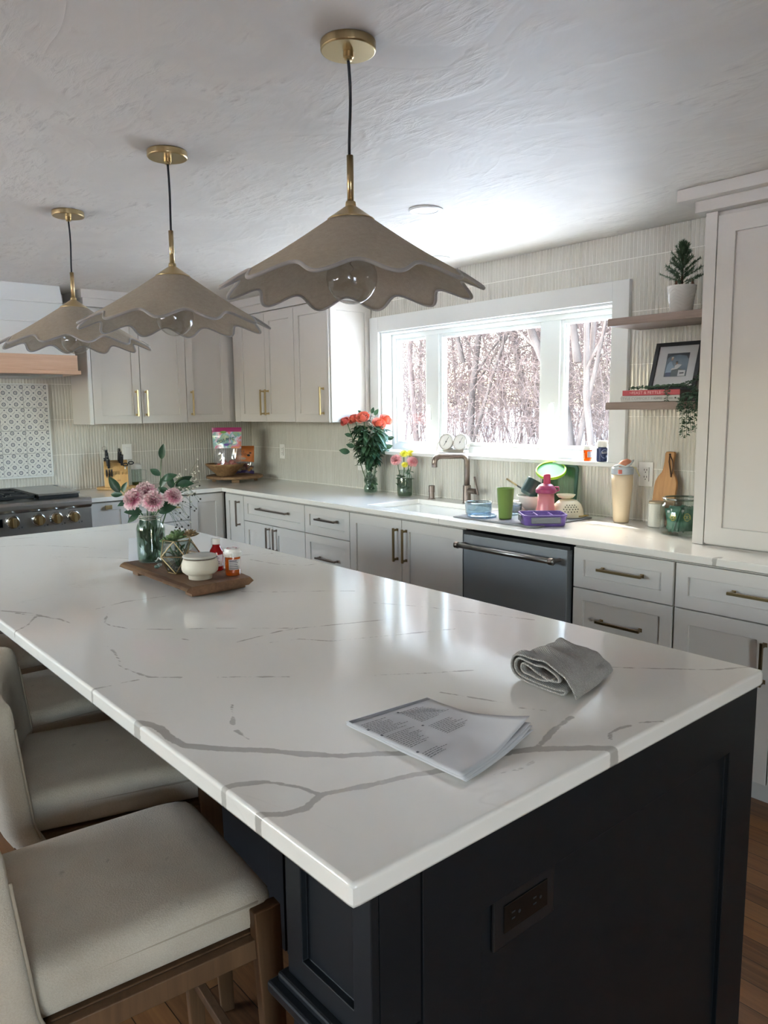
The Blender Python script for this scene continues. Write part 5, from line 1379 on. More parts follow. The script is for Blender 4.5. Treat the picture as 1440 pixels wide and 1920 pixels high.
# ---- small mason jar bouquet
mx_, my_ = 2.035, -.095
mason(mx_, my_, ZQ, 1.30, 'mason jar with cloudy water left of the sink', murky=True)
def offm(dx, dz, dc=0): return Vector((mx_, my_, 0)) + right * dx + tocam * dc + Vector((0, 0, ZQ + dz))
M_YEL = mat('yellow_mum', 'e3d957', .6, var=('f2ea5a', (150, 150, 150), 2))
def mum(c, r, axis, parent):
    b = MB(); ax = Vector(axis).normalized(); a1 = ax.orthogonal().normalized(); a2 = ax.cross(a1); c = Vector(c)
    for L_ in range(4):
        for k in range(16 - 2 * L_):
            a = 2 * pi * (k + .5 * (L_ % 2)) / (16 - 2 * L_); el = .12 + .34 * L_; d = (a1 * cos(a) + a2 * sin(a)) * cos(el) + ax * sin(el)
            leaf(b, c + ax * .002 * L_, d, ax, r * (1 - .13 * L_), r * .26, -.12, 4, .15)
    b.sphere(c + ax * .006, r * .22, 10, 6); b.build('bloom', M_YEL, parent, smooth=True)
mp_ = lambda px, py: ((px - 764) * .00352, (928 - py) * .00352)
FJ = (mx_, my_, ZQ + .012)
for i, (px, py, dc, r, lab) in enumerate(((747, 860, .02, .038, 'coral carnation on the left of the small jar bouquet'), (779, 863, .03, .036, 'coral carnation on the right of the small jar bouquet'))):
    dx, dz = mp_(px, py); hc = offm(dx, dz, dc); axv = right * dx * 8 + tocam * .8 + Vector((0, 0, .6))
    cut_flower('carnation', lab, 'flower', 'coral carnations in the small jar', FJ, hc - axv.normalized() * r * .8, lambda e, hc=hc, r=r, axv=axv, i=i: carnation(hc, r, axv, M_CARN2, 'bloom', e, 5, 40 + i))
for i, (px, py, dc, r, lab) in enumerate(((763, 852, .0, .034, 'yellow chrysanthemum topping the small jar bouquet, left one'), (775, 851, -.01, .030, 'yellow chrysanthemum topping the small jar bouquet, right one'), (764, 871, .035, .027, 'yellow chrysanthemum at the jar mouth, lowest of the three'))):
    dx, dz = mp_(px, py); hc = offm(dx, dz, dc); axv = tocam * .8 + Vector((0, 0, .8))
    cut_flower('chrysanthemum', lab, 'flower', 'yellow chrysanthemums in the small jar', FJ, hc, lambda e, hc=hc, r=r, axv=axv: mum(hc, r, axv, e))
b = MB()
for k in range(24):
    q = Vector((mx_ + rs.uniform(-.03, .03), my_ + rs.uniform(-.03, .03), ZQ + rs.uniform(.02, .16))); leaf(b, q, (rs.uniform(-1, 1), rs.uniform(-1, 1), rs.uniform(-.2, 1)), (rs.uniform(-1, 1), rs.uniform(-1, 1), .2), .035, .014, .3, 5)
tag(b.build('submerged_greens', M_LEAF2, smooth=True), 'green leaves and stems inside the small cloudy jar', 'foliage', kind='stuff')

# ---- window sill things (y in the recess)
ZS = 1.1965
tt = empty('weather_dials', (2.37, .020, ZS), 'pair of round white weather dials on a wire stand, on the sill', 'weather station')
dn = (Vector((5.636, -3.348, 0)) - Vector((2.36, .02, 0))).normalized(); dn = Vector((.52, -.854, .0)).normalized()
rt = Vector((.854, .52, 0)).normalized(); rt = Vector((1, .0, 0)); dnn = Vector((0, -1, .12)).normalized()
dnn = Vector((.20, -.96, .20)).normalized(); rt = Vector((0, 0, 1)).cross(dnn) * 1.0; rt = Vector((.98, .2, 0)).normalized()
for i, cx in enumerate((2.318, 2.425)):
    c = Vector((cx, -.004 + (.012 if i else 0), ZS + .072)); Q = dnn.to_track_quat('Z', 'Y').to_matrix().to_4x4(); Mx = Q
    dm = MB().lathe([(.030, -.045), (.050, -.040), (.052, -.004), (.050, .003), (.046, .003), (.0455, .0), (.001, .0)], c, 40, Mx).build('dial_case', mat('champagne_metal', 'b9b3aa', .3, .9), tt, smooth=False, bev=.0005)
    MB().lathe([(.045, .0005), (.045, .0012), (.001, .0012)], c, 40, Mx).build('dial_face', M_WHITE, dm)
    b = MB(); u_ = Q @ Vector((1, 0, 0)); v_ = dnn.cross(u_)
    upv = (Vector((0, 0, 1)) - dnn * dnn.z).normalized(); sd_ = upv.cross(dnn)
    c2 = c + dnn * .0020
    a = radians(28); hd_ = (upv * cos(a) + sd_ * sin(a)) if True else upv
    hd_ = upv * cos(a) + (-sd_) * (-sin(a)) * (1)
    if hd_.x < 0: hd_ = upv * cos(a) - sd_ * sin(a)
    b.tube([c2 - hd_ * (.030 if i == 0 else .012), c2 + hd_ * .034], .0010, 5); b.sphere(c2, .0045, 10, 6)
    for k in range(36):
        an = 2 * pi * k / 36; d_ = upv * cos(an) + sd_ * sin(an); b.tube([c2 + d_ * .038 - dnn * .0005, c2 + d_ * .041 - dnn * .0005], .0004, 4)
    b.build('needle', mat('needle_grey', '5d5f63', .4), dm)
b = MB(); b.tube([(2.255, -.030, ZS + .004), (2.262, -.020, ZS + .06), (2.272, -.008, ZS + .085)], .0022, 6); b.tube([(2.492, -.020, ZS + .004), (2.484, -.010, ZS + .06), (2.474, .002, ZS + .085)], .0022, 6)
b.tube([(2.255, -.030, ZS + .003), (2.492, -.020, ZS + .003)], .0022, 6); b.tube([(2.262, .050, ZS + .003), (2.492, .055, ZS + .003)], .0022, 6); b.tube([(2.255, -.030, ZS + .003), (2.262, .05, ZS + .003)], .0022, 6); b.tube([(2.492, -.02, ZS + .003), (2.492, .055, ZS + .003)], .0022, 6)
b.build('wire_stand', mat('champagne_metal', 'b9b3aa', .3, .9), tt, smooth=True)
MB().box(2.285, 2.462, .0, .045, ZS + .006, ZS + .026).build('base_bar', mat('champagne_metal', 'b9b3aa', .3, .9), tt, bev=.004)
pill_bottle(3.345, -.008, ZS, .92, 'orange pill bottle on the window sill beside the blue bottle')
bx, by = 3.432, -.012
vb = empty('supplement_bottle', (bx, by, ZS), 'dark blue supplement bottle with white cap at the sill end', 'bottle')
MB().lathe([(.025, .001), (.027, .004), (.027, .066), (.022, .073), (.001, .073)], (bx, by, ZS), 32).build('bottle', mat('navy_bottle', '1f2f5c', .35), vb, smooth=False, bev=.0006)
MB().lathe([(.0255, .0735), (.0260, .076), (.0260, .104), (.024, .106), (.001, .106)], (bx, by, ZS), 32).build('cap', M_WHITE, vb, bev=.001)
b = MB()
def cylmap(x, y, z, r, a0): return lambda u, v, n: Vector((x + (r + n) * cos(a0 + u / r), y + (r + n) * sin(a0 + u / r), z + v))
b.text('SLEEP', .014, cylmap(bx, by, ZS + .046, .0272, ca + .25)); lb = b.build('bottle_lettering', M_WHITE, vb)
b = MB(); fm = cylmap(bx, by, ZS + .040, .0272, ca + .25)
b.tube([fm(.020 * cos(2 * pi * k / 24), .021 * sin(2 * pi * k / 24), .0004) for k in range(24)], .0010, 4, closed=True)
for k in range(10): b.sphere(fm(.008 + .012 * rs.random(), -.018 + .012 * rs.random(), .0002), .0028, 6, 4)
b.build('label_graphics', mat('pale_blue_ink', 'a9b8dc', .5), vb)

# ---- dish area
b = MB(); b.grid(20, 10, lambda u, v: Vector((2.925 + .52 * u, -.565 + .46 * v, ZQ + .0035 + .0012 * noise.noise(Vector((u * 9, v * 7, 0))))))
mt = b.build('drying_mat', mat('grey_mat', '86878a', .95, bump=((200, 200, 200), .5, .002)), solid=.005, smooth=True); recenter(mt); tag(mt, 'grey fabric drying mat spread under the washed dishes', 'drying mat')
ZM = ZQ + .0085
def glassbowl(x, y, z, s, label, up=True):
    p = empty('glass_bowl', (x, y, z), label, 'bowl')
    if up: pr = [(.045, .0), (.062, .004), (.070, .016), (.073, .068), (.0745, .071)]
    else: pr = [(.0745, .0), (.073, .004), (.070, .042), (.060, .054), (.001, .056)]
    MB().lathe([(r * s, z_ * s) for r, z_ in pr], (x, y, z), 44, cap0=up, cap1=False).build('bowl', glass('bowl_glass', 'dfeaf0', 2.2), p, smooth=True, solid=.003)
    MB().tube([(x + .0745 * s * cos(2 * pi * k / 40), y + .0745 * s * sin(2 * pi * k / 40), z + (.071 if up else .002) * s) for k in range(40)], .0022, 6, closed=True).build('rim', glass('rim_glass', 'cfe0e8', 3.0), p, smooth=True)
    return p
glassbowl(3.000, -.455, ZM, .95, 'clear glass bowl on the drying mat, left of the green cup')
glassbowl(3.11, -.335, ZM, .80, 'second clear glass bowl on the mat, behind the green cup')
lp = empty('container_lid', (3.085, -.520, ZM), 'pale blue container lid flat on the mat by the green cup', 'lid')
M_BLUEP = glass('blue_lid', 'bcd0e2', 2.0, .1, .2)
MB().lathe([(.070, .0), (.074, .003), (.074, .008), (.066, .010), (.062, .006), (.001, .006)], (3.045, -.478, ZM), 40).build('lid', M_BLUEP, lp, smooth=False)
cu = empty('plastic_cup', (3.165, -.445, ZM), 'tall lime green plastic cup on the drying mat', 'cup')
MB().lathe([(.029, .001), (.031, .0), (.0325, .006), (.0430, .150), (.0438, .153), (.0425, .153), (.0415, .150), (.031, .008), (.001, .007)], (3.175, -.450, ZM), 40, cap0=True, cap1=False).build('cup', mat('lime_green', '748f45', .4, spec=.4), cu, smooth=True)
# purple lunch box
lb_o = empty('lunch_box', (3.405, -.445, ZQ), 'purple divided lunch box with grey latch at the counter front', 'lunch box', rz=0)
M_PUR = mat('purple_plastic', '6c549c', .35); M_PURD = mat('purple_inner', '5a3d96', .4); M_LATCH = mat('grey_latch', '6b6e74', .4)
ua = right.copy(); vb_ = Vector((-ua.y, ua.x, 0)); L0 = Vector((3.392, -.435, ZQ))
def FLB(u, v, n): return L0 + ua * u + vb_ * v + Vector((0, 0, n))
def rrect(hx, hy, r, n=5):
    P = []
    for cx, cy, a0 in ((hx - r, hy - r, 0), (-hx + r, hy - r, pi / 2), (-hx + r, -hy + r, pi), (hx - r, -hy + r, 3 * pi / 2)):
        for k in range(n + 1): a = a0 + pi / 2 * k / n; P.append((cx + r * cos(a), cy + r * sin(a)))
    return P
b = MB(); prof = [(.092, .070, 0), (.097, .074, .006), (.101, .078, .046), (.105, .082, .048), (.105, .082, .056), (.099, .076, .056), (.097, .074, .010)]
R_ = [[b.b.verts.new(FLB(u, v, z)) for u, v in rrect(hx, hy, .022)] for hx, hy, z in prof]
for i in range(len(R_) - 1):
    for k in range(len(R_[0])): j = (k + 1) % len(R_[0]); b.b.faces.new([R_[i][k], R_[i][j], R_[i + 1][j], R_[i + 1][k]])
b.b.faces.new(R_[0][::-1]); b.b.faces.new(R_[-1])
b.build('box', M_PUR, lb_o, smooth=False, bev=.0015)
b = MB()
def ob(b, F, u0, u1, v0, v1, n0, n1):
    vs_ = [F(u, v, n) for u in (u0, u1) for v in (v0, v1) for n in (n0, n1)]
    b._new(vs_, [(0, 1, 3, 2), (4, 6, 7, 5), (0, 4, 5, 1), (2, 3, 7, 6), (0, 2, 6, 4), (1, 5, 7, 3)])
for u in (-.032, .040): ob(b, FLB, u - .002, u + .002, -.074, .074, .010, .052)
ob(b, FLB, -.098, .098, .018, .022, .010, .050)
b.build('divider', M_PUR, lb_o)
b = MB(); ob(b, FLB, -.070, .070, -.092, -.0825, .016, .046); b.build('front_latch', M_LATCH, lb_o, bev=.004)
b = MB(); ob(b, FLB, .1055, .111, -.03, .03, .02, .05); b.build('side_latch', M_LATCH, lb_o, bev=.002)
b = MB(); ob(b, FLB, -.111, -.1055, -.03, .03, .02, .05); b.build('side_latch', M_LATCH, lb_o, bev=.002)
# pink water bottle
wx, wy = 3.285, -.270
wb = empty('water_bottle', (wx, wy, ZM), 'pink water bottle with raised magenta spout in the dish area', 'water bottle')
M_PINK = mat('pink_plastic', 'd98a8e', .3); M_MAG = mat('magenta_lid', 'a03a63', .35)
MB().lathe([(.050, .001), (.052, .004), (.050, .02), (.042, .060), (.0405, .122), (.001, .122)], (wx, wy, ZM), 40).build('bottle', M_PINK, wb, smooth=True)
MB().lathe([(.049, .1225), (.051, .126), (.051, .140), (.047, .146), (.036, .160), (.024, .168), (.001, .169)], (wx, wy, ZM), 40).build('lid', M_MAG, wb, smooth=False, bev=.001)
b = MB(); q = Vector((wx, wy, ZM)) + right * .004; F_ = lambda u, v, n: q + right * u + tocam * v + Vector((0, 0, n))
ob(b, F_, -.018, .018, -.012, .012, .150, .218); b.build('spout', mat('magenta_spout', 'b8345c', .35), wb, bev=.010, seg=3)
b = MB(); b.tube([F_(.045, -.005, .128), F_(.060, 0, .135), F_(.058, 0, .150), F_(.040, 0, .150)], .005, 8); b.build('carry_loop', M_MAG, wb, smooth=True)
# bowls, pot, knife
M_BOWLW = mat('white_stoneware', 'd3d0ca', .4)
def bowlp(x, y, z, r, h, label, m, flip=False, cat='bowl', nm='serving_bowl'):
    pr = [(r * .45, .001), (r * .48, .004), (r * .75, h * .30), (r * .97, h * .85), (r, h), (r * .975, h), (r * .93, h * .84), (r * .6, h * .22), (.001, h * .12)]
    if flip: pr = [(r * .97, .001), (r, .0), (r * .985, h * .18), (r * .82, h * .62), (r * .50, h * .90), (r * .47, h), (r * .44, h), (r * .42, h * .93), (.001, h * .92)]
    o = MB().lathe(pr, (x, y, z), 44, cap0=not flip, cap1=False).build(nm, m, smooth=True); recenter(o); return tag(o, label, cat)
bowlp(3.000, -.175, ZM, .082, .052, 'white bowl upside down behind the green cup', M_BOWLW, True)
bowlp(3.095, -.125, ZM, .090, .085, 'white mixing bowl holding the dark pot and knife', M_BOWLW)
b = MB(); Q = Matrix.Translation((3.075, -.120, ZM + .122)) @ Matrix.Rotation(radians(-28), 4, Vector((.75, -.65, 0))) @ Matrix.Rotation(radians(180), 4, 'X')
b.lathe([(.043, -.046), (.046, -.048), (.048, .030), (.038, .046), (.001, .048)], (0, 0, 0), 36, Q, cap0=True)
tag(b.build('storage_canister', mat('dark_teal', '2d4446', .3), smooth=False, bev=.003), 'dark teal container tipped upside down in the white bowl', 'container')
kn = empty('table_knife', (3.02, -.13, 1.03), 'knife with gold handle leaning out of the white bowl to the left', 'knife')
K0 = Vector((3.065, -.135, ZM + .095)); K1 = Vector((2.875, -.085, 1.078)); Km = K0.lerp(K1, .5)
MB().tube([Km, K1], [.0045, .0062], 8).build('gold_handle', M_BRASS, kn, smooth=True)
MB().tube([K0, Km], [.004, .0045], 6).build('blade', M_BLKMET, kn)
# leaning board with green frame, behind
cbd = empty('cutting_board', (3.30, -.035, ZQ), 'green-rimmed translucent cutting board leaning on the tiles', 'cutting board')
tl = Matrix.Rotation(radians(-6.5), 4, 'X')
def FCB(u, v, n): return Vector((3.195, -.048, ZQ + .002)) + Vector((u, .10 * v, 0)) + Vector((0, -n, v * .995))
P_o = [(u, v + .13) for u, v in rrect(.112, .130, .028)]; P_i = [(u, v + .13) for u, v in rrect(.096, .114, .016)]
b = MB(); n_ = len(P_o)
va_ = [[b.b.verts.new(FCB(u, v, nn)) for u, v in P] for P, nn in ((P_o, 0), (P_o, .010), (P_i, .010), (P_i, 0))]
for i in range(4):
    for k in range(n_): j = (k + 1) % n_; b.b.faces.new([va_[i][k], va_[i][j], va_[(i + 1) % 4][j], va_[(i + 1) % 4][k]])
b.build('rim', mat('deep_green_rubber', '2f5547', .5), cbd, bev=.001)
b = MB(); b.prism(P_i, FCB, .0035, .0065); b.build('panel', glass('green_glass', 'b4ccb4', 1.0, .1, .06), cbd)
# lime lid propped on top
M_LIME = mat('lime_rim', '9ad02c', .4); 
def f_limelid(t, b, tc):
    tl_ = t.nodes.new('ShaderNodeBsdfTranslucent'); tl_.inputs[0].default_value = lin('8fe0a8'); mx = t.nodes.new('ShaderNodeMixShader'); mx.inputs[0].default_value = .6
    out = [x for x in t.nodes if x.type == 'OUTPUT_MATERIAL'][0]
    t.links.new(b.outputs[0], mx.inputs[1]); t.links.new(tl_.outputs[0], mx.inputs[2]); t.links.new(mx.outputs[0], out.inputs[0])
M_LIDG = mat('translucent_green', '9fe0b4', .4, fn=f_limelid)
ll = empty('container_lid', (3.18, -.13, 1.14), 'round lime-rimmed translucent green lid balanced on the dishes', 'lid')
Q = (Vector((.25, -.42, .87)).normalized()).to_track_quat('Z', 'Y').to_matrix().to_4x4(); cL = Vector((3.200, -.120, 1.146))
MB().lathe([(.070, -.004), (.070, .0), (.001, .0)], cL, 44, Q).build('disc', M_LIDG, ll)
b = MB(); b.lathe([(.0705, -.008), (.078, -.008), (.079, .004), (.077, .007), (.0705, .006)], cL, 48, Q, cap0=False, cap1=False); b.build('rim', M_LIME, ll, bev=.001)
# colander upside down with a small dish on top
M_CREAM = mat('cream_enamel', 'ddd6bd', .35)
co = empty('colander', (3.315, -.165, ZM), 'cream colander upside down on the right of the mat', 'colander')
cx, cy = 3.338, -.160
MB().lathe([(.083, .001), (.086, .0), (.086, .004), (.080, .010), (.078, .030), (.066, .060), (.045, .080), (.030, .085), (.001, .086)], (cx, cy, ZM), 48, cap0=False).build('body', M_CREAM, co, smooth=True, solid=.001)
b = MB()
ctd = math.atan2(tocam.y, tocam.x)
for i, row in enumerate((5, 6, 5, 4)):
    for k in range(row):
        el = .40 + i * .20; a = ctd + (k - (row - 1) / 2) * .20; 
        rr_ = .081 - .0 ; z_ = [.030, .042, .053, .062][i]; r_ = [.0787, .0748, .0700, .0652][i]
        nrm = Vector((cos(a) * .8, sin(a) * .8, .5)).normalized(); p_ = Vector((cx + r_ * cos(a), cy + r_ * sin(a), ZM + z_)); b.cyl(p_ - nrm * .001, p_ + nrm * .0012, .0030, seg=8)
b.build('holes', mat('colander_hole', '4d4a40', .8), co)
b = MB(); b.tube([(cx + .082, cy - .02, ZM + .008), (cx + .112, cy - .012, ZM + .012), (cx + .112, cy + .018, ZM + .012), (cx + .082, cy + .02, ZM + .008)], .003, 6); b.build('loop_handle', mat('gold_wire', 'b99a5c', .4, .8), co, smooth=True)
bowlp(cx - .012, cy, ZM + .0870, .048, .022, 'small cream dish resting on the upturned colander', M_CREAM, nm='small_dish')

# ---- beige tumbler
tx, ty = 3.610, -.105
tb = empty('tumbler', (tx, ty, ZQ), 'tall beige insulated tumbler with pale blue lid and peach straw flap', 'tumbler')
M_BEIGE = mat('beige_powdercoat', 'cdbb9e', .45, bump=((500, 500, 500), .1, .0004))
MB().lathe([(.034, .001), (.037, .004), (.040, .06), (.047, .15), (.050, .20), (.050, .232), (.001, .233)], (tx, ty, ZQ), 48).build('cup', M_BEIGE, tb, smooth=True)
ld = MB().lathe([(.051, .2335), (.052, .237), (.052, .262), (.048, .268), (.001, .269)], (tx, ty, ZQ), 48).build('lid', mat('pale_blue_lid', 'a9b2ba', .4), tb, smooth=False, bev=.001)
T_ = lambda u, v, n: Vector((tx, ty, ZQ)) + right * u + tocam * v + Vector((0, 0, n))
b = MB(); b.tube([T_(-.012, 0, .270), T_(.0, .01, .283), T_(.02, .01, .292), T_(.035, .0, .292)], [.016, .019, .017, .010], 14); b.build('straw_flap', mat('peach_plastic', 'c98468', .4), ld, smooth=True)
b = MB(); ob(b, T_, -.034, -.016, .040, .0500, .238, .258); b.build('red_tab', mat('coral_tab', 'c0685c', .4), ld, bev=.002)
b = MB(); b.tube([T_(-.045, .01, .272), T_(-.020, .02, .278), T_(.005, .03, .270), T_(.035, .02, .285), T_(.05, .0, .298)], .005, 8); b.build('carry_arm', mat('white_soft', 'dadfe2', .4), ld, smooth=True)
b = MB(); b.tube([T_(.045, .0, .268), T_(.062, .01, .262), T_(.066, .012, .248), T_(.078, .01, .228), T_(.080, .01, .222)], .0035, 8); b.build('cord_loop', mat('cream_cord', 'cfc69a', .5), ld, smooth=True)

# ---- candle, jar with packets, paddle board
cx, cy = 3.802, -.118
cj = empty('candle_jar', (cx, cy, ZQ), 'small white candle jar with wooden lid between tumbler and glass jar', 'candle')
MB().lathe([(.034, .001), (.036, .003), (.0365, .108), (.0345, .110), (.001, .110)], (cx, cy, ZQ), 36).build('jar', mat('white_frosted', 'cfcfc5', .3), cj, smooth=False, bev=.001)
MB().lathe([(.0352, .1105), (.0352, .118), (.034, .119), (.001, .119)], (cx, cy, ZQ), 36).build('lid', mat('pale_wood_lid', 'b9ab92', .5), cj)
b = MB(); fm = cylmap(cx, cy, ZQ + .058, .0368, ca + .15); b.tube([fm(.016 * cos(2 * pi * k / 24), .018 * sin(2 * pi * k / 24), .0003) for k in range(24)], .0006, 4, closed=True)
for k in range(3): b._new([fm(u, v, .0005) for u, v in ((-.009 + k * .002, .004 - k * .005), (.009 - k * .002, .004 - k * .005), (.009 - k * .002, .0055 - k * .005), (-.009 + k * .002, .0055 - k * .005))], [(0, 1, 2, 3)])
b.build('printed_label', mat('pale_grey_print', 'b3b3ae', .5), cj)
gx, gy = 3.985, -.225
gj = empty('glass_canister', (gx, gy, ZQ), 'wide clear glass jar full of green packets beside the tall cabinet', 'jar')
MB().lathe([(.070, .001), (.085, .004), (.090, .014), (.090, .120), (.083, .134), (.078, .138), (.078, .150), (.083, .152), (.083, .158), (.079, .160)], (gx, gy, ZQ), 56, cap1=False).build('glass_body', M_JAR, gj, smooth=True, solid=.003)
MB().tube([(gx + .081 * cos(2 * pi * k / 48), gy + .081 * sin(2 * pi * k / 48), ZQ + .157) for k in range(48)], .0045, 8, closed=True).build('rim', glass('thick_rim_glass', 'c4cfc9', 4.0), gj, smooth=True)
M_PKT = mat('green_packet', '2f6450', .4, var=('3d7760', (25, 25, 25), 2)); M_PKY = mat('packet_yellow', 'c9b85e', .5); M_PKW = mat('packet_white', 'c8d0cc', .5)
rs = random.Random(12)
pk = None; labs_ = ['green packet with yellow lettering outline standing in the glass jar']
for k in range(12):
    a = ctd + (k - 5) * .36 if k < 9 else rs.uniform(0, 6); rad = .060 if k < 9 else .02
    p_ = Vector((gx + rad * cos(a), gy + rad * sin(a), ZQ + .008)); nrm = Vector((cos(a), sin(a), .22 * rs.uniform(.2, 1))).normalized(); ss = Vector((-sin(a), cos(a), 0)); tlt = rs.uniform(-.35, .35) if k != 5 else 0
    upp = nrm.cross(ss).normalized(); upp = upp if upp.z > 0 else -upp; s2 = (ss * cos(tlt) + upp * sin(tlt)); u2 = (upp * cos(tlt) - ss * sin(tlt))
    Fp = lambda u, v, n, p_=p_, s2=s2, u2=u2, nrm=nrm: p_ + s2 * u + u2 * (v + .012) + nrm * n
    e = empty('tea_packet', tuple(p_), 'green foil packet with yellow print inside the wide glass jar', 'packet', 'green packets in the glass jar')
    b = MB(); b.grid(8, 8, lambda u, v: Fp((u - .5) * .066, v * .104, .004 * sin(pi * u) * sin(pi * v) + .001 * sin(u * 20) * v)); b.build('foil', M_PKT, e, smooth=True, solid=.0015)
    b = MB()
    b.tube([Fp(.014 * cos(2 * pi * q / 14) * (1 + .15 * sin(3 * q)), .060 + .016 * sin(2 * pi * q / 14), .0052) for q in range(14)], .0014, 4, closed=True)
    b.tube([Fp(.005 * cos(2 * pi * q / 8) - .006, .060 + .007 * sin(2 * pi * q / 8), .0052) for q in range(8)], .0010, 4, closed=True); b.tube([Fp(.005 * cos(2 * pi * q / 8) + .006, .060 + .007 * sin(2 * pi * q / 8), .0052) for q in range(8)], .0010, 4, closed=True)
    b.build('yellow_print', M_PKY, e)
    b = MB(); b.prism([(-.024, .084), (-.014, .082), (-.012, .092), (-.022, .094)], lambda u, v, n: Fp(u, v, n), .0042, .0052); b.build('white_print', M_PKW, e)
pb = empty('paddle_board', (3.80, -.03, ZQ), 'wooden paddle cutting board with leather loop leaning on the tiles', 'cutting board')
def FPB(u, v, n): return Vector((3.795 + u + v * .045, -.060 + v * .13, ZQ + .002 + v * .99)) + Vector((0, -n, 0))
half = [(.050, .0), (.055, .010), (.056, .18), (.054, .205), (.044, .228), (.030, .246), (.024, .262), (.022, .30), (.0235, .338), (.019, .346)]
poly = [(u, v) for u, v in half] + [(-u, v) for u, v in reversed(half)]
b = MB(); b.prism(poly, FPB, 0, .016); b.build('board', M_BOARD, pb, bev=.003)
b = MB(); b.cyl(FPB(.002, .333, .0155), FPB(.002, .333, .0175), .005, seg=12); b.build('hole', mat('hole_dark', '2b2019', .9), pb)
b = MB(); b.tube([FPB(.002, .333, .018), FPB(.004, .30, .021), FPB(.016, .262, .021), FPB(.024, .228, .019)], .0025, 6); b.tube([FPB(.002, .333, .018), FPB(.022, .30, .019), FPB(.027, .27, .019), FPB(.024, .228, .019)], .0025, 6); b.build('leather_loop', mat('brown_leather', '5b4334', .7), pb, smooth=True)

# ================================================================= SHELF ITEMS
ZH1, ZH2 = 1.8665, 1.4915
px_, py_ = 3.908, -.165
pt = empty('plant_pot', (px_, py_, ZH1), 'white ceramic pot with embossed zigzag on the upper shelf', 'plant pot')
b = MB(); b.lathe([(.043, .001), (.046, .003), (.060, .112), (.0605, .118), (.057, .118), (.055, .108), (.001, .106)], (px_, py_, ZH1), 48, cap0=True, cap1=False); po = b.build('pot', mat('white_glazed', 'dcdad6', .18), pt, smooth=True)
b = MB()
for row in range(7):
    z0 = .012 + row * .014
    pts = []
    for k in range(48):
        a = 2 * pi * k / 48; ph_ = (k % 12) / 12; tri = abs(ph_ - .5) * 2; z_ = z0 + .020 * tri; r_ = .0455 + .0145 * z_ / .112; pts.append((px_ + r_ * cos(a), py_ + r_ * sin(a), ZH1 + z_))
    b.tube(pts, .0011, 5, closed=True)
b.build('zigzag_relief', mat('white_glazed', 'dcdad6', .18), po, smooth=True)
cf = empty('potted_conifer', (px_, py_, ZH1 + .107), 'small green artificial conifer in the white zigzag pot', 'plant')
M_NEEDLE = leafmat('conifer_needles', '3c5a48', '587358', .6)
M_PINEC = mat('pine_cone', '7a5844', .8)
b = MB(); b.tube([(px_, py_, ZH1 + .108), (px_, py_, ZH1 + .29)], [.006, .002], 8); b.build('trunk', M_BROWN, cf)
rs = random.Random(2); br_list = []
for k in range(46):
    t_ = k / 46; z_ = .120 + .165 * t_; L_ = (.092 * (1 - t_) ** .75 + .016) * rs.uniform(.75, 1.05); a = k * 2.4; br_list.append((z_, L_, a, .35 + .9 * t_))
for qi, (z_, L_, a, el) in enumerate(br_list):
    b = MB(); A = Vector((px_, py_, ZH1 + z_)); d = Vector((cos(a) * cos(el), sin(a) * cos(el), sin(el)))
    B = A + d * L_
    if B.x > 4.115: B.x = 4.112
    if B.y > -.012: B.y = -.014
    b.tube([A, B], .0012, 4)
    for i in range(120):
        q = A.lerp(B, .15 + .88 * rs.random()); nd = (d * .8 + Vector((rs.gauss(0, .7), rs.gauss(0, .7), rs.gauss(0, .7)))).normalized() * rs.uniform(.012, .019)
        s_ = nd.cross(Vector((0, .3, 1))).normalized() * .0013; T2 = q + nd
        if T2.y > -.004: T2.y = -.004
        b._new([q - s_, q + s_, T2], [(0, 1, 2)])
    b.build('branch', M_NEEDLE, cf)
for dx, dz in ((-.034, .118), (.036, .125)):
    q = Vector((px_, py_, 0)) + right * dx + tocam * .025 + Vector((0, 0, ZH1 + dz)); b = MB()
    for L_ in range(5):
        for k in range(7): a = 2 * pi * (k + L_ * .5) / 7; leaf(b, q + Vector((0, 0, -.012 + L_ * .006)), (cos(a), sin(a), .6), (0, 0, 1), .014 - .0015 * L_, .008, -.2, 3)
    b.build('pine_cone', M_PINEC, cf)
# books
bk1 = empty('book', (3.84, -.13, ZH2), 'white-spined hardcover lying flat on the lower shelf, under the red book', 'book')
def book(e, x0, x1, y0, y1, z0, h, mspine, title, sub, inkm, tx_, sz, m_cover):
    MB().box(x0 + .003, x1 - .003, y0 + .003, y1 - .002, z0 + .0025, z0 + h - .0025).build('page_block', mat('unlit_page_edges', '77736e', .8, bump=((3, 3, 900), .5, .001)), e)  # page grey is darkened to stand for the unlit book ends
    b = MB(); b.box(x0, x1, y0, y1, z0 + .0002, z0 + .0022); b.box(x0, x1, y0, y1, z0 + h - .0022, z0 + h); b.build('cover', m_cover, e)
    MB().box(x0, x1, y0 - .0020, y0 + .0015, z0 + .0002, z0 + h).build('spine', mspine, e, bev=.0008)
    F_ = lambda u, v, n: Vector((u, y0 - .0021 - n, v))
    for s_, xx, size, mm in title:
        b = MB(); b.text(s_, size, lambda u, v, n, xx=xx: F_(xx + u, z0 + h * .5 + v, n), squeeze=1.15); b.build('spine_lettering', mm, e)
M_REDB = mat('red_cover', 'b5434c', .5); M_WHB = mat('white_cover', 'bdbcba', .5); M_INK1 = mat('silver_ink', '8f8f8d', .5); M_INK2 = mat('black_ink', '2b2b2c', .5); M_INK3 = mat('pink_ink', 'e6b5b5', .5); M_DKC = mat('unlit_cover', '4e5053', .6)  # last colour paints the shade on the unlit book ends
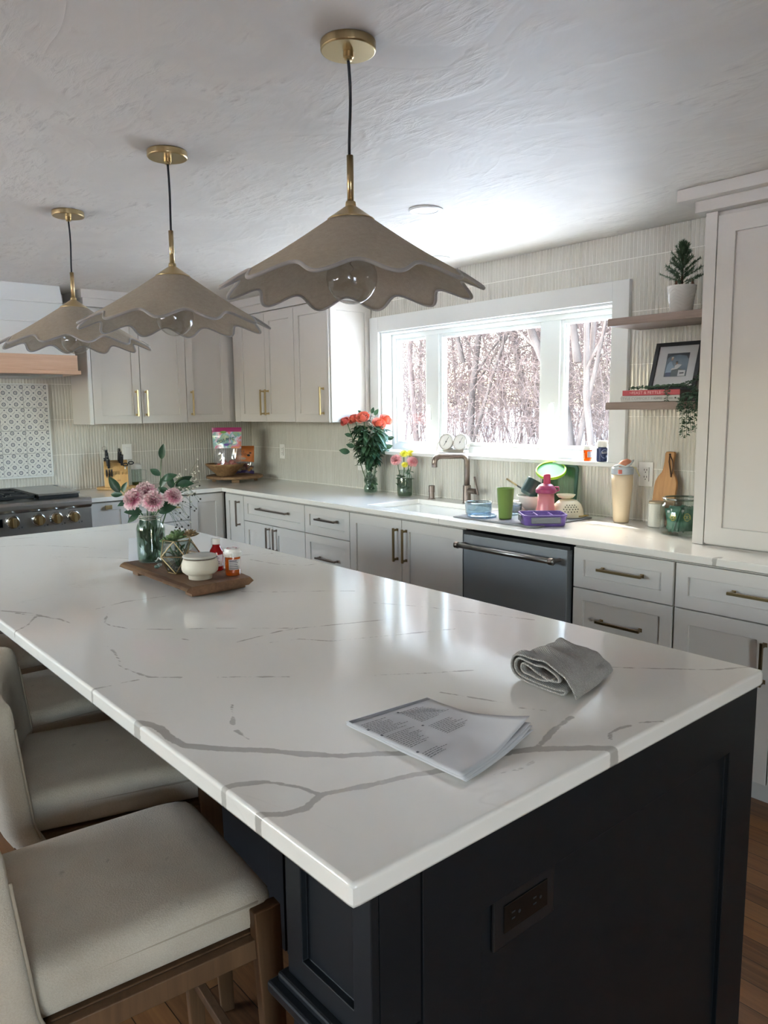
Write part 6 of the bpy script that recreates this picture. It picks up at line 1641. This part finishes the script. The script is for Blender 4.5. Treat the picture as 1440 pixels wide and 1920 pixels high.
book(bk1, 3.690, 3.972, -.262, -.045, ZH2 + .0005, .0260, M_WHB, [('STYLE COMFORT HOME', 3.790, .0165, M_INK1), ('ANDREW HOWARD', 3.898, .0085, M_INK2), ('\u2022', 3.953, .03, M_INK2)], None, None, 0, 0, M_DKC)
bk2 = empty('book', (3.84, -.13, ZH2 + .027), 'red-spined cookbook lying on top of the white-spined book', 'book')
book(bk2, 3.694, 3.970, -.258, -.040, ZH2 + .0270, .0240, M_REDB, [('THE', 3.738, .008, M_INK3), ('FEAST & FETTLE', 3.812, .0175, M_INK3), ('COOKBOOK', 3.906, .0075, M_INK3)], None, None, 0, 0, M_DKC)
# picture frame leaning on the wall, standing on the books
ZFm = ZH2 + .0516
pf = empty('picture_frame', (3.86, -.10, ZFm), 'black picture frame with white mat and a photo of two people', 'picture frame')
def FPF(u, v, n): return Vector((3.742 + u, -.118 + v * .30 - n, ZFm + v * .955))
FWd, FH = .226, .224
b = MB()
for a in ((0, FWd, 0, .018), (0, FWd, FH - .018, FH), (0, .018, .018, FH - .018), (FWd - .018, FWd, .018, FH - .018)):
    vs_ = [FPF(u, v, n) for u in a[:2] for v in a[2:] for n in (0, .014)]; b._new(vs_, [(0, 1, 3, 2), (4, 6, 7, 5), (0, 4, 5, 1), (2, 3, 7, 6), (0, 2, 6, 4), (1, 5, 7, 3)])
b.build('frame', mat('black_frame', '22262d', .4), pf)
def quadp(u0, u1, v0, v1, n0, n1, nm, m, par):
    vs_ = [FPF(u, v, n) for u in (u0, u1) for v in (v0, v1) for n in (n0, n1)]; b = MB(); b._new(vs_, [(0, 1, 3, 2), (4, 6, 7, 5), (0, 4, 5, 1), (2, 3, 7, 6), (0, 2, 6, 4), (1, 5, 7, 3)]); return b.build(nm, m, par)
mt_ = quadp(.018, FWd - .018, .018, FH - .018, .002, .005, 'mat_board', mat('mat_white', 'c9cbd0', .6), pf)
pr_ = quadp(.062, .168, .062, .172, .0051, .0058, 'photo', mat('photo_teal', '6d7f90', .5, var=('55677a', (14, 14, 14), 2)), pf)
def blob(pts, m, nm='photo_figure', n0=.0059, n1=.0063):
    b = MB(); b.prism(pts, FPF, n0, n1); b.build(nm, m, pr_)
def ell(cx, cy, rx, ry, n=14): return [(cx + rx * cos(2 * pi * k / n), cy + ry * sin(2 * pi * k / n)) for k in range(n)]
blob([(.062, .172), (.168, .172), (.168, .14), (.155, .158), (.12, .164), (.08, .160), (.066, .150), (.062, .14)], mat('photo_dark', '3f4854', .6), 'photo_background')
blob([(.062, .088), (.075, .09), (.10, .10), (.13, .10), (.168, .085), (.168, .062), (.062, .062)], mat('photo_mid', '59636c', .6), 'photo_background', .0059, .0061)
blob([(.066, .080), (.070, .118), (.080, .134), (.092, .134), (.098, .118), (.110, .104), (.108, .098), (.096, .102), (.094, .080)], mat('photo_blue', '93abc4', .6))
blob([(.068, .064), (.070, .082), (.094, .082), (.094, .062)], mat('photo_navy', '4a5776', .6), n0=.0061, n1=.0065)
blob(ell(.090, .145, .0055, .0075), mat('photo_skin', 'a88a7a', .6), n0=.0061, n1=.0066); blob(ell(.0905, .1515, .0062, .004), mat('photo_cap', 'c9c4bc', .6), n0=.0062, n1=.0068)
blob([(.104, .098), (.108, .114), (.118, .120), (.134, .118), (.140, .116), (.132, .106), (.122, .098)], mat('photo_white', 'cfd2d6', .6)); blob(ell(.115, .125, .005, .0065), mat('photo_skin', 'a88a7a', .6), n0=.0061, n1=.0066); blob(ell(.1145, .1305, .0052, .0035), mat('photo_dark', '3f4854', .6), n0=.0062, n1=.0068)
blob([(.128, .064), (.128, .092), (.162, .090), (.162, .064)], mat('photo_white', 'cfd2d6', .6), n0=.0061, n1=.0065); blob([(.136, .074), (.136, .080), (.156, .081), (.156, .075)], mat('photo_dark', '3f4854', .6), n0=.0066, n1=.0069)
blob([(.090, .092), (.096, .102), (.120, .104), (.122, .098)], mat('photo_white', 'cfd2d6', .6), n0=.0062, n1=.0066)
quadp(.0185, FWd - .0185, .0185, FH - .0185, .0095, .0105, 'glazing', glass('picture_glass', 'ffffff', .5), pf)
# trailing vine
vn = empty('trailing_vine', (4.02, -.20, ZH2 + .05), 'trailing green vine draped over the books and hanging off the shelf', 'plant')
M_VINE = leafmat('vine_leaf', '3a5746', '55715a', .5)
rs = random.Random(8)
def strand(pts, n, sz, nm='vine_strand'):
    b = MB(); b.tube(pts, .0012, 5); P = [Vector(p) for p in pts]
    for k in range(n):
        t_ = rs.random() * (len(P) - 1.001); q = P[int(t_)].lerp(P[int(t_) + 1], t_ % 1); a = rs.uniform(0, 2 * pi)
        d = Vector((cos(a), sin(a) * .7 - .2, rs.uniform(-.5, .6))); leaf(b, q + d * .003, d, (0, -.5, .8), rs.uniform(.009, .016) * sz, rs.uniform(.006, .010) * sz, .2, 4)
    b.build(nm, M_VINE, vn, smooth=True)
zb = ZH2 + .058
strand([(3.715, -.235, zb), (3.76, -.225, zb + .006), (3.81, -.215, zb + .004), (3.86, -.225, zb + .010), (3.92, -.230, zb + .008), (3.975, -.225, zb + .012), (4.02, -.225, zb + .03)], 150, 1.1)
strand([(3.80, -.24, zb + .004), (3.88, -.245, zb + .008), (3.95, -.24, zb + .010), (4.02, -.24, zb + .0), (4.04, -.26, zb - .03)], 110, 1.1)
strand([(4.02, -.225, zb + .03), (4.05, -.20, zb + .08), (4.06, -.17, zb + .12), (4.05, -.15, zb + .15)], 80, 1.1)
strand([(3.915, -.262, zb), (3.918, -.272, zb - .02), (3.922, -.276, zb - .045), (3.92, -.278, zb - .06)], 26, .9)
for k in range(9):
    x_ = 3.985 + .012 * k; y_ = -.286 - .006 * (k % 3); bot_ = ZH2 - (.03 + .115 * rs.random() if k not in (2, 3) else .150)
    strand([(x_ + .02, -.25, zb - .02), (x_, y_, ZH2 + .01), (x_ - .003, y_ - .003, (ZH2 + bot_) / 2), (x_ + .002, y_, bot_)], int(34 + 180 * (ZH2 - bot_)), 1.0)

# ================================================================= CORNER AND RANGE-SIDE COUNTER ITEMS
rcx, rcy = .240, -.310
ri = empty('wooden_riser', (rcx, rcy, ZQ), 'round rustic wooden riser board on feet in the counter corner', 'riser')
MB().lathe([(.214, .024), (.224, .030), (.224, .042), (.218, .047), (.001, .047)], (rcx, rcy, ZQ), 56, sx=1, sy=1).build('disc', M_RUSTIC, ri, smooth=False)
MB()
for k in range(4):
    a = pi / 4 + k * pi / 2 + .3; b = MB(); b.box(-.03, .03, -.014, .014, 0, .0235, Matrix.Translation((rcx + .165 * cos(a), rcy + .165 * sin(a), ZQ + .0002)) @ Matrix.Rotation(a + pi / 2, 4, 'Z')); b.build('foot', M_RUSTIC, ri, bev=.003)
ZR = ZQ + .0475
wbx, wby = .262, -.405
M_WBOWL = wood('turned_wood', '6f533b', '9a7a55', 2, .5)
o = MB().lathe([(.062, .001), (.070, .004), (.074, .016), (.108, .045), (.142, .078), (.152, .092), (.152, .098), (.145, .098), (.130, .075), (.08, .035), (.001, .022)], (wbx, wby, ZR), 56, cap1=False).build('wooden_bowl', M_WBOWL, smooth=True); recenter(o); tag(o, 'turned wooden bowl holding the bag of apples on the riser', 'bowl')
# apple bag: clear lower half, printed upper half
ab = empty('apple_bag', (wbx, wby, ZR + .03), 'tall pink and rainbow printed clear bag of red apples in the bowl', 'bag of fruit')
bw = Vector((.66, .751, 0)).normalized(); bn = Vector((.751, -.66, 0)).normalized()
def FB(cx, cy, z0, w0, w1, H, dpt):
    def f(u, v, s):
        w_ = w0 + (w1 - w0) * v; puff = dpt * (sin(pi * u) ** .6) * (1 - v) ** .7
        wr = .006 * noise.noise(Vector((u * 6, v * 7, s * 3))) * (1 if .03 < v < .93 else .1)
        return Vector((cx, cy, z0)) + bw * ((u - .5) * w_) + bn * (s * puff + wr * 1.2) + Vector((0, 0, H * v - .012 * (1 - v) * (2 * u - 1) ** 2))
    return f
def f_rainbow(t, b, tc):
    v = tc.outputs['Object']; n = noise_(t, v, (14, 14, 14), 2, .5, .8)
    t.links.new(ramp(t, n, [(.30, lin('e0a04a')), (.40, lin('d98296')), (.48, lin('c7c2d2')), (.55, lin('7fb0b4')), (.62, lin('a9c29a')), (.72, lin('d8b4c6'))]), b.inputs['Base Color'])
M_RAIN = mat('rainbow_print', None, .25, coat=.4, fn=f_rainbow); M_MAGB = mat('magenta_print', 'a5326e', .3, coat=.3)
M_FILM = glass('clear_film', 'eeeef0', 2.2, .08, .06)
fb = FB(wbx + .01, wby + .02, ZR + .045, .205, .235, .335, .050)
for s_, nm in ((1, 'front'), (-1, 'back')):
    MB().grid(16, 9, lambda u, v: fb(u, v * .52, s_)).build('clear_film', M_FILM, ab, smooth=True)
    pr2 = MB().grid(16, 9, lambda u, v: fb(u, .52 + v * .38, s_)).build('printed_film', M_RAIN, ab, smooth=True)
    MB().grid(16, 3, lambda u, v: fb(u, .90 + v * .10, s_)).build('zip_strip', M_MAGB, ab, smooth=True)
    if s_ == 1: keep_ = pr2
FT_ = lambda u, v, n: fb(.5 + u / .2, .5 + v / .3, 1) + bn * (.004 + n)
b = MB(); xs_ = [-.058, -.038, -.018, .006, .026, .046]
for ch, xx, zz in zip('COSMIC', xs_, (.048, .054, .060, .066, .070, .072)): b.text(ch, .030, lambda u, v, n, xx=xx, zz=zz: FT_(xx + u, zz + v, n))
b.build('bag_lettering', mat('deep_violet_ink', '2a2233', .5), keep_)
b = MB(); b.text('CRISP', .020, lambda u, v, n: FT_(.02 + u, .036 + v, n)); b.prism(ell(.0, .03, .02, .008), lambda u, v, n: FT_(u - .0, v + .0, n), .0, .0006); b.build('violet_banner', mat('violet_ink', '5f3f95', .5), keep_)
b = MB(); b.prism(ell(-.02, .118, .022, .009), lambda u, v, n: FT_(u, v, n), .0, .0006); b.build('green_patch', mat('leaf_print', '6f9a4a', .5), keep_)
M_APPLE = mat('red_apple', 'b3343c', .3, var=('d88a6a', (22, 22, 22), 3))
def apple(x, y, z, r, lab):
    e = empty('apple', (x, y, z - r), lab, 'apple', 'apples in the clear bag')
    b = MB(); b.lathe([(max(.0004, r * sin(pi * i / 12) * (1 + .06 * cos(pi * i / 12))), -r * .92 * cos(pi * i / 12) - (.22 * r if i == 12 else (.05 * r if i == 11 else 0))) for i in range(13)], (x, y, z), 22); b.build('flesh', M_APPLE, e, smooth=True)
    b = MB(); b.tube([(x, y, z + r * .70), (x + .003, y, z + r * 1.05)], .0013, 5); b.build('stem', M_BROWN, e)
for i, (u, h, c) in enumerate(((-.062, .075, .016), (-.005, .082, .012), (.055, .078, .014), (-.035, .098, -.02), (.03, .10, -.018), (0, .06, -.03))):
    q = Vector((wbx + .01, wby + .02, ZR)) + bw * u + bn * c; apple(q.x, q.y, ZR + h, .030, 'red apple inside the clear bag in the wooden bowl')
# potato bag
pbg = empty('potato_bag', (.235, -.19, ZR), 'orange bag of small potatoes with clear lower window behind the bowl', 'bag of potatoes')
bw = Vector((.72, .694, 0)).normalized(); bn = Vector((.694, -.72, 0)).normalized()
fp = FB(.222, -.205, ZR + .012, .150, .165, .215, .040)
M_ORB = mat('orange_bag', 'd0762f', .35); M_PURB = mat('purple_bag_base', '3d2e6b', .4)
for s_ in (1, -1):
    MB().grid(14, 8, lambda u, v: fp(u, .42 + v * .58, s_)).build('printed_film', M_ORB, pbg, smooth=True)
    MB().grid(14, 6, lambda u, v: fp(u, .10 + v * .32, s_)).build('clear_film', M_FILM, pbg, smooth=True)
    MB().grid(14, 2, lambda u, v: fp(u, v * .10, s_)).build('purple_base', M_PURB, pbg, smooth=True)
FT2 = lambda u, v, n: fp(.5 + u / .155, .5 + v / .215, 1) + bn * (.004 + n)
b = MB(); b.text('LITTLE', .024, lambda u, v, n: FT2(-.028 + u, .062 + v, n)); b.text('POTATO', .024, lambda u, v, n: FT2(-.026 + u, .038 + v, n)); b.text('THE', .009, lambda u, v, n: FT2(-.02 + u, .082 + v, n))
b.prism(ell(.038, .034, .012, .009), FT2, 0, .0006); b.prism(ell(.052, .052, .008, .005), FT2, 0, .0006)
b.build('bag_lettering', M_INK2, pbg)
b = MB(); b.prism(ell(.0, .008, .022, .009), FT2, 0, .0006); b.build('window_badge', mat('badge_tan', 'b59a7e', .5), pbg)
b = MB(); rs = random.Random(31)
M_POT = mat('small_potato', 'c9a05a', .6, var=('8e4a4f', (16, 16, 16), 1))
for k in range(46):
    q = Vector((.222, -.205, ZR + .03)) + bw * rs.uniform(-.058, .058) + bn * rs.uniform(-.022, .022) + Vector((0, 0, rs.uniform(0, .05))); b.sphere(q, rs.uniform(.010, .014), 10, 7, (1, 1.2, .85))
tag(b.build('potatoes', M_POT, smooth=True), 'small yellow and red potatoes filling the orange bag window', 'potatoes', kind='stuff')

# ---- knife block with knives (axes: w along y, d toward +x)
kbx, kby = .175, -1.245
kb = empty('knife_block', (kbx, kby, ZQ), 'light maple knife block on an oval base, beside the range', 'knife block')
fr_ = Vector((.93, -.36, 0)).normalized(); sd2 = Vector((.36, .93, 0)).normalized()      # front direction, side direction
K = lambda s, f, z: Vector((kbx, kby, ZQ)) + sd2 * s * 1.32 + fr_ * f * 1.1 + Vector((0, 0, z * 1.13))
b = MB(); ring = [[b.b.verts.new(K(.105 * cos(a) * 1.0, .085 * sin(a), z)) for a in [2 * pi * k / 36 for k in range(36)]] for z in (.0005, .017)]
for k in range(36): j = (k + 1) % 36; b.b.faces.new([ring[0][k], ring[0][j], ring[1][j], ring[1][k]])
b.b.faces.new(ring[0][::-1]); b.b.faces.new(ring[1]); b.build('oval_base', M_BEECH, kb, bev=.003)
def FKB(f, z, s): return K(s, f, z)
b = MB(); b.prism([(-.065, .0175), (.060, .0175), (.060, .098), (.048, .120), (-.010, .168), (-.045, .185)], FKB, -.062, .062); b.build('block', M_BEECH, kb, bev=.003)
b = MB()
for k in range(6): ob(b, lambda u, v, n: K(u + n * .12, .0605 + v, .102 - .0 + n), -.036 + k * .017, -.034 + k * .017, -.0008, .0006, -.006, .012)
ob(b, lambda u, v, n: K(u, v, n), -.0628, -.0622, -.02, -.018, .02, .15)
b.build('knife_slots', mat('slot_shadow', '4a3520', .8), kb)
b = MB(); c_ = K(.012, .0606, .060)
for k in range(3):
    b.tube([c_ + sd2 * (.008 * (k - 1)) + Vector((0, 0, -.008)), c_ + sd2 * (.008 * (k - 1) + .002) + Vector((0, 0, .009))], .0009, 4)
b.tube([c_ + sd2 * -.012, c_ + sd2 * .012], .0009, 4)
b.build('burned_logo', mat('reddish_mark', 'a9673f', .7), kb)
M_HANDLE = mat('black_handle', '1d2026', .35)
def knife_handle(s0, f0, z0, L_, name, label, group, tilt=.60, side=0.0, r=.0145):
    e = empty(name, tuple(K(s0, f0, z0)), label, 'knife', group)
    d = (fr_ * -.0 + Vector((0, 0, 1)) + fr_ * (tilt - .60) + sd2 * side).normalized(); d = (Vector((0, 0, 1)) * .86 + fr_ * (tilt) * .5 + sd2 * side).normalized()
    A = K(s0, f0, z0); n_ = 8; b = MB(); prev = []
    wv_ = sd2; tv = d.cross(wv_).normalized()
    for i in range(n_ + 1):
        t_ = i / n_; c = A + d * (L_ * t_) + tv * (.004 * sin(t_ * pi * 1.5)); w_ = r * .62 * (1 + .12 * sin(t_ * pi)); h_ = r * (1.0 + .25 * t_ ** 3)
        prev.append([b.b.verts.new(c + wv_ * w_ * cos(a) + tv * h_ * sin(a)) for a in [2 * pi * k / 10 for k in range(10)]])
    for i in range(n_):
        for k in range(10): j = (k + 1) % 10; b.b.faces.new([prev[i][k], prev[i][j], prev[i + 1][j], prev[i + 1][k]])
    b.b.faces.new(prev[0][::-1]); b.b.faces.new(prev[-1])
    h = b.build('handle', M_HANDLE, e, smooth=True)
    b = MB(); b.tube([A - d * .06, A - d * .0005], .004, 6); b.build('blade', M_STEEL, e)
    b = MB(); q = A + d * L_; b.cyl(q - d * .0005, q + d * .003, r * .72, seg=10)
    for t_ in (.25, .5, .75): b.sphere(A + d * (L_ * t_) + wv_ * r * .66, .0018, 6, 4)
    b.build('end_cap', M_CHROME, h)
    return e
for i, (s0, f0, z0, L_) in enumerate(((-.046, -.030, .180, .088), (-.042, -.008, .170, .080), (-.040, .012, .154, .074), (-.036, .030, .140, .066))):
    knife_handle(s0, f0, z0, L_, 'kitchen_knife', 'black-handled knife in the left row of the maple block, %s' % ('rearmost', 'second from the back', 'third from the back', 'foremost')[i], 'left row of knives')
for i, (s0, f0, z0, L_) in enumerate(((.018, -.030, .180, .092), (.024, -.010, .170, .086), (.032, .010, .156, .078))):
    knife_handle(s0, f0, z0, L_, 'kitchen_knife', 'black-handled knife in the right row of the maple block, %s' % ('rearmost', 'middle one', 'foremost')[i], 'right row of knives', side=.05)
for i, s0 in enumerate((-.048, -.034, -.022)):
    knife_handle(s0, .066, .092, .052, 'steak_knife', 'short steak knife at the front of the maple block, %s' % ('leftmost', 'middle', 'rightmost')[i], 'steak knives at the block front', tilt=1.2, r=.0095)
sc2 = empty('kitchen_scissors', tuple(K(.045, .03, .14)), 'black-handled kitchen scissors in the right of the maple block', 'scissors')
for dx, nm in ((.0, 0), (.030, 1)):
    b = MB(); c = K(.050 + dx, .038, .158 + .010 * nm); b.tube([c + sd2 * .017 * cos(a) + (Vector((0, 0, 1)) * .8 + fr_ * .5) * .013 * sin(a) for a in [2 * pi * k / 16 for k in range(16)]], .0042, 8, closed=True); b.build('finger_loop', M_HANDLE, sc2, smooth=True)
b = MB(); b.tube([K(.045, .03, .10), K(.050, .034, .146)], .005, 6); b.build('blade', M_STEEL, sc2)
# tall shears ring on rearmost left
sh_ = empty('poultry_shears', tuple(K(-.05, -.04, .185)), 'shears with wire ring at the back left of the maple block', 'shears')
b = MB(); c = K(-.055, -.030, .262); b.tube([c + sd2 * .014 * cos(a) + Vector((0, 0, 1)) * .014 * sin(a) for a in [2 * pi * k / 16 for k in range(16)]], .0016, 6, closed=True); b.build('wire_ring', M_NICKEL, sh_, smooth=True)
b = MB(); b.tube([K(-.055, -.034, .180), K(-.056, -.034, .20)], .010, 8); b.build('handle', M_HANDLE, sh_, smooth=True)
# oil dispenser
ox, oy = .062, -1.045
oi = empty('oil_dispenser', (ox, oy, ZQ), 'clear oil dispenser with white lid and a little oil, behind the knife block', 'oil bottle')
MB().lathe([(.034, .001), (.038, .004), (.038, .120), (.034, .128)], (ox, oy, ZQ), 36, cap1=False).build('glass_body', M_JAR, oi, smooth=True, solid=.002)
MB().lathe([(.032, .004), (.036, .006), (.036, .030), (.001, .031)], (ox, oy, ZQ), 32).build('oil', glass('olive_oil', '8f9a20', 1, 0, .25), oi)
MB().lathe([(.037, .1285), (.037, .160), (.030, .168), (.001, .169)], (ox, oy, ZQ), 32).build('lid', M_WHITE, oi, bev=.001)
b = MB(); b.tube([(ox + .034, oy + .02, ZQ + .125), (ox + .05, oy + .055, ZQ + .12), (ox + .05, oy + .055, ZQ + .05), (ox + .034, oy + .02, ZQ + .045)], .004, 8); b.build('handle', M_JAR, oi, smooth=True)
# ================================================================= OUTDOORS
def gz(x, y):   # snow surface height
    return -.10 + .022 * max(0, y - 2) + .18 * noise.noise(Vector((x * .15, y * .15, 0))) + .05 * noise.noise(Vector((x * .7, y * .7, 4)))
b = MB(); b.grid(90, 80, lambda u, v: Vector((-62 + 80 * u, .20 + 70 * v ** 1.5, gz(-62 + 80 * u, .20 + 70 * v ** 1.5))))
o = b.build('snow_ground', M_SNOW, smooth=True); tag(o, 'snow-covered ground between the house and the woods', 'snow', kind='structure')
M_TREE = mat('grey_brown_bark', '413630', .9, spec=.1, var=('554a43', (6, 6, 1.5), 4)); M_TREE2 = mat('reddish_twigs', '4f403a', .9, spec=.1, var=('6a5952', (3, 3, 3), 3))
def grow(b, p, d, L_, r, depth, rs, twig):
    n = 3 if depth < 3 else 2; pts = [p]; q = p.copy(); dd = d.copy()
    for i in range(n):
        dd = (dd + Vector((rs.gauss(0, .12), rs.gauss(0, .12), rs.gauss(.02, .08)))).normalized(); q = q + dd * (L_ / n); pts.append(q.copy())
    b.tube(pts, [r * (1 - .45 * i / n) for i in range(n + 1)], 7 if depth == 0 else (5 if depth == 1 else 3), cap=False)
    if depth >= 4: return
    k = (7 if depth == 0 else 5) if depth < 3 else 4
    for i in range(k):
        t_ = (.30 + .7 * rs.random()) if depth == 0 else (.25 + .75 * rs.random()); idx = min(n - 1, int(t_ * n)); s_ = pts[idx].lerp(pts[idx + 1], t_ * n - idx)
        a = rs.uniform(0, 2 * pi); o1 = dd.orthogonal().normalized(); o2 = dd.cross(o1); sp_ = rs.uniform(.5, 1.1)
        nd = (dd * cos(sp_) + (o1 * cos(a) + o2 * sin(a)) * sin(sp_) + Vector((0, 0, .12))).normalized()
        grow(b, s_, nd, L_ * rs.uniform(.42, .68), r * rs.uniform(.3, .5), depth + 1, rs, twig)
protos = []
for k in range(5):
    rs = random.Random(100 + k); b = MB(); grow(b, Vector((0, 0, -.3)), Vector((rs.gauss(0, .06), rs.gauss(0, .06), 1)).normalized(), rs.uniform(8, 11), rs.uniform(.07, .12), 0, rs, None)
    me = b.build('tree_mesh', M_TREE if k % 2 else M_TREE2, smooth=True); protos.append(me)
def place(mesh_o, name, x, y, s, rz, label, cat, group=None):
    o = mesh_o.copy(); C.objects.link(o); o.name = name; o.location = (x, y, gz(x, y)); o.scale = (s, s, s); o.rotation_euler = (0, 0, rz); tag(o, label, cat, group); return o
rs = random.Random(77)
# a few nearer, recognisable trunks
def trunk_tree(x, y, forks, label, r, seed):
    rs2 = random.Random(seed); b = MB(); base = Vector((x, y, gz(x, y) - .1))
    for d, L_, rr_ in forks: grow(b, base.copy(), Vector(d).normalized(), L_, rr_, 1, rs2, None); grow(b, base + Vector(d).normalized() * L_ * .5, Vector(d).normalized(), L_ * .7, rr_ * .7, 1, rs2, None)
    o = b.build('bare_tree', M_TREE, smooth=True); recenter(o); tag(o, label, 'tree'); return o
trunk_tree(-10.2, 13.6, [((-.10, .0, 1), 5.5, .13), ((.34, .05, 1), 4.5, .07)], 'thick forked bare trunk standing in snow, left part of the centre pane', .2, 3)
trunk_tree(-5.15, 11.8, [((.02, 0, 1), 5.0, .15), ((.45, .1, 1), 4.0, .07)], 'broad bare trunk in the left half of the right window pane', .2, 5)
trunk_tree(-3.75, 10.6, [((-.06, 0, 1), 5.0, .08)], 'slim bare trunk at the right edge of the right window pane', .2, 6)
n_t = 0
for k in range(46):
    ang = rs.uniform(-.06, .90); dist = 15 + 24 * ((k + rs.random()) / 46)
    # fan seen from the kitchen through the window
    x = 2.6 - dist * math.tan(.62 + (ang - .42) * .75); y = dist
    if dist < 14 and rs.random() < .4: dist += 5
    place(protos[k % 5], 'bare_tree', x, y, rs.uniform(.9, 1.5), rs.uniform(0, 6.28), 'bare leafless tree in the snowy woods beyond the window', 'tree', 'bare woodland trees outside')
for o in protos: bpy.data.objects.remove(o)
# thicket of brush between and behind the trunks
b = MB(); rs = random.Random(55)
def thin(b, pts, r):   # slender three-sided twig
    b.tube(pts, r, 3, cap=False)
for k in range(64000):
    y = 12 + 26 * rs.random() ** .9; x = 2.6 - y * math.tan(.62 + (rs.uniform(-.08, .92) - .42) * .78); z = gz(x, y) + (.9 + 15 * rs.random() ** 1.25) * (y / 26)
    L_ = rs.uniform(.4, 1.5) * (y / 20); d = Vector((rs.gauss(0, 1), rs.gauss(0, .6), rs.gauss(.45, .8))).normalized(); p = Vector((x, y, z)); m_ = p + d * L_ * .5 + Vector((rs.gauss(0, .12), 0, rs.gauss(0, .12))) * L_
    thin(b, [p, m_, p + d * L_], [.011 * y / 20, .009 * y / 20, .005 * y / 20])
for k in range(1500):
    y = 13 + 28 * rs.random(); x = 2.6 - y * math.tan(.62 + (rs.uniform(-.08, .92) - .42) * .78); z0 = gz(x, y); L_ = rs.uniform(1.0, 4.5); p = Vector((x, y, z0 - .1)); d = Vector((rs.gauss(0, .28), rs.gauss(0, .1), 1)).normalized()
    thin(b, [p, p + d * L_ * .5 + Vector((rs.gauss(0, .18), 0, 0)), p + d * L_], [.022, .018, .008])
tag(b.build('woodland_brush', M_TREE2), 'dense tangle of bare pinkish twigs and brush across the woods', 'brush', kind='stuff')
